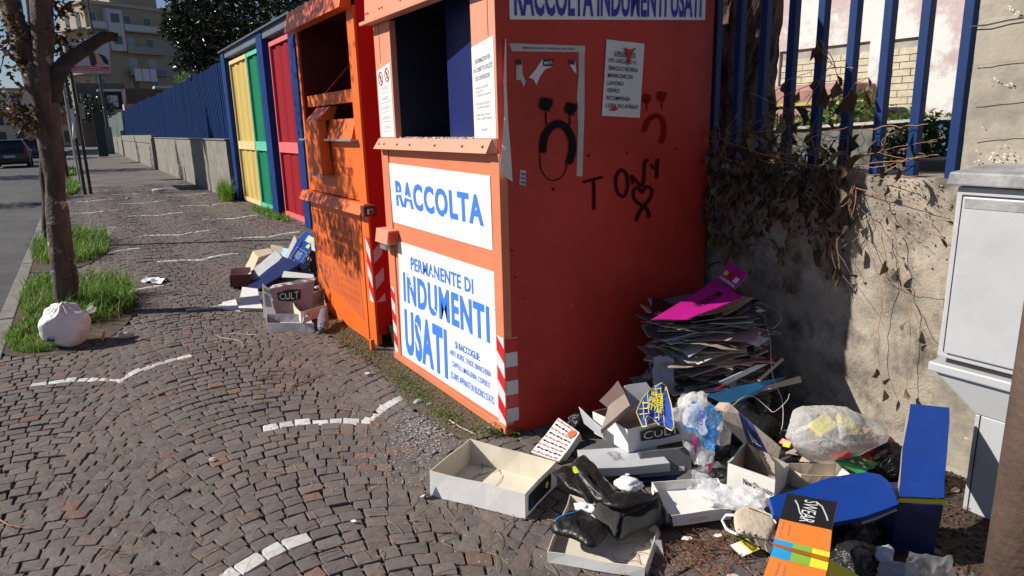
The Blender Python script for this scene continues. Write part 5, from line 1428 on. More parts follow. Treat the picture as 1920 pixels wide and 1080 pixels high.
C['carglass'] = PM('car_glass', (.02, .025, .03), .08, .1, 2); C['tyre'] = PM('tyre', (.02, .02, .02), .8); C['taillight'] = PM('tail_light_red', (.35, .01, .01), .25)
c1 = UY(17, 290, 46)
car('black hatchback seen from behind at the left edge of the road', c1.x, 46, PM('black_car_paint', (.012, .012, .014), .18), 1)
c1 = UY(52, 280, 66); car('dark blue grey car ahead of the black hatchback', c1.x, 66, PM('blue_car_paint', (.03, .05, .09), .2), 2)
c1 = UY(66, 268, 92); car('small dark car farthest down the road', c1.x, 92, PM('grey_car_paint', (.05, .05, .055), .2), 3)

# ------------------------------------------------------------------ billboard, poles, signs
bi = thing('billboard', 'white billboard reading Total with a red band, on a dark post behind the sawn branch', 'billboard', (0, 21.2, 0))
q = [UY(126, 137, 21.2), UY(208, 138, 21.2), UY(205, 80, 21.2), UY(119, 74, 21.2)]
mb = MB(); mb.slab(q, .06); mb.build('board', C['galv'], bi)
q = [p + V((0, -.003, 0)) for p in q]
mb = MB(); put_rect(mb, q, .03, .97, .05, .96, .004); mb.build('poster', PM('poster_grey', (.42, .45, .50), .5, .05, 2), bi)
mb = MB(); put_rect(mb, q, .03, .97, .08, .22, .008); mb.build('red_band', C['ink_red'], bi)
mb = MB(); put_text(mb, 'Total', q, .06, .28, .70, .86, .008, .01); mb.build('lettering', PM('purple_ink', (.16, .02, .14), .5), bi)
mb = MB(); put_rect(mb, q, .06, .30, .655, .67, .008); put_text(mb, 'PREVENTIVI E CONSULENZE', q, .2, .78, .165, .195, .011, .0, 1); put_text(mb, 'INFO E PRENOTAZIONI IN SEDE TUTTI I GIORNI', q, .1, .95, .105, .14, .011, .0, 1)
mb.build('lettering', [C['ink_grey'], C['white']], bi)
mb = MB(); mb.poly([bil(q, u, v) + V((0, -.008, 0)) for u, v in ((.52, .52), (.56, .62), (.63, .66), (.68, .60), (.70, .30), (.62, .22), (.55, .25))], 0)
mb.poly([bil(q, u, v) + V((0, -.009, 0)) for u, v in ((.66, .64), (.78, .60), (.82, .40), (.92, .30), (.80, .24), (.70, .26))], 1)
mb.poly([bil(q, u, v) + V((0, -.010, 0)) for u, v in ((.72, .65), (.88, .56), (.95, .42), (.96, .28), (.86, .32), (.80, .50))], 2)
mb.build('picture', [PM('hair_brown', (.08, .02, .018), .6), PM('skin_print', (.5, .33, .24), .6), C['ink_black']], bi)
bp = U(160, 365)
for dx, nm in ((0, 'post'), (.13, 'post')):
    mb = MB(); mb.tube([(bp.x + dx, bp.y + dx * .6, 0), (bp.x + dx, bp.y + dx * .6, 3.9)], .038, 10); mb.build(nm, C['dark'], bi)
mb = MB(); p0 = UY(139, 262, 21.1); mb.poly([UY(131, 205, 21.05), UY(137, 203, 21.05), UY(144, 258, 21.05), UY(137, 263, 21.0), UY(135, 240, 21.05)]); tag(mb.build('banner', C['paper']), 'torn white strip hanging from the billboard post', 'banner')
bs_ = thing('small_sign', 'small framed notice panel on a pole below the billboard', 'sign', (0, 26, 0))
mb = MB(); q = [UY(144, 224, 26), UY(161, 223, 26), UY(157, 194, 26), UY(141, 194, 26)]; mb.slab(q, .05); mb.build('board', PM('board_beige', (.35, .33, .25), .7, .3, 5), bs_)
b_ = U(150, 345); mb = MB(); mb.tube([(b_.x, 26.1, 0), (b_.x, 26.1, 3.2)], .03, 8); mb.build('post', C['galv'], bs_)
for i, (px, py, Y, h, r_, lab) in enumerate(((148, 333, 31, 3.4, .035, 'thin grey pole behind the small notice panel'), (141, 305, 50, 4.5, .05, 'far grey pole near the kerb'), (165, 322, 34, 1.1, .03, 'short dark bollard on the pavement'))):
    p = U(px, py); mb = MB(); mb.tube([(p.x, Y, 0), (p.x, Y, h)], r_, 8); tag(mb.build('pole', C['galv'] if i < 2 else C['dark']), lab, 'pole')
lp = thing('street_lamp', 'tall dark green street lamp with a boxy base at the end of the blue fence', 'street lamp', (2.2, 66, 0))
p = UY(208, 280, 66); mb = MB(); mb.tube([(p.x, 66, 0), (p.x, 66, 5), (p.x, 66, 14)], [.16, .10, .06], 10); mb.build('pole', PM('lamp_green', (.03, .07, .07), .5), lp)
mb = MB(); mb.box(p.x - .25, p.x + .25, 65.7, 66.2, 0, 2.1); mb.build('base', PM('lamp_green_base', (.08, .13, .14), .5), lp)
mb = MB(); mb.tube([(p.x - 1.6, 66, 13.6), (p.x, 66, 13.9), (p.x + 1.6, 66, 13.6)], .04, 6); mb.box(p.x - 2.2, p.x - 1.5, 65.8, 66.2, 13.5, 13.65); mb.box(p.x + 1.5, p.x + 2.2, 65.8, 66.2, 13.5, 13.65); mb.build('lamp_head', C['galv'], lp)
mb = MB(); a = UY(196, 290, 58); mb.box(a.x - .35, a.x + .25, 58, 58.3, 0, 3.0); tag(mb.build('kiosk', PM('green_black', (.01, .035, .03), .5)), 'narrow dark green cabinet standing at the end of the wall', 'cabinet')
# ------------------------------------------------------------------ rubbish: card, film, shoes
BEFORE = set(o.name for o in bpy.data.objects)
K = {}
K['white'] = PM('white_card', (.74, .725, .70), .6, .05, 7, .12, 18, dirt=(.55, .50, .44), dscale=9, dlo=.56, dhi=.8)
K['inner'] = PM('grey_card_inside', (.50, .47, .43), .8, .07, 9, .15, 25)
K['cream'] = PM('cream_card', (.66, .60, .50), .7, .08, 8, .15, 25, dirt=(.5, .43, .34), dscale=8, dlo=.55, dhi=.8)
K['grey'] = PM('pale_grey_card', (.46, .47, .49), .5, .07, 7, .12, 18, dirt=(.35, .33, .31), dscale=8, dlo=.58, dhi=.8)
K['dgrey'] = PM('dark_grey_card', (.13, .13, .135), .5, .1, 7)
K['kraft'] = PM('grey_brown_board', (.36, .29, .24), .85, .12, 14, .3, 60)
K['kraft2'] = PM('pale_kraft', (.60, .47, .34), .8, .1, 12, .2, 50)
K['blue'] = PM('royal_blue_card', (.003, .040, .25), .38, .12, 6, .1, 30, wear=(.30, .38, .60), wlo=.675, wscale=46)
K['navy'] = PM('navy_card', (.012, .018, .09), .4, .15, 6, .1, 30)
K['orange'] = PM('orange_card', (.72, .20, .035), .4, .07, 6, .1, 30, wear=(.8, .5, .35), wlo=.75, wscale=30)
K['black'] = PM('black_card', (.014, .013, .014), .35, .2, 8, .15, 30, wear=(.25, .24, .24), wlo=.74, wscale=40)
K['cyan'] = PM('cyan_card', (.015, .30, .62), .4, .06, 6)
K['lime'] = PM('lime_card', (.22, .42, .055), .4, .06, 6)
K['yel'] = PM('yellow_card', (.78, .68, .05), .4, .06, 6)
K['pink'] = PM('magenta_card', (.50, .012, .24), .45, .1, 6)
K['redc'] = PM('red_card', (.48, .02, .03), .4, .1, 6)
K['rose'] = PM('dusty_pink_card', (.42, .27, .27), .6, .08, 6)
K['sky'] = PM('sky_blue_card', (.012, .25, .55), .3, .12, 5)
K['maroon'] = PM('maroon_card', (.13, .03, .022), .5, .15, 6)
K['leather'] = PM('black_leather', (.013, .012, .012), .42, .3, 9, .9, 26)
K['suede'] = PM('black_suede', (.034, .032, .031), .8, .5, 18, .5, 120, wear=(.11, .105, .10), wlo=.58, wscale=12)
K['sole'] = PM('rubber_sole', (.018, .018, .019), .6, .2, 9)
K['beige'] = PM('beige_suede', (.55, .46, .36), .85, .1, 12, .3, 80)
K['sticker'] = PM('lime_sticker', (.55, .75, .05), .5)
K['film'] = plastic_mat('white_film', (.85, .85, .86), .40, .18, .6, 18)
K['filmw'] = plastic_mat('milky_bag', (.86, .85, .84), .36, .2, .5, 20)
K['filmd'] = plastic_mat('dark_film', (.03, .03, .033), .93, .25, .8, 18)
K['filmb'] = plastic_mat('blue_film', (.03, .27, .72), .78, .12, .9, 34)
K['tissue'] = PM('tissue', (.80, .80, .82), .8, .03, 9, .5, 35)
K['tissueg'] = PM('grey_tissue', (.34, .35, .42), .8, .08, 9, .6, 35)

def quad(pts):
    return [U(*p) for p in pts]
def away(q):
    return -qnorm(q)
def openbox(label, rim, depth, outer, inner=None, cat='shoe box', name='shoe_box', group=None, th=.0028, down=None, base=None):
    """box open at the rim; rim = 4 points (px,py,z), walls go `depth` along the inward normal (or `down`)"""
    rim = [V(p) for p in rim]; n = (rim[1] - rim[0]).cross(rim[3] - rim[0]).normalized()
    if n.z < 0: n = -n
    d = (V(down).normalized() if down is not None else -n) * depth
    bot = [p + d for p in rim]; c = sum(rim, V()) / 4
    zmin = min(p.z for p in bot)
    o = thing(name, label, cat, (c.x, c.y, max(0, zmin)), group)
    inn = lambda P, cc: [p + (cc - p).normalized() * th * 1.5 for p in P]
    ri = inn(rim, c); cb = sum(bot, V()) / 4; bi_ = [p + (cb - p).normalized() * th * 1.5 - d.normalized() * th for p in bot]
    for i in range(4):
        j = (i + 1) % 4
        mb = MB(); k = len(mb.v)
        N = 5
        outr = []; inr = []
        for a in range(N + 1):
            t = a / N; bow = math.sin(math.pi * t) * .004 * math.sin(i * 2.3 + len(label))
            out = ((rim[i] - c) + (rim[j] - c)).normalized()
            outr.append((rim[i].lerp(rim[j], t) + out * bow, bot[i].lerp(bot[j], t))); inr.append((ri[i].lerp(ri[j], t) + out * bow, bi_[i].lerp(bi_[j], t)))
        for a in range(N):
            mb.poly([outr[a][1], outr[a + 1][1], outr[a + 1][0], outr[a][0]], 0)
            mb.poly([inr[a][0], inr[a + 1][0], inr[a + 1][1], inr[a][1]], 1)
            mb.poly([outr[a][0], outr[a + 1][0], inr[a + 1][0], inr[a][0]], 1)
        mb.poly([outr[0][1], outr[0][0], inr[0][0], inr[0][1]], 1); mb.poly([outr[N][1], outr[N][0], inr[N][0], inr[N][1]], 1)
        w = mb.build('side', [outer, inner or outer], o)
    mb = MB(); mb.poly(bot, 0); mb.poly(bi_, 1); mb.build('bottom', [outer, inner or outer], o)
    return o, rim, bot
def dbg(label, q):
    return
    print('%-40s' % label[:40], ['%.2f' % (q[i] - q[(i + 1) % 4]).length for i in range(4)], ['%.2f' % p.z for p in q])
def card(label, q, th, mt, cat='shoe box lid', name='cardboard_tray', group=None, edge=None, bevel=.0015):
    q = [V(p) for p in q]; mb = MB(); mb.slab(q, th)
    o = mb.build(name, mt, bevel=bevel); return tag(o, label, cat, group)
def on(parent, nm, mb, mt): return mb.build(nm, mt, parent)
def dtext(parent, s, q, u0, u1, v0, v1, mt, bold=.02, rot=0, off=.0055):
    t = MB(); put_text(t, s, q, u0, u1, v0, v1, off, bold, 0, rot); return t.build('lettering', mt, parent)

# 1 big white open box in front
zt = .12; top = [U(804.6, 883, zt), U(984, 925, zt), U(1043, 864, zt), U(880, 824, zt)]; dbg('A', top)
bA, rim, bot = openbox('large empty white shoe box standing open on the cobbles, leftmost of the rubbish', top, zt - .008, K['white'], K['cream'], down=(0, 0, -1))
q = [bot[1], bot[2], rim[2], rim[1]]
t = MB(); put_rect(t, q, .10, .80, .16, .80, .005); t.build('printed_label', K['black'], bA)
t = MB(); c = bil(q, .66, .5) + qnorm(q) * .0065
t.poly([c + (rim[2] - rim[1]).normalized() * math.cos(a) * .014 + V((0, 0, math.sin(a) * .014)) for a in [k * .52 for k in range(12)]]); t.build('sticker', K['yel'], bA)
t = MB(); put_rect(t, q, .14, .22, .25, .6, .0065); t.build('blue_mark', K['blue'], bA)
# torn flap at the left front corner
mb = MB(); a = bot[0]; mb.poly([a + V((-.004, 0, .0)), a + V((-.045, .01, .003)), a + V((-.04, -.02, .02)), a + V((-.004, -.01, .06))]); mb.build('torn_corner', K['white'], bA)
# 2 patterned lid
PQ = flat([U(996, 848, .012), U(1049, 864, .012), U(1086, 811, .115), U(1047, 783, .125)]); dbg('pattern', PQ)
pl = card('red, black and white patterned box leaning on the corner of the bin', PQ, .045, K['white'], 'shoe box', 'patterned_box')
mb = MB(); R_ = 9; Cc = 6
for i in range(R_):
    for j in range(Cc):
        u = (j + .5 + (.25 if i % 2 else -.05)) / (Cc + .6); v = (i + .5) / R_; mi = 0 if i % 2 else 1; du = .07; dv = .036; sg = 1 if (j + i) % 2 else -1
        pts = [(u - du, v), (u - du * .3, v + dv * sg * .7), (u, v + dv * .2), (u + du * .5, v + dv * sg), (u + du, v), (u + du * .3, v - dv * .8), (u - du * .3, v - dv * sg * .6)]
        mb.poly([bil(PQ, min(.99, max(.01, a)), min(.99, max(.01, b))) + qnorm(PQ) * .002 for a, b in pts], mi)
mb.build('print', [K['black'], PM('motif_red', (.68, .10, .06), .5)], pl)
mb = MB(); c = bil(PQ, .80, .84); ex = (PQ[1] - PQ[0]).normalized(); ey = (PQ[3] - PQ[0]).normalized()
mb.poly([c + qnorm(PQ) * .004 + ex * math.cos(a * .5) * .02 + ey * math.sin(a * .5) * .02 for a in range(12)]); mb.build('sticker', PM('orange_red_sticker', (.75, .12, .05), .5), pl)
# 3 CULT box, open
rim = [U(1177, 806, .215), U(1290, 784, .215), U(1222, 742, .225), U(1112, 772, .215)]; dbg('cult', rim)
cu, rim, bot = openbox('white open shoe box with a black CULT badge, propped on the grey lid', rim, .105, K['white'], K['kraft'], down=(.02, -.02, -1))
q = [bot[0], bot[1], rim[1], rim[0]]
def cultbadge(parent, q, u0, u1, v0, v1):
    q = flat([V(p) for p in q])
    t = MB(); um = (u0 + u1) / 2; h = v1 - v0
    t.poly([bil(q, u, v) + qnorm(q) * .005 for u, v in ((u0, v0), (um - .05, v0 - h * .18), (um + .05, v0 - h * .18), (u1, v0), (u1, v1), (um + .08, v1 + h * .2), (um - .08, v1 + h * .2), (u0, v1))]); t.build('badge', K['black'], parent)
    dtext(parent, 'CULT', q, u0 + .04, u1 - .04, v0 + h * .1, v1 - h * .08, K['white'], .0, off=.0068)
cultbadge(cu, q, .20, .86, .38, .80)
card('small pale board lid leaning on the CULT box', [U(1171, 738, .30), U(1182, 760, .285), U(1126, 807, .215), U(1140, 764, .27)], .022, K['kraft'], 'box lid', 'box_lid')
card('brown board flap standing behind the pale lid', [U(1158, 712, .33), U(1172, 738, .30), U(1142, 770, .25), U(1124, 752, .27)], .003, PM('brown_flap', (.16, .10, .09), .8, .1, 9), 'cardboard', 'cardboard_flap')
card('pale grey lid leaning in the shade behind the CULT box', [U(1170, 723, .31), U(1212, 716, .30), U(1230, 740, .25), U(1184, 768, .24)], .02, K['grey'], 'box lid', 'box_lid')
card('long white card side bent outwards left of the CULT box', [U(1086, 764, .20), U(1127, 802, .19), U(1131, 822, .12), U(1094, 795, .12)], .003, K['grey'], 'cardboard', 'cardboard_flap')
# 4 grey lid under it, 5 dark box
GQ = flat([U(1118, 880, .10), U(1255, 868, .105), U(1226, 836, .12), U(1082, 842, .105)]); dbg('greylid', GQ)
gl = card('large pale grey shoe box lid lying under the CULT box', GQ, .04, K['grey']); dtext(gl, 'NO', GQ, .30, .46, .35, .75, C['ink_grey'], -.0, 1)
DQ = flat([U(1200, 896, .035), U(1296, 888, .035), U(1294, 838, .13), U(1200, 848, .13)]); dbg('dark', DQ)
dg = card('dark grey shoe box behind the grey lid with a small white sticker', DQ, .16, K['dgrey'], 'shoe box', 'shoe_box')
mb = MB(); put_rect(mb, DQ, .74, .85, .15, .34, .002); mb.build('sticker', K['white'], dg)
card('flat dark box base below the dark grey box', [U(1206, 902, .03), U(1292, 893, .03), U(1288, 884, .04), U(1200, 890, .04)], .03, K['navy'], 'shoe box', 'shoe_box')
# 6 check pouch
poly = [(1241, 719), (1249, 726), (1258, 760), (1263.7, 799), (1259, 808.6), (1248, 802), (1236, 797), (1226, 787), (1215, 779), (1210, 785), (1213, 799), (1205, 800.5), (1199, 786), (1193.7, 772), (1199, 758), (1205, 746), (1216, 735), (1228, 727)]
def PZ(x, y): return U(x, y, .235 + (808 - y) / 89 * .10 + .006 * math.sin(x * .25))
mb = MB(); c = PZ(1228, 765)
for i in range(len(poly)): mb.poly([c, PZ(*poly[i]), PZ(*poly[(i + 1) % len(poly)])])
pq = mb.build('fabric_pouch', PM('pouch_blue', (.02, .07, .42), .6, .1, 9)); tag(pq, 'blue pouch with yellow checks and lettering stuck in the CULT box', 'pouch')
mod = pq.modifiers.new('s', 'SOLIDIFY'); mod.thickness = .006
import itertools
def inside(x, y):
    n = len(poly); r = False
    for i in range(n):
        (x1, y1), (x2, y2) = poly[i], poly[(i + 1) % n]
        if (y1 > y) != (y2 > y) and x < (x2 - x1) * (y - y1) / (y2 - y1) + x1: r = not r
    return r
mb = MB()
def pline(p, q, w=.0016, off=.009):
    n = 8; nn = V((-.5, -.6, .62))
    seg = []
    for k in range(n + 1):
        x = p[0] + (q[0] - p[0]) * k / n; y = p[1] + (q[1] - p[1]) * k / n
        if inside(x, y): seg.append(PZ(x, y) + nn * off)
        else:
            if len(seg) > 1: mb.strip(seg, w * 2, up=nn)
            seg = []
    if len(seg) > 1: mb.strip(seg, w * 2, up=nn)
for k in range(9): pline((1190 + k * 1.5, 727 + k * 10), (1272, 715 + k * 10.5))
for k in range(8): pline((1195 + k * 8.5, 715), (1200 + k * 9.5, 812))
for i in range(len(poly)): mb.strip([PZ(*poly[i]) + V((-.005, -.006, .006)), PZ(*poly[(i + 1) % len(poly)]) + V((-.005, -.006, .006))], .004, up=(-.5, -.6, .62))
mb.build('checks', K['yel'], pq)
t = MB(); q = [V(PZ(1212, 766)) + V((-.006, -.007, .0075)), V(PZ(1240, 778)) + V((-.006, -.007, .0075)), V(PZ(1246, 742)) + V((-.006, -.007, .0075)), V(PZ(1222, 734)) + V((-.006, -.007, .0075))]
for i, s in enumerate(('WEAR', 'FREE', 'STYLE')): put_text(t, s, q, .0, 1, .68 - i * .33, .98 - i * .33, .003, .04)
t.build('lettering', K['yel'], pq)

# crumpled film shapes
def crumple(name, mt, c, rad, seed, amp=.25, sub=4, parent=None, label=None, cat=None, group=None, flat_z=None, freq=1.0, smooth=True, rotz=0.0, pinch=None, tilt=None, planes=None, folds=.04):
    """crushed film or paper: facets from random cutting planes, creases, low swell"""
    rr = random.Random(seed * 13 + 1); bm = bmesh.new(); bmesh.ops.create_icosphere(bm, subdivisions=sub, radius=1)
    c = V(c); rm = Matrix.Rotation(rotz, 3, 'Z')
    if tilt is not None: rm = rm @ Matrix.Rotation(tilt, 3, 'Y')
    K_ = planes or int(18 + 60 * amp); PL = []
    for _ in range(K_):
        n = V((rr.gauss(0, 1), rr.gauss(0, 1), rr.gauss(0, 1))).normalized(); PL.append((n, rr.uniform(1 - amp * 1.1, 1.0)))
    for v in bm.verts:
        d = v.co.normalized(); r = 1.15
        for n, h in PL:
            k = d.dot(n)
            if k > .25: r = min(r, h / k)
        p = d * 1.6 * freq + V((seed * 3.1, seed * 1.7, seed))
        r += amp * .45 * noise.noise(p)
        r -= folds * (1 - min(1, abs(noise.noise(p * 2.3)) * 5)) + folds * .6 * (1 - min(1, abs(noise.noise(p * 4.1 + V((9, 2, 4)))) * 4))
        if pinch:
            tpin = max(0, (d.z - pinch) / (1 - pinch)); r *= (1 - .25 * tpin) ; r += .05 * math.sin(math.atan2(d.y, d.x) * 11 + seed) * tpin
        q = V((d.x * rad[0], d.y * rad[1], d.z * rad[2])) * r
        v.co = rm @ q + c
        if flat_z is not None and v.co.z < flat_z: v.co.z = flat_z + (v.co.z - flat_z) * .05
    mb = MB(); mb.v = [tuple(v.co) for v in bm.verts]; mb.f = [tuple(v.index for v in f.verts) for f in bm.faces]; mb.m = [0] * len(mb.f); bm.free()
    o = mb.build(name, mt, parent, smooth=smooth)
    if label: tag(o, label, cat, group)
    return o
def drape(name, mt, quadpts, seed, amp=.02, n=22, label=None, cat=None, parent=None, edge=.012, smooth=True, freq=14):
    """a crumpled sheet over 4 world points"""
    q = [V(p) for p in quadpts]; nn = qnorm(q); mb = MB(); ids = {}
    for i in range(n + 1):
        for j in range(n + 1):
            u, v = i / n, j / n
            uu = u + edge * 6 * noise.noise(V((v * 5, seed, 1))) * (1 if i in (0, n) else .2); vv = v + edge * 6 * noise.noise(V((u * 5, seed, 7))) * (1 if j in (0, n) else .2)
            p = bil(q, uu, vv); f = noise.noise(p * freq * .55 + V((seed, seed, 0))); r_ = abs(noise.noise(p * freq * .9 + V((0, seed, 5)))); r2 = abs(noise.noise(p * freq * 2.1 + V((0, seed, 9))))
            ids[i, j] = mb.vert(p + nn * amp * (f * 1.0 + r_ * 1.1 + r2 * .35))
    for i in range(n):
        for j in range(n): mb.face((ids[i, j], ids[i + 1, j], ids[i + 1, j + 1], ids[i, j + 1]))
    o = mb.build(name, mt, parent, smooth=smooth)
    if label: tag(o, label, cat)
    return o
# 7 clear bag with blue wrapper, pink bits
cb7 = thing('plastic_bag', 'clear crumpled bag with a blue wrapper hanging beside the check pouch', 'plastic bag', U(1305, 830, .1))
crumple('film', K['film'], U(1300, 778, .24), (.10, .08, .11), 3, .24, 5, parent=cb7)
drape('blue_wrapper', K['filmb'], [U(1282, 802, .26), U(1342, 830, .23), U(1352, 778, .30), U(1296, 754, .33)], 5, .035, 26, parent=cb7, freq=18, edge=.02)
drape('blue_wrapper', K['filmb'], [U(1318, 842, .19), U(1340, 848, .18), U(1350, 806, .25), U(1316, 800, .26)], 6, .02, 14, parent=cb7, freq=20)
drape('film_tail', K['film'], [U(1262, 790, .27), U(1318, 812, .27), U(1334, 745, .35), U(1276, 734, .36)], 7, .04, 26, parent=cb7, freq=15, edge=.02)
t = MB(); put_text(t, 'LINES', [U(1305, 800, .285), U(1318, 806, .28), U(1326, 772, .33), U(1312, 766, .335)], .1, .9, .1, .9, .012, .02, 0, 1); t.build('lettering', C['ink_navy'], cb7)
drape('film_tail', K['film'], [U(1300, 870, .10), U(1332, 872, .10), U(1352, 800, .22), U(1268, 795, .24)], 4, .03, 20, parent=cb7)
drape('film_tail', K['film'], [U(1308, 882, .07), U(1334, 874, .08), U(1340, 830, .16), U(1304, 835, .16)], 9, .02, 12, parent=cb7)
mb = MB(); mb.poly([U(1299, 822, .215), U(1306, 820, .22), U(1307, 845, .17), U(1303, 852, .16)]); mb.build('pink_print', PM('pink_print_a', (.65, .01, .2), .4), cb7); mb = MB(); mb.poly([U(1326, 870, .125), U(1334, 866, .13), U(1333, 880, .10), U(1327, 884, .09)]); mb.build('pink_print', PM('pink_print', (.65, .01, .2), .4), cb7)
crumple('film', K['film'], U(1352, 812, .17), (.06, .05, .075), 8, .25, parent=cb7)
# black bags in the shadow
crumple('rubbish_bag', K['filmd'], U(1400, 800, .10), (.19, .14, .14), 12, .35, flat_z=.01, label='black rubbish bag in the shade under the sky blue card', cat='rubbish bag')
crumple('rubbish_bag', K['filmd'], U(1342, 850, .07), (.08, .07, .09), 13, .4, flat_z=.01, label='small black bag squeezed below the clear blue printed bag', cat='rubbish bag')
crumple('rubbish_bag', K['filmd'], U(1090, 790, .07), (.10, .07, .07), 14, .4, flat_z=.01, label='dark blue grey film bunched against the bin side', cat='rubbish bag')
# 8 long lid with navy panel
ll = thing('long_box_lid', 'long grey brown open lid with a navy printed panel, slanting behind the clear bag', 'box lid', U(1410, 860, .05))
mb = MB()
A_, B_, C_, D_ = U(1355, 771, .275), U(1385, 772, .275), U(1402.6, 828, .19), U(1396, 829.5, .19)
E_, F_, G_, H_ = U(1413, 794.5, .245), U(1439, 850, .15), U(1465, 838.6, .165), U(1459.7, 860.6, .13)
J_ = U(1367.6, 755.6, .30); K_ = U(1356, 790, .25)
mb.poly([J_, B_, C_, D_, K_, A_]); mb.build('side', K['kraft'], ll)
NQ2 = [C_, F_, E_, B_]
mb = MB(); mb.poly([B_, E_, F_, C_]); mb.build('navy_panel', K['navy'], ll)
mb = MB(); mb.poly([E_, G_, H_, F_]); mb.build('side', K['kraft'], ll)
mb = MB(); mb.poly([U(1332.6, 772.4, .27), U(1349.5, 754, .30), J_, A_]); mb.build('end_flap', K['kraft2'], ll)
t = MB(); q = [C_, F_, E_, B_]; put_text(t, 'panamas', q, .25, .72, .10, .66, .003, .01, 0, 1); t.build('lettering', K['white'], ll)
t = MB(); put_text(t, '69', q, .22, .80, .70, .90, .003, .05, 0, 1); t.build('lettering', C['ink_red'], ll)
# 9 New Dimension box
rim = [U(1364, 868, .15), U(1452, 899, .15), U(1480, 872, .15), U(1399, 829, .155)]; dbg('newdim', rim)
nb9, rim, bot = openbox('white open shoe box printed New Dimension, between the film and the blue lid', rim, .125, K['white'], K['kraft'], down=(0.03, .02, -1))
q = [bot[0], bot[1], rim[1], rim[0]]; dtext(nb9, 'New Dimension', q, .36, .98, .48, .68, K['black'], .01); dtext(nb9, 'YXZ', q, .62, .82, .34, .42, K['black'], .0)
mb = MB(); mb.poly([rim[1], U(1449, 870, .20), U(1440, 850, .20), rim[2].lerp(rim[1], .3)]); mb.build('torn_flap', K['cream'], nb9)
mb = MB(); e = (rim[3] - rim[0]); mb.strip([rim[0] + V((0, 0, .002)), rim[3] + V((0, 0, .002))], .008, up=(0, 0, 1)); mb.build('green_edge', PM('pale_green_card', (.45, .55, .48), .6), nb9)
# 10 pale kraft box with printed end
rim = [U(1460, 870, .13), U(1502, 890, .13), U(1597, 893, .13), U(1570, 868, .13)]; dbg('kraft', rim)
k10, rim, bot = openbox('pale kraft open box with a small printed address label, behind the blue lid', rim, .09, K['kraft2'], K['cream'], down=(0, .02, -1), name='carton', cat='carton')
q = [bot[0], bot[1], rim[1], rim[0]]; mb = MB(); put_rect(mb, q, .18, .52, .42, .86, .005); mb.build('label', PM('lilac_label', (.6, .5, .75), .6), k10)
mb = MB()
for v in (.25, .30): put_rect(mb, q, .05, .95, v, v + .015, .006)
put_rect(mb, q, .62, .64, .3, .95, .003); put_rect(mb, q, .75, .97, .55, .565, .003); mb.build('print_lines', C['ink_grey'], k10)
card('crushed kraft flap between the cartons and the milky bag', [U(1470, 850, .14), U(1545, 862, .14), U(1560, 850, .16), U(1500, 838, .17)], .003, K['kraft'], 'cardboard', 'cardboard_flap')
card('second grey brown flap lying under the milky bag', [U(1500, 866, .135), U(1555, 868, .13), U(1570, 856, .15), U(1510, 850, .15)], .003, K['kraft2'], 'cardboard', 'cardboard_flap')
# 11 white tray with tissue
rim = [U(1222, 903, .075), U(1256, 967, .075), U(1372, 955, .075), U(1345, 896, .075)]; dbg('tray', rim)
t11, rim, bot = openbox('shallow white lid lying open to the right of the black boots', rim, .045, K['white'], K['white'], name='cardboard_tray', cat='shoe box lid', down=(0, 0, -1))
q = [bot[1], bot[2], rim[2], rim[1]]; dtext(t11, 'COLLEZIONE', q, .32, .6, .3, .6, C['ink_grey'], .0)
drape('film_sheet', K['film'], [U(1292, 935, .10), U(1425, 985, .08), U(1438, 935, .12), U(1300, 890, .13)], 15, .03, 34, 'crumpled clear film sheet spread over the white lid', 'plastic film', freq=16)
drape('tissue_paper', K['tissue'], [U(1300, 930, .085), U(1415, 965, .075), U(1430, 935, .11), U(1320, 900, .11)], 16, .03, 30, 'white tissue paper under the clear film', 'tissue paper', freq=12)
crumple('film_ball', K['film'], U(1425, 925, .13), (.035, .03, .03), 17, .5, 3, label='small crinkled ball of clear film beside New Dimension', cat='plastic film')
# 12 lid with boots
rim = [U(1027, 1037, .045), U(1209, 1065, .045), U(1235, 985, .045), U(1068, 926, .045)]; dbg('bootlid', rim)
t12, rim, bot = openbox('shallow white lid on the cobbles holding the black boots', rim, .038, K['white'], K['cream'], name='cardboard_tray', cat='shoe box lid', down=(0, 0, -1))
mb = MB(); mb.poly([rim[2], rim[1], bot[1] + V((.012, 0, 0)), bot[2] + V((.012, 0, 0))]); mb.build('bent_side', K['white'], t12)
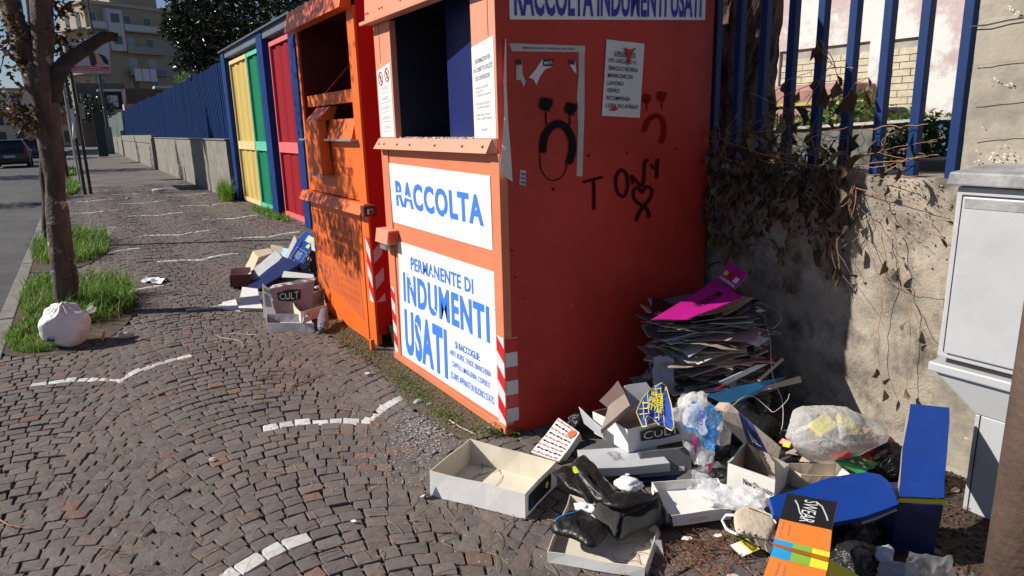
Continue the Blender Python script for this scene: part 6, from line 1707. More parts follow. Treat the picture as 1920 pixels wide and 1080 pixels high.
# 13 boots, built as rounded leather forms
def puff(pts, th, levels=5, back=.35, power=.55, wrinkle=.003, seed=0, sink=.9):
    """rounded solid over an outline of 3D points, bulging th towards the viewer side"""
    pts = [V(p) for p in pts]; c = sum(pts, V()) / len(pts); n = V()
    for i in range(len(pts)):
        n += (pts[i] - c).cross(pts[(i + 1) % len(pts)] - c)
    n.normalize()
    if n.dot(CO - c) < 0: n = -n
    P = []
    for i in range(len(pts)):
        p0, p1, p2, p3 = pts[i - 1], pts[i], pts[(i + 1) % len(pts)], pts[(i + 2) % len(pts)]
        for k in range(3):
            t = k / 3; P.append(.5 * ((2 * p1) + (p2 - p0) * t + (2 * p0 - 5 * p1 + 4 * p2 - p3) * t ** 2 + (3 * p1 - p0 - 3 * p2 + p3) * t ** 3))
    mb = MB(); rings = []
    seq = [(-1, .55)] + [(-1, .9)] + [(0, 1.0)] + [(1, 1 - (k / levels) ** 1.4) for k in range(1, levels + 1)]
    for sgn, s_ in seq:
        h = th * ((1 - s_ ** 2) ** power) * (1 if sgn > 0 else -back) if s_ < 1 else 0
        ring = []
        if s_ < .02:
            rings.append([mb.vert(c + n * h)]); continue
        for p in P:
            q = c + (p - c) * s_ + n * h
            q += n * wrinkle * (noise.noise(q * 28 + V((seed, 0, 0))) * 1.6 + abs(noise.noise(q * 55))) * (1 if sgn > 0 else 0)
            ring.append(mb.vert(q))
        rings.append(ring)
    N = len(P)
    mb.face(rings[0][::-1])
    for a_, b_ in zip(rings, rings[1:]):
        if len(b_) == 1:
            for k in range(N): mb.face((a_[k], a_[(k + 1) % N], b_[0]))
        else:
            for k in range(N): mb.face((a_[k], a_[(k + 1) % N], b_[(k + 1) % N], b_[k]))
    return mb
def Zb(x, y): return (1000 + x / 4.153, 820 + y / 4.153)
def outl3(pts, zf): return [U(*Zb(x, y), zf(x, y)) for x, y in pts]
bt = thing('boot', 'black wedge boot lying on its side in the white lid, sole facing the camera', 'boot', U(1170, 985, .045), 'black ankle boots')
zs = lambda x, y: .165 - (y - 142) / 330 * .045
puff(outl3([(292, 207), (385, 142), (440, 185), (482, 215), (530, 300), (592, 380), (665, 440), (640, 500), (560, 520), (470, 480), (400, 380), (340, 290)], zs), .020, seed=1, wrinkle=.007).build('shaft', K['leather'], bt, smooth=True)
puff(outl3([(560, 470), (640, 445), (720, 452), (800, 455), (880, 448), (960, 470), (930, 500), (830, 530), (740, 560), (640, 560), (540, 530)], lambda x, y: .125), .018, seed=2, wrinkle=.005).build('vamp', K['leather'], bt, smooth=True)
puff(outl3([(452, 545), (520, 505), (600, 520), (690, 535), (760, 522), (830, 492), (890, 460), (985, 475), (960, 510), (860, 565), (690, 642), (622, 700), (640, 785), (560, 715), (470, 612)], lambda x, y: .115 - (y - 460) / 330 * .05), .012, power=.35, seed=3, wrinkle=.0015).build('wedge', K['suede'], bt, smooth=True)
puff(outl3([(618, 700), (660, 640), (780, 585), (900, 520), (985, 482), (1000, 515), (996, 600), (952, 675), (840, 732), (700, 798), (652, 796), (630, 760)], lambda x, y: .110 - (y - 480) / 330 * .055), .010, power=.3, seed=4, wrinkle=.0008).build('outsole', K['sole'], bt, smooth=True)
mb = MB(); mb.tube([U(*Zb(345, 268), .195), U(*Zb(410, 330), .188), U(*Zb(470, 400), .178), U(*Zb(530, 460), .165)], .0016, 5); mb.build('zip', C['galv'], bt)
b2_ = thing('boot', 'second black boot underneath with creased shaft and only its toe showing at the right', 'boot', U(1240, 985, .045), 'black ankle boots')
puff(outl3([(150, 265), (215, 235), (290, 215), (345, 290), (405, 375), (470, 480), (440, 540), (400, 490), (330, 432), (240, 385), (190, 315)], lambda x, y: .105), .018, seed=5, wrinkle=.010).build('shaft', K['leather'], b2_, smooth=True)
puff(outl3([(935, 440), (985, 500), (1000, 540), (1055, 590), (1080, 640), (1072, 685), (1020, 672), (975, 690), (940, 640), (930, 540)], lambda x, y: .055), .035, seed=6).build('toe', K['leather'], b2_, smooth=True)
sh = puff(outl3([(145, 690), (180, 650), (250, 612), (320, 592), (380, 566), (450, 612), (575, 732), (540, 792), (452, 862), (330, 805), (250, 775), (165, 745)], lambda x, y: .085), .030, seed=7, wrinkle=.010).build('boot_shaft', K['leather'], smooth=True)
tag(sh, 'folded black leather boot shaft with a blue lining edge at the left of the lid', 'boot', 'black ankle boots')
mb = MB(); mb.tube([U(*Zb(170, 665), .105), U(*Zb(190, 632), .115), U(*Zb(250, 605), .118), U(*Zb(320, 592), .115)], .004, 6); mb.build('lining_edge', K['sky'], sh)
mb = MB(); q_ = [(300, 225), (322, 218), (345, 245), (352, 265), (325, 272), (308, 262)]; mb.poly([U(*Zb(x, y), .20) for x, y in q_]); tag(mb.build('price_sticker', K['sticker']), 'yellow green price sticker on the boot shaft', 'sticker')
# 14 tissues
crumple('tissue_ball', K['tissue'], U(1178, 908, .12), (.085, .06, .035), 21, .4, label='crumpled white tissue stuffed beside the boot shaft', cat='tissue paper', rotz=-.5)
crumple('tissue_ball', K['tissue'], U(1097, 952, .10), (.03, .06, .03), 22, .45, label='white tissue wad showing between the two boots', cat='tissue paper', rotz=.6)
drape('film_scrap', K['film'], [U(1228, 1030, .01), U(1250, 1045, .01), U(1246, 1010, .05), U(1226, 1008, .05)], 23, .012, 10, 'scrap of clear film at the right edge of the boot lid', 'plastic film')
crumple('film_scrap', K['filmd'], U(1248, 975, .05), (.03, .045, .045), 24, .4, 3, label='dark film wad between boot and white tray', cat='plastic film', flat_z=.006)
# 15 beige shoe upper with tag
bs = thing('beige_shoe', 'beige eyelet shoe upper hanging out of the pile with a yellow tag', 'shoe', U(1415, 1010, 0))
outl = [(1381, 958), (1400, 946), (1412, 948), (1422, 954), (1434, 958), (1447, 966), (1455, 980), (1450, 1000), (1443, 1015), (1430, 1011), (1414, 1006.7), (1400, 1003), (1386, 1000), (1380, 990), (1378, 972)]
def BZ(x, y, k=0): return U(x, y, .135 - (y - 946) * .0009 + k)
puff([BZ(*p) for p in outl], .012, power=.4, seed=9, wrinkle=.002).build('upper', K['beige'], bs, smooth=True)
mb = MB(); mb.tube([BZ(x, y, .012) for x, y in ((1400, 946), (1422, 953), (1447, 965), (1456, 981))], .0035, 6); mb.build('padded_edge', K['cream'], bs)
mb = MB()
for (x, y) in ((1387, 994), (1397, 996.5), (1408, 999), (1418.5, 1003.6), (1428, 1007), (1437, 1012)):
    p = BZ(x, y - 2, .012); mb.poly([p + V((math.cos(a) * .0045, -.35 * math.sin(a) * .0045, .9 * math.sin(a) * .0045)) for a in [k * .785 for k in range(8)]])
mb.build('eyelet', C['ink_black'], bs)
mb = MB(); mb.tube([BZ(1380, 965), U(1362, 967, .09), U(1354, 978, .06), U(1362, 992, .05), BZ(1384, 1001)], .005, 8); mb.build('strap', K['tissue'], bs)
mb = MB(); mb.tube([BZ(1420, 1003), U(1418, 1012, .07), U(1424, 1022, .06)], .0025, 6); mb.tube([BZ(1437, 1012), U(1436, 1022, .06), U(1441, 1034, .05)], .0025, 6); mb.build('lace', K['kraft'], bs)
TQ = flat([U(1392, 1043, .012), U(1426, 1029, .03), U(1400, 1008, .06), U(1369, 1021, .03)]); dbg('tag', TQ)
tg = card('white and yellow shoe tag printed BULLDOZER lying under the beige shoe', TQ, .0012, K['white'], 'tag', 'shoe_tag', bevel=0)
mb = MB(); put_rect(mb, TQ, .52, .98, .02, .98, .0015); mb.build('yellow_field', K['yel'], tg); dtext(tg, 'BULLDOZER', TQ, .60, .90, .06, .94, K['black'], .03, 3, .0035)
# 16 SWEAR boxes
SQ = flat([U(1452, 1016, .26), U(1556, 1046, .26), U(1570, 941, .33), U(1476, 927, .33)]); dbg('swear', SQ)
sw = card('black and orange SWEAR shoe box lid tilted towards the camera', SQ, .02, K['orange']); sw['label'] = 'black and orange SWEAR shoe box lid tilted towards the camera'
def cover(parent, nm, q, u0, u1, v0, v1, mt, off): mb = MB(); put_rect(mb, q, u0, u1, v0, v1, off); return mb.build(nm, mt, parent)
cover(sw, 'black_field', SQ, 0.0, 1, .48, 1, K['black'], .0012)
for a, b, mt in ((0, .36, 'cyan'), (.36, .70, 'lime'), (.70, 1, 'yel')): cover(sw, 'colour_bar', SQ, a, b, .0, .085, K[mt], .0012)
dtext(sw, 'SWEAR', SQ, .38, .66, .51, .93, PM('chalk_white', (.62, .62, .62), .7), .0, 3, .0026)
mb = MB(); P = [bil(SQ, u, v) + qnorm(SQ) * .003 for u, v in ((.20, .88), (.28, .80), (.36, .66), (.48, .56), (.52, .55))]; mb.strip(P, .004, up=qnorm(SQ)); P = [bil(SQ, u, v) + qnorm(SQ) * .003 for u, v in ((.60, .93), (.74, .86), (.86, .70), (.90, .62))]; mb.strip(P, .004, up=qnorm(SQ)); mb.build('flourish', PM('chalk2', (.55, .55, .55), .7), sw)
t = MB(); put_text(t, 'DER SWEAR LONDON', SQ, .06, .10, .14, .44, .0026, 0, 0, 3); put_text(t, 'CALZATURE', SQ, .20, .24, .20, .40, .0026, 0, 0, 3); t.build('lettering', C['ink_grey'], sw)
SQ2 = flat([U(1418, 1120, .17), U(1534, 1150, .17), U(1556, 1049, .245), U(1453, 1020, .245)]); dbg('swear2', SQ2)
sw2 = card('orange SWEAR shoe box with cyan, green and yellow bar at the bottom edge', SQ2, .11, K['orange'], 'shoe box', 'shoe_box')
for a, b, mt in ((0, .36, 'cyan'), (.36, .70, 'lime'), (.70, 1, 'yel')): cover(sw2, 'colour_bar', SQ2, a, b, .78, 1.0, K[mt], .0012)
t = MB(); put_text(t, 'NEW SWEAR COLLECTION', SQ2, .16, .20, .2, .70, .0026, 0, 0, 3); put_text(t, 'LONDON', SQ2, .28, .32, .4, .68, .0026, 0, 0, 3); t.build('lettering', C['ink_grey'], sw2)
YQ = [U(1545, 1110, .12), U(1650, 1115, .05), U(1600, 1072, .13), U(1558, 1046, .20)]
yb_ = card('yellow and orange box corner at the bottom edge beside the SWEAR box', YQ, .06, K['yel'], 'shoe box', 'shoe_box'); cover(yb_, 'orange_field', YQ, .0, .6, .0, .5, K['orange'], .0015)
# 17 blue lid (bent)
bl17 = thing('bent_card_lid', 'large scuffed royal blue lid with one rounded corner behind the SWEAR box', 'shoe box lid', U(1560, 950, .1))
outl = [(1442.5, 934), (1500, 915.5), (1560, 897), (1600, 887), (1623.7, 883.5), (1648, 887), (1662, 897), (1671, 909), (1680, 930), (1687, 947), (1650, 958), (1616.7, 969), (1560, 980), (1500, 985), (1451, 967)]
def LZ(x, y): return .215 + (960 - y) * .0007 + (x - 1560) * .0001
mb = MB(); top_ = [U(x, y, LZ(x, y)) for x, y in outl]; nn = V((-.25, -.35, .9)).normalized(); k = len(top_)
mb.v = [tuple(p) for p in top_] + [tuple(p - nn * .028) for p in top_]; mb.f = [tuple(range(k)), tuple(range(2 * k - 1, k - 1, -1))] + [(i, i + k, (i + 1) % k + k, (i + 1) % k) for i in range(k)]; mb.m = [0] * len(mb.f)
mb.build('top', K['blue'], bl17, bevel=.002)
mb = MB(); mb.strip([p - nn * .029 for p in top_[9:12]], .012, up=nn); mb.build('torn_edge', K['kraft2'], bl17)
# 18 blue boxes standing
BQ = flat([U(1686, 932, .235), U(1772, 934, .235), U(1780, 763, .44), U(1706, 758, .44)]); dbg('bluetall', BQ)
b18 = thing('shoe_box', 'tall royal blue shoe box standing on end beside the cabinet', 'shoe box', U(1735, 1000, 0))
mb = MB(); mb.slab(BQ, .004); mb.build('lid_face', K['blue'], b18, bevel=.001)
q = [p + away(BQ) * .005 for p in BQ]; dd = V((.07, .045, -.08))
mb = MB(); mb.poly([q[1], q[1] + dd * 1.3 + V((0, 0, -.03)), q[2] + dd * .8 + V((0, 0, -.14)), q[2]]); mb.build('side', K['kraft'], b18)
mb = MB(); mb.poly([q[3], q[2], q[2] + dd * .3, q[3] + dd * .3]); mb.build('side', K['blue'], b18)
mb = MB(); mb.poly([q[0] + V((0, 0, -.001)), q[1] + V((0, 0, -.001)), q[1] + dd * 1.3, q[0] + dd * 1.3]); mb.build('side', K['kraft'], b18)
mb = MB(); mb.poly([q[0], q[3], q[3] + dd, q[0] + dd]); mb.build('side', K['kraft'], b18)
mb = MB(); e0, e1 = BQ[0] + V((0, 0, -.004)), BQ[1] + V((0, 0, -.004)); mb.poly([e0 + V((-.003, -.003, 0)), e1 + V((-.003, -.003, 0)), e1 + V((0, 0, -.018)), e0 + V((0, 0, -.018))]); mb.build('yellow_edge', K['yel'], b18)
g0, g1 = V((BQ[0].x, BQ[0].y, 0)), V((BQ[1].x, BQ[1].y, 0)); b_k = V((.12, .20, 0)).normalized() * .15
mb = MB(); mb.hexa([g0 + V((.01, .01, .002)), g1 + V((.0, .01, .002)), g1 + b_k + V((0, 0, .002)), g0 + b_k + V((0, 0, .002))], [V((BQ[0].x, BQ[0].y, .21)), V((BQ[1].x, BQ[1].y, .21)), V((BQ[1].x, BQ[1].y, .21)) + b_k, V((BQ[0].x, BQ[0].y, .21)) + b_k])
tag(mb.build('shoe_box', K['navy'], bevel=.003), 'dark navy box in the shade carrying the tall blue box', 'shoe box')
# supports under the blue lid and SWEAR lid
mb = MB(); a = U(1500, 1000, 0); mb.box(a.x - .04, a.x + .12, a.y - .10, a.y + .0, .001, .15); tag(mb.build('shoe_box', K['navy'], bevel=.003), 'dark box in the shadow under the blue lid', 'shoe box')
# 19 milky bag with things in it
wb19 = thing('rubbish_bag', 'milky see through bag full of yellow and dark packaging, on the red shoes', 'rubbish bag', U(1560, 870, .0))
cw = U(1562, 812, .24)
crumple('film', K['filmw'], cw, (.185, .12, .108), 31, .10, 5, parent=wb19, freq=.9, rotz=-.6, folds=.02)
crumple('film', K['filmw'], U(1510, 828, .20), (.07, .06, .055), 32, .3, 4, parent=wb19, rotz=-.6)
for i, (px, py, z, s, mt) in enumerate(((1545, 795, .27, .05, K['yel']), (1590, 790, .28, .045, K['yel']), (1560, 826, .22, .045, K['dgrey']), (1600, 826, .21, .035, K['dgrey']), (1575, 842, .19, .05, K['redc']), (1610, 805, .24, .04, K['kraft2']), (1530, 820, .2, .03, K['rose']))):
    p = U(px, py, z); a = i * .9; e1, e2 = V((math.cos(a), math.sin(a), .2)) * s, V((-math.sin(a), math.cos(a), .4)) * s * .6
    mb = MB(); mb.slab([p - e1 - e2, p + e1 - e2, p + e1 + e2, p - e1 + e2], .025); mb.build('packaging', mt, wb19)
mb = MB(); k0 = U(1573, 788, .345); mb.tube([k0, k0 + V((0, -.01, .0)), k0 + V((.004, -.02, -.05)), k0 + V((-.004, -.02, -.075))], [.006, .012, .012, .004], 8); mb.build('knot_tail', K['filmw'], wb19, smooth=True)
# red shoe and packets
mb = MB(); mb.tube([U(1618, 868, .10), U(1636, 850, .13), U(1652, 836, .15), U(1663, 828, .15), U(1668, 826, .145)], [.025, .042, .044, .034, .012], 14)
rs = mb.build('red_slipper', PM('red_rubber', (.50, .02, .02), .45, .1, 6), smooth=True); tag(rs, 'dark red slipper with pale lettering right of the milky bag', 'slipper')
q = [U(1638, 866, .165), U(1668, 846, .175), U(1662, 836, .20), U(1632, 856, .19)]; dtext(rs, 'RED MAX', q, .1, .9, .2, .8, K['kraft2'], .0)
PQ_ = [U(1562, 865, .15), U(1612, 892, .12), U(1648, 872, .14), U(1600, 848, .19)]; pk_ = drape('snack_packet', PM('packet_green', (.04, .32, .09), .3), PQ_, 41, .012, 12, 'green, red and white snack packet under the milky bag', 'packet')
mb = MB()
for i, (u, v, s, m_) in enumerate(((.2, .5, .16, 1), (.4, .75, .18, 1), (.35, .45, .12, 0), (.6, .6, .15, 0), (.75, .8, .12, 1), (.15, .8, .1, 0), (.8, .5, .1, 0), (.55, .85, .1, 0))):
    mb.poly([bil([V(p) for p in PQ_], u + s * math.cos(a) * .8, v + s * math.sin(a) * .5) + qnorm([V(p) for p in PQ_]) * .014 for a in (0, 1.1, 2.3, 3.5, 4.9)], m_)
mb.build('print', [K['white'], K['redc']], pk_)
card('small red packet with yellow print left of the milky bag', [U(1459, 829, .20), U(1481, 839, .20), U(1486, 829, .22), U(1467, 820, .22)], .012, K['redc'], 'packet', 'packet')
mb = MB(); q = [U(1467, 838, .205), U(1480, 841, .205), U(1482, 832, .22), U(1470, 829, .22)]; mb.poly([p + V((-.004, -.004, .005)) for p in q]); o = mb.build('packet_label', K['yel']); tag(o, 'yellow lettered label on the small red packet', 'label')
crumple('rubbish_bag', K['filmd'], U(1665, 870, .09), (.10, .08, .12), 44, .3, flat_z=.01, label='black bag between the red slipper and the tall blue box', cat='rubbish bag')
# bottom right bags
crumple('rubbish_bag', K['filmd'], U(1600, 1060, .06), (.16, .10, .10), 45, .35, flat_z=.008, label='black rubbish bag in the shade at the bottom edge', cat='rubbish bag')
drape('plastic_bag', K['filmw'], [U(1690, 1100, .04), U(1795, 1110, .03), U(1790, 1045, .10), U(1700, 1020, .20)], 46, .05, 26, 'white plastic bag at the bottom right next to the steel post', 'plastic bag', freq=9)
crumple('plastic_bag', K['tissueg'], U(1655, 1040, .12), (.05, .04, .05), 47, .45, label='grey crumpled paper in the shade below the navy box', cat='paper')
drape('paper_sheet', K['tissueg'], [U(1640, 1085, .05), U(1720, 1085, .05), U(1715, 1050, .11), U(1650, 1045, .12)], 48, .02, 12, 'grey sheet lying in the shade at the bottom edge', 'paper')
for i, (x, y, s, mt, lab) in enumerate(((1450, 1080, .10, K['dgrey'], 'dark crushed carton under the SWEAR box'),)):
    p = U(x, y, 0)
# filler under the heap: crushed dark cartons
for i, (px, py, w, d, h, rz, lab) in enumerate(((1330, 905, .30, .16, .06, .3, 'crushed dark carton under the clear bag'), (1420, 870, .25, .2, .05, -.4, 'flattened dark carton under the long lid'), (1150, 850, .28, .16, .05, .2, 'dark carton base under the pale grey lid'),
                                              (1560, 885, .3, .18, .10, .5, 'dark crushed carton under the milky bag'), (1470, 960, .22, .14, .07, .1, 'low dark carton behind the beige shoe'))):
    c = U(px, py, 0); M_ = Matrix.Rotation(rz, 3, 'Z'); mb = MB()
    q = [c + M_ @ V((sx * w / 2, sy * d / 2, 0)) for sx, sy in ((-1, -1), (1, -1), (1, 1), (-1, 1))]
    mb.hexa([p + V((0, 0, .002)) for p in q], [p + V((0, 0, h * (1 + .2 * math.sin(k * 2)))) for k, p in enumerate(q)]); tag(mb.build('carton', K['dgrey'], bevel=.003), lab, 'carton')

# ------------------------------------------------------------------ tall stack of flattened cards
sr_ = random.Random(77); base = V((2.60, 2.37, 0))
cols = [K['kraft'], K['dgrey'], K['grey'], K['inner'], K['dgrey'], K['kraft'], K['navy'], K['rose'], K['dgrey'], K['inner'], K['black'], K['cream'], K['dgrey'], K['kraft2']]
ncol = len(cols); z = .03; ns = 0
for i in range(124):
    t = i / 123; z = .03 + t * .55
    cx = base.x - .02 + sr_.gauss(0, .03) + (.02 - .10 * (t - .5)); cy = base.y + sr_.gauss(0, .03)
    w, d = sr_.uniform(.34, .52) * (1.12 - .22 * t), sr_.uniform(.24, .36)
    rz = R(-33) + sr_.gauss(0, .30); M_ = Matrix.Rotation(rz, 3, 'Z') @ Matrix.Rotation(sr_.gauss(-.02, .06), 3, 'X') @ Matrix.Rotation(sr_.gauss(-.10, .07), 3, 'Y')
    mb = MB(); n = 5; ids = {}; cv = sr_.gauss(0, .03); cw_ = sr_.gauss(0, .02)
    th = sr_.choice((.002, .002, .003, .007))
    for a in range(n + 1):
        for b in range(3):
            u, v = a / n - .5, b / 2 - .5
            p = M_ @ V((u * w + (.02 * math.sin(i * 7 + b * 2) if a in (0, n) else 0), v * d, cv * (4 * u * u) + cw_ * 4 * v * v + .006 * noise.noise(V((u * 5, v * 5, i)))))
            ids[a, b] = (mb.vert(V((cx, cy, z)) + p), mb.vert(V((cx, cy, z + th)) + p))
    for a in range(n):
        for b in range(2):
            mb.face((ids[a, b][1], ids[a + 1, b][1], ids[a + 1, b + 1][1], ids[a, b + 1][1])); mb.face((ids[a, b][0], ids[a, b + 1][0], ids[a + 1, b + 1][0], ids[a + 1, b][0]))
    for a in range(n):
        for b in (0, 2): mb.face((ids[a, b][0], ids[a + 1, b][0], ids[a + 1, b][1], ids[a, b][1]))
    for b in range(2):
        for a in (0, n): mb.face((ids[a, b][0], ids[a, b + 1][0], ids[a, b + 1][1], ids[a, b][1]))
    ci = sr_.randrange(ncol); mt = cols[ci]; cn = ['brown board', 'dark grey', 'pale grey', 'warm grey', 'dark grey', 'brown board', 'navy', 'dusty pink', 'charcoal', 'beige grey', 'black', 'cream', 'charcoal', 'pale kraft'][ci]; lv_ = ['foot', 'lower part', 'middle', 'upper part', 'top'][min(4, int(t * 5))]
    o = mb.build('cardboard_sheet', mt); tag(o, 'flattened %s card squashed in the %s of the tied stack' % (cn, lv_), 'cardboard', 'flattened cards of the tied stack')
    if i % 9 == 4:
        q = [V((cx, cy, z + th + .012)) + M_ @ V((u * w, v * d, 0)) for u, v in ((-.45, -.47), (-.36, -.47), (-.36, -.30), (-.45, -.30))]
        mb = MB(); mb.poly(q); mb.build('sticker', K['sticker'], o)
scr = random.Random(5)
for i in range(16):
    px, py = scr.uniform(1215, 1460), scr.uniform(600, 715); z = .60 - (py - 560) / 180 * .42; a = scr.uniform(0, 3.1); w = scr.uniform(10, 24); h = scr.uniform(5, 12)
    si = scr.randrange(5)
    P_ = [U(px + math.cos(a + k) * w * scr.uniform(.6, 1.1), py + math.sin(a + k) * h * scr.uniform(.6, 1.1), z + scr.uniform(-.01, .01)) for k in (0, 1.3, 2.6, 3.9, 5.1)]
    mb = MB(); mb.poly(P_); o = mb.build('paper_scrap', [K['inner'], K['grey'], K['kraft'], K['rose'], K['tissueg']][si]); so_ = o.modifiers.new('s', 'SOLIDIFY'); so_.thickness = .002
    tag(o, 'torn %s scrap poking out of the front of the tied stack, %s' % (['beige', 'pale grey', 'brown', 'dusty pink', 'lilac grey'][si], 'left side' if px < 1300 else 'middle' if px < 1385 else 'right side'), 'paper', 'torn scraps in the tied stack')
# special pieces of the stack
PK = [U(1240, 592, .62), U(1290, 597, .60), U(1392, 556, .64), U(1352, 520, .68)]; dbg('pink', PK)
pk1 = card('bright magenta flattened box lying on top of the card stack', [U(1222, 600, .63), U(1288, 598, .63), U(1392, 557, .67), U(1345, 522, .72)], .006, K['pink'], 'cardboard', 'magenta_box')
q = [U(1222, 600, .63), U(1288, 598, .63), U(1392, 557, .67), U(1345, 522, .72)]
dtext(pk1, 'MICKITA', [q[0], q[1], q[2], q[3]], .42, .62, .40, .82, K['black'], .01, 3)
q = [U(1346, 520, .725), U(1375, 541, .71), U(1402, 513, .76), U(1368, 491, .79)]
mb = MB(); mb.slab(q, .004); fl_ = mb.build('raised_flap', K['pink'], pk1); n_ = qnorm(q)
mb = MB(); put_rect(mb, q, .08, .95, .02, .16, .0015); mb.build('grey_band', K['grey'], pk1); mb = MB(); put_rect(mb, q, .10, .32, .30, .55, .0015); mb.build('sticker', K['sticker'], pk1)
mb = MB(); put_rect(mb, q, .72, .92, .25, .55, .0015); mb.build('barcode_label', K['white'], pk1); mb = MB(); put_rect(mb, q, .36, .66, .25, .6, .0012); mb.build('print', K['redc'], pk1)
card('dark red card edge sticking out below the magenta box', [U(1308, 606, .52), U(1320, 612, .51), U(1425, 578, .55), U(1400, 572, .57)], .004, K['redc'], 'cardboard', 'cardboard_sheet')
card('cream card with a rounded corner below the red edge', [U(1314, 611, .50), U(1330, 616, .48), U(1436, 583, .53), U(1420, 575, .55)], .004, K['cream'], 'cardboard', 'cardboard_sheet')
card('pale lilac torn paper corner sticking out at the left of the stack', [U(1250, 622, .47), U(1277, 643, .42), U(1282, 622, .47), U(1262, 612, .5)], .002, K['rose'], 'paper', 'paper_scrap')
drape('tissue_paper', PM('lilac_tissue', (.45, .45, .58), .8), [U(1390, 645, .42), U(1420, 652, .40), U(1442, 635, .44), U(1398, 622, .47)], 51, .02, 12, 'pale lilac tissue sticking out of the middle of the stack', 'tissue paper')
card('pale printed card with a lime sticker in the middle of the stack', [U(1258, 676, .33), U(1350, 685, .32), U(1345, 650, .40), U(1300, 657, .38)], .003, K['cream'], 'cardboard', 'printed_card')
mb = MB(); q = [U(1318, 683, .328), U(1329, 682, .33), U(1328, 669, .36), U(1317, 671, .355)]; mb.poly([p + V((-.004, -.004, .006)) for p in q]); tag(mb.build('price_sticker', K['sticker']), 'lime price sticker on the printed card in the stack', 'sticker')
card('kraft flap folded up in the middle of the stack', [U(1352, 680, .33), U(1364, 682, .33), U(1395, 645, .40), U(1384, 640, .42)], .004, K['kraft2'], 'cardboard', 'cardboard_flap')
card('bright red card jutting from the lower part of the stack', [U(1342, 731, .24), U(1352, 728, .24), U(1460, 668, .33), U(1445, 676, .36)], .005, K['redc'], 'cardboard', 'cardboard_sheet')
card('white card edge above the red one', [U(1348, 716, .28), U(1362, 722, .26), U(1440, 683, .33), U(1420, 684, .345)], .004, K['white'], 'cardboard', 'cardboard_sheet')
card('thin cream card jutting far right above the red card', [U(1420, 712, .28), U(1425, 715, .275), U(1471, 674, .33), U(1466, 670, .345)], .003, K['kraft2'], 'cardboard', 'cardboard_sheet')
sk = thing('folded_card', 'sky blue folded card at the foot of the stack', 'cardboard', U(1400, 760, .05))
q = [U(1322, 742, .26), U(1372, 762, .20), U(1430, 722, .24), U(1420, 715, .27)]; mb = MB(); mb.slab(q, .004); mb.build('panel', K['sky'], sk)
q = [U(1372, 763, .198), U(1436, 728, .23), U(1476, 706, .26), U(1420, 714, .271)]; mb = MB(); mb.slab(q, .004); mb.build('panel', K['sky'], sk)
card('long pale kraft strip at the right end of the sky blue card', [U(1425, 727, .235), U(1430, 733, .225), U(1504, 716, .24), U(1500, 704, .265)], .004, K['kraft2'], 'cardboard', 'cardboard_sheet')
drape('grey_cloth', PM('lilac_grey_cloth', (.30, .31, .40), .85), [U(1222, 728, .22), U(1264, 733, .20), U(1262, 672, .38), U(1226, 668, .40)], 52, .03, 20, 'grey lilac thin cloth hanging from the left side of the stack', 'cloth', freq=10)
stg = PM('white_strapping', (.55, .55, .55), .4)
def string(label, pts, r=.0016, mt=None):
    P = []; pts = [V(p) for p in pts]; n = len(pts)
    for i in range(n - 1):
        p0, p1, p2, p3 = pts[max(i - 1, 0)], pts[i], pts[i + 1], pts[min(i + 2, n - 1)]
        for k in range(8):
            t = k / 8; P.append(.5 * ((2 * p1) + (p2 - p0) * t + (2 * p0 - 5 * p1 + 4 * p2 - p3) * t ** 2 + (3 * p1 - p0 - 3 * p2 + p3) * t ** 3))
    P.append(pts[-1]); mb = MB(); mb.tube(P, r, 6); return tag(mb.build('string', mt or stg, smooth=True), label, 'string')
string('white strapping looping off the upper right of the card stack', [U(1385, 563, .60), U(1430, 570, .56), U(1460, 585, .54), U(1464, 600, .52), U(1450, 615, .5), U(1438, 610, .5), U(1430, 590, .52), U(1400, 580, .55)])
string('white strapping running down the right side of the stack', [U(1438, 612, .50), U(1444, 640, .45), U(1446, 680, .38), U(1450, 710, .32), U(1466, 750, .22), U(1468, 790, .15), U(1462, 815, .10)])
string('white strapping crossing the middle of the stack', [U(1285, 640, .46), U(1330, 632, .46), U(1390, 628, .46), U(1442, 640, .44)])
string('thin white string arching over the black bag', [U(1372, 762, .22), U(1395, 744, .25), U(1415, 745, .22), U(1440, 765, .18), U(1452, 772, .17), U(1475, 752, .2), U(1480, 738, .22)])
string('thin white string from the stack to the printed card', [U(1328, 655, .40), U(1352, 632, .45), U(1395, 612, .50), U(1440, 620, .5)])

# ------------------------------------------------------------------ second heap, beside the orange bin
q = [U(536, 483, .17), U(563, 503, .13), U(600, 447, .36), U(572, 433, .38)]; dbg('onyx', q)
on_ = card('royal blue ONYX shoe box standing on edge in the far heap', q, .10, K['blue'], 'shoe box', 'shoe_box')
t = MB(); put_text(t, 'ONYX', q, .30, .66, .14, .38, .002, .0, 0, 0)
for u0, u1, v0, v1 in ((.18, .84, .06, .07), (.18, .84, .44, .45), (.18, .19, .06, .45), (.83, .84, .06, .45)): put_rect(t, q, u0, u1, v0, v1, .002)
t.build('lettering', K['grey'], on_)
cover(on_, 'label', q, .35, .98, .72, .93, K['grey'], .002)
mb = MB(); put_rect(mb, q, .5, .68, .78, .9, .003); put_rect(mb, q, .62, .8, .56, .68, .003); mb.build('sticker', K['sticker'], on_)
card('white card panel leaning behind the ONYX box', [U(533, 482, .2), U(540, 484, .19), U(557, 450, .33), U(552, 441, .37)], .004, K['white'], 'cardboard', 'cardboard_sheet', 'white_x'.replace('white_x', '') or None)
card('pale cyan scrap beside the white panel', [U(526, 478, .2), U(533, 481, .19), U(540, 466, .25), U(530, 464, .26)], .003, PM('pale_cyan', (.35, .6, .7), .6), 'paper', 'paper_scrap')
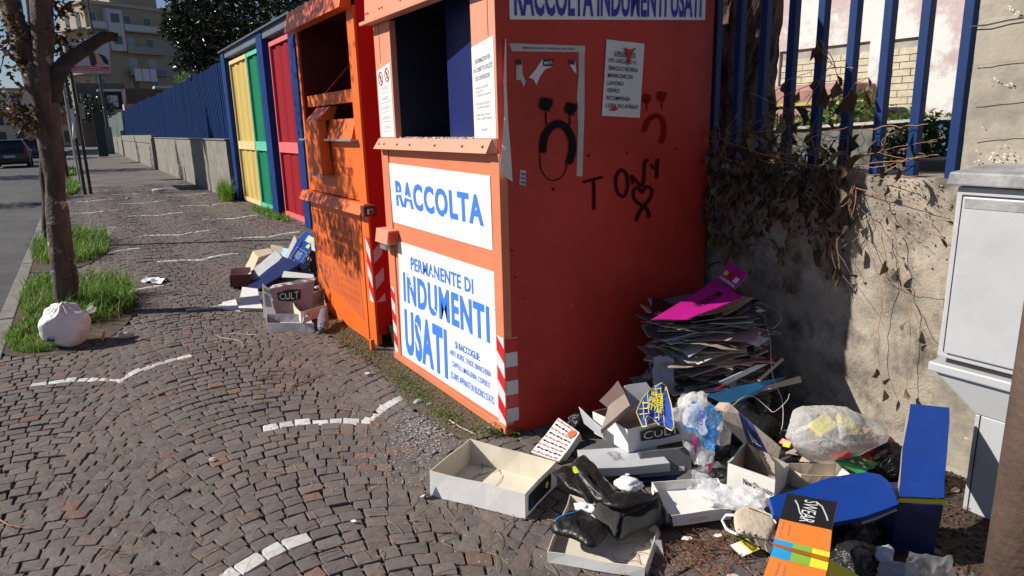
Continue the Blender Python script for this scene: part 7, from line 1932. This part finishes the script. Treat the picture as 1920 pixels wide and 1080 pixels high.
card('kraft card with a small print frame at the back of the far heap', [U(506, 470, .19), U(528, 477, .17), U(530, 462, .22), U(508, 458, .24)], .003, K['kraft'], 'cardboard', 'cardboard_sheet')
mb = MB(); mb.hexa([U(459, 500, .04), U(473, 509, .04), U(497, 500, .10), U(480, 490, .10)], [U(474, 471, .20), U(484, 483, .18), U(514, 474, .20), U(505, 465, .22)]); tag(mb.build('carton', PM('beige_card', (.52, .42, .27), .75, .08, 8), bevel=.002), 'beige open carton leaning at the back left of the far heap', 'carton')
q = [U(461, 538, .02), U(482, 546, .04), U(532, 481, .22), U(515, 470, .25)]; dbg('diag', q)
dgx = card('grey topped blue box lying diagonally across the far heap', [U(462, 516, .08), U(480, 529, .06), U(530, 481, .22), U(515, 470, .24)], .07, K['grey'], 'shoe box', 'shoe_box')
card('dark blue box side below the grey topped box', [U(461, 538, .03), U(486, 541, .04), U(566, 492, .14), U(531, 482, .215)], .02, K['navy'], 'shoe box', 'shoe_box')
openbox('small maroon open box at the left of the far heap', [U(430, 517, .14), U(471, 514, .14), U(469, 500.5, .14), U(432, 503.5, .14)], .12, K['maroon'], K['rose'])
openbox('white box tipped towards the camera in the far heap', [U(446.5, 576, .03), U(493, 578, .03), U(482, 541, .13), U(454, 538, .13)], .08, K['white'], K['white'])
card('white square card face of the tipped box', [U(447, 577, .035), U(493, 578, .035), U(482, 541, .135), U(454, 538, .135)], .003, K['white'], 'cardboard', 'cardboard_sheet')
card('flat white card sheet lying left of the far heap', [U(412, 574, .006), U(447, 578, .01), U(442, 561, .03), U(418, 566, .012)], .003, K['white'], 'cardboard', 'cardboard_sheet')
card('flat cream card strip left of the far heap', [U(409, 578, .004), U(452, 584, .006), U(440, 574, .012), U(410, 570, .008)], .002, K['cream'], 'cardboard', 'cardboard_sheet')
# second CULT box
q = [U(518, 592, .03), U(583, 590, .03), U(589, 526, .26), U(505.6, 541, .26)]; dbg('cult2', q)
c2_ = thing('shoe_box', 'white shoe box with dusty pink face and CULT badge in the far heap', 'shoe box', U(540, 600, 0))
mb = MB(); mb.slab(q, .004); mb.build('pink_face', K['rose'], c2_)
bk = V((.10, .16, 0)).normalized() * .10
top_ = [q[3] + V((0, 0, .003)), q[2] + V((0, 0, .003)), q[2] + bk + V((0, 0, .006)), q[3] + bk + V((-.01, 0, .006))]; mb = MB(); mb.slab(top_, .006); mb.build('top', K['white'], c2_)
sd = [U(494, 596, .02), q[0] + V((-.003, 0, 0)), q[3] + V((-.003, 0, 0)), U(492, 532, .28)]; mb = MB(); mb.slab(sd, .004); mb.build('side', K['white'], c2_)
cultbadge(c2_, q, .14, .70, .52, .80)
mb = MB(); put_rect(mb, sd, .25, .7, .35, .75, .002); mb.build('print', C['ink_grey'], c2_); mb = MB(); put_rect(mb, sd, .2, .7, .8, .92, .002); mb.build('sticker', K['lime'], c2_)
q = [U(552, 592, .03), U(612, 588, .03), U(607, 545, .13), U(549, 568, .11)]
cc_ = openbox('cream open carton in front of the CULT box in the far heap', [U(549, 567, .14), U(562, 585, .10), U(612, 572, .12), U(605, 542, .19)], .09, K['cream'], K['kraft'], name='carton', cat='carton', down=(0, 0, -1))
openbox('grey shallow tray at the front of the far heap', [U(499.5, 605, .075), U(589, 605, .075), U(571, 588, .075), U(500, 589, .075)], .07, K['grey'], K['grey'], name='tray', cat='tray', down=(0, 0, -1))
card('small white block on the grey tray with kraft side', [U(568, 603, .09), U(584, 600, .09), U(586, 592, .12), U(570, 594, .12)], .03, K['kraft2'], 'carton', 'carton')
mb = MB(); mb.tube([U(606, 584, .10), U(606, 597, .085), U(607, 610, .06), U(606, 620, .035)], [.028, .038, .042, .026], 14)
sn = mb.build('sneaker', PM('grey_violet_fabric', (.13, .125, .16), .8, .2, 20, .5, 60), smooth=True); tag(sn, 'grey striped sneaker at the foot of the orange bin', 'shoe')
mb = MB()
for k in range(5):
    a = U(598, 590 + k * 6, .09 - k * .01); b = U(614, 592 + k * 6, .09 - k * .01); mm = (a + b) / 2 + V((-.03, -.04, .03)); mb.tube([a, mm, b], .003, 5)
mb.build('stripe', K['grey'], sn)
crumple('rubbish_bag', K['filmd'], U(585, 490, .20), (.09, .07, .14), 61, .35, label='black bag squeezed between the ONYX box and the orange bin', cat='rubbish bag')
card('white receipt slips stuck beside the ONYX box', [U(585, 475, .24), U(598, 480, .22), U(599, 458, .30), U(584, 456, .31)], .002, K['white'], 'paper', 'paper_scrap')
card('dark flat box under the middle of the far heap', [U(500, 545, .03), U(590, 540, .03), U(585, 500, .11), U(520, 505, .11)], .05, K['dgrey'], 'shoe box', 'shoe_box')
card('grey card sheet behind the far CULT box', [U(528, 520, .17), U(590, 522, .17), U(587, 514, .2), U(532, 508, .22)], .003, K['grey'], 'cardboard', 'cardboard_sheet')
crumple('tissue_ball', K['tissue'], U(594, 538, .25), (.03, .03, .02), 62, .5, 3, label='white tissue tuft at the right of the far CULT box', cat='tissue paper')
string('long thin white string curling on the cobbles left of the far heap', [U(490, 628, .012), U(415, 625, .012), U(413, 632, .012), U(445, 638, .012), U(456, 648, .012), U(445, 660, .012), U(420, 668, .012), U(418, 676, .012)])
string('short white string loop at the far grey tray', [U(500, 623, .012), U(470, 628, .012), U(464, 622, .012), U(475, 616, .012)])

# ------------------------------------------------------------------ things by the tree and on the paving
wbag = thing('rubbish_bag', 'knotted white rubbish bag leaning on the grass by the front tree', 'rubbish bag', U(118, 655))
cB = U(118, 618, .155); cB = V((-.265, 5.86, .165))
crumple('film', PM('white_bag_film', (.80, .77, .77), .32, .04, 6, .35, 14), cB, (.155, .14, .19), 71, .12, 5, parent=wbag, flat_z=.006, pinch=.3, folds=.03)
mb = MB(); e = U(158, 603, .2); mb.tube([cB + V((.11, -.03, .05)), cB + V((.15, -.03, .065)), cB + V((.19, -.02, .085)), cB + V((.215, -.02, .09))], [.016, .014, .026, .004], 10); mb.build('handle_knot', K['filmw'], wbag, smooth=True)
mb = MB(); q = [U(90, 638, .075), U(106, 640, .075), U(108, 634, .11), U(92, 631, .11)]; mb.poly([p + V((-.012, -.035, .0)) for p in q]); mb.build('dark_print', K['navy'], wbag)
crumple('cup', PM('dirty_white_plastic', (.5, .47, .46), .5, .15, 20), V(U(235, 628, .03)), (.07, .03, .028), 73, .25, 3, label='crushed dirty white plastic cup beside the grass', cat='cup', rotz=.4)
card('orange yellow wrapper upright in the grass edge', [U(188, 638, .005), U(193, 639, .005), U(196, 622, .07), U(191, 624, .06)], .004, PM('orange_wrapper', (.7, .32, .04), .5), 'wrapper', 'wrapper')
drape('tissue_paper', K['tissue'], [U(265, 528, .01), U(298, 535, .01), U(314, 523, .02), U(275, 521, .02)], 75, .03, 12, 'crumpled white tissue lying alone on the cobbles', 'tissue paper', freq=20)
crumple('paper_ball', K['tissue'], U(299, 357, .02), (.22, .09, .05), 76, .4, 3, label='white paper lying at the edge of the shadow near the wall', cat='paper')
crumple('paper_ball', PM('lilac_paper', (.5, .45, .62), .7), U(241, 371, .03), (.07, .05, .035), 77, .4, 3, label='small lilac paper ball on the far paving', cat='paper')
for i, (x, y, s, lab) in enumerate(((400, 863, .022, 'white marble chip lying left of the seam'), (783, 752, .03, 'broken pale stone lump at the end of the white arch'), (807, 757, .018, 'small grey stone lump right of the arch end'), (917, 805, .03, 'grey rock lump by the bin corner'), (888, 657 + 0, .0, ''))):
    if s: crumple('stone', PM('pale_stone_%d' % i, (.42, .41, .39), .9, .2, 30, .5, 60), U(x, y, s * .5), (s, s * .7, s * .6), 80 + i, .35, 3, label=lab, cat='stone', smooth=False)
plant_c = U(945, 815, 0)
leafcloud('weed_clump', [(plant_c.x - .03, plant_c.y + .02, .03, (.07, .05, .03), 1), (plant_c.x + .05, plant_c.y - .03, .025, (.05, .04, .025), .5)], 260, .02, leaf_mat('clump_green', (.05, .13, .03), (.16, .22, .05), .5, .4, .3), 'low green weed clump at the near corner of the bin', None, 'stuff', seed=90)
leafcloud('weed_clump', [(1.46, 3.55, .02, (.08, .28, .03), 1), (1.45, 3.05, .02, (.05, .15, .02), .5)], 700, .018, C['weed'], 'patchy yellow green weeds at the foot of the nearest bin', None, 'stuff', seed=91)

# small litter between the big pieces
lt = random.Random(66)
for i, (x, y, w, h, mt, lab) in enumerate(((1290, 1010, 12, 5, K['white'], 'small torn white card on the cobbles right of the boot lid'), (1345, 1005, 9, 4, K['tissue'], 'tiny white paper shred by the tray'), (1240, 700, 8, 4, K['inner'], 'pale paper shred beside the lilac cloth'),
        (690, 700, 7, 3, K['inner'], 'pale flattened scrap in the weeds by the bins'), (665, 978, 6, 3, K['tissue'], 'small white paper chip on the near cobbles'), (400, 862, 9, 4, K['inner'], 'flat pale chip left of the paving seam'),
        (1175, 890, 6, 3, K['tissue'], 'white tissue shred on the grey lid'), (1790, 920, 12, 6, K['kraft'], 'brown card scrap behind the tall blue box'), (1370, 1080, 14, 6, K['inner'], 'pale scrap at the bottom edge left of the SWEAR box'))):
    a = lt.uniform(0, 3); P_ = [U(x + math.cos(a + k) * w * lt.uniform(.6, 1.1), y + math.sin(a + k) * h * lt.uniform(.6, 1.1), .013 if not (1160 < x < 1260 and y < 900) else .13) for k in (0, 1.2, 2.6, 3.8, 5.1)]
    mb = MB(); mb.poly(P_); o = mb.build('paper_scrap', mt); so_ = o.modifiers.new('s', 'SOLIDIFY'); so_.thickness = .0025; tag(o, lab, 'paper')
for i, (x, y, s_) in enumerate(((1215, 780, .05), (1345, 890, .06), (1475, 905, .05), (1610, 1000, .09), (1500, 1010, .07))):
    crumple('paper_ball', [K['tissueg'], K['filmd'], K['kraft'], K['filmd'], K['dgrey']][i], U(x, y, .06), (s_, s_ * .8, s_ * .7), 100 + i, .35, 4, label='%s wad filling the gap %s' % (['grey tissue', 'black film', 'kraft paper', 'dark film', 'dark paper'][i], ['behind the check pouch', 'under the clear bag', 'between New Dimension and the blue lid', 'under the blue lid near the post', 'behind the SWEAR lid'][i]), cat='crumpled paper', flat_z=.008)

# dark debris and soil in the corner by the cabinet and under the heap
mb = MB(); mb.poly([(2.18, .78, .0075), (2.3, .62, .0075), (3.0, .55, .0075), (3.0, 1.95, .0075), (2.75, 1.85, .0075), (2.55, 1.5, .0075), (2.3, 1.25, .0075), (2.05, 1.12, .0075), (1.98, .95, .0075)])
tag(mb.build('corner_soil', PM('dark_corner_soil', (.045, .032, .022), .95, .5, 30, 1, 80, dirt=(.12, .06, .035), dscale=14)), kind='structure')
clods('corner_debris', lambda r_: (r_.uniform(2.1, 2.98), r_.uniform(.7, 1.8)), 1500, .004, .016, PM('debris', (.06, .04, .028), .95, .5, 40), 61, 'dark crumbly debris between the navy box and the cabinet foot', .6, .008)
nb_ = MB(); rr = random.Random(99)
for _ in range(420):
    c = U(rr.gauss(1330, 55), rr.gauss(1035, 28), .012) if rr.random() < .6 else V((rr.uniform(2.2, 2.9), rr.uniform(.8, 1.6), .018))
    a = rr.uniform(0, 6.3); L = rr.uniform(.03, .09)
    nb_.tube([c, c + V((math.cos(a) * L * .5, math.sin(a) * L * .5, .006)), c + V((math.cos(a + .3) * L, math.sin(a + .3) * L, .001))], .0011, 3, cap=False)
tag(nb_.build('pine_needles', PM('red_needles', (.20, .085, .045), .85, .4, 20)), 'reddish pine needles by the boot lid and in the dark corner', kind='stuff')
leafcloud('weed_clump', [(U(1378, 1010).x, U(1378, 1010).y, .02, (.03, .04, .02), 1)], 90, .018, leaf_mat('sprig_green', (.06, .16, .03), (.2, .3, .06), .5, .4, .3), 'tiny green sprig on the cobbles left of the BULLDOZER tag', None, 'stuff', seed=97)

# cardboard is never quite flat: one smooth bending field over all the rubbish, print included
bpy.context.view_layer.update()
seen_me = set()
for o in [o for o in bpy.data.objects if o.name not in BEFORE and o.type == 'MESH']:
    me = o.data
    if me.name in seen_me or o.get('kind') in ('stuff', 'structure'): continue
    seen_me.add(me.name)
    nm = o.name.split('.')[0]
    if nm in ('string', 'cardboard_sheet'): continue
    p0 = wpos(o)
    bm = bmesh.new(); bm.from_mesh(me)
    if len(bm.verts) <= 60 and nm not in ('lettering', 'stone', 'eyelet'):
        bmesh.ops.subdivide_edges(bm, edges=[e for e in bm.edges if e.calc_length() > .05], cuts=5, use_grid_fill=True)
    for v in bm.verts:
        w = v.co + p0
        k = min(1.0, max(0.0, w.z) / .04)
        d = V((noise.noise(w * 6.5), noise.noise(w * 6.5 + V((7, 3, 1))), noise.noise(w * 6.5 + V((2, 9, 5))))) * .008
        v.co += V((d.x, d.y, d.z * k))
    bm.to_mesh(me); bm.free(); me.update()
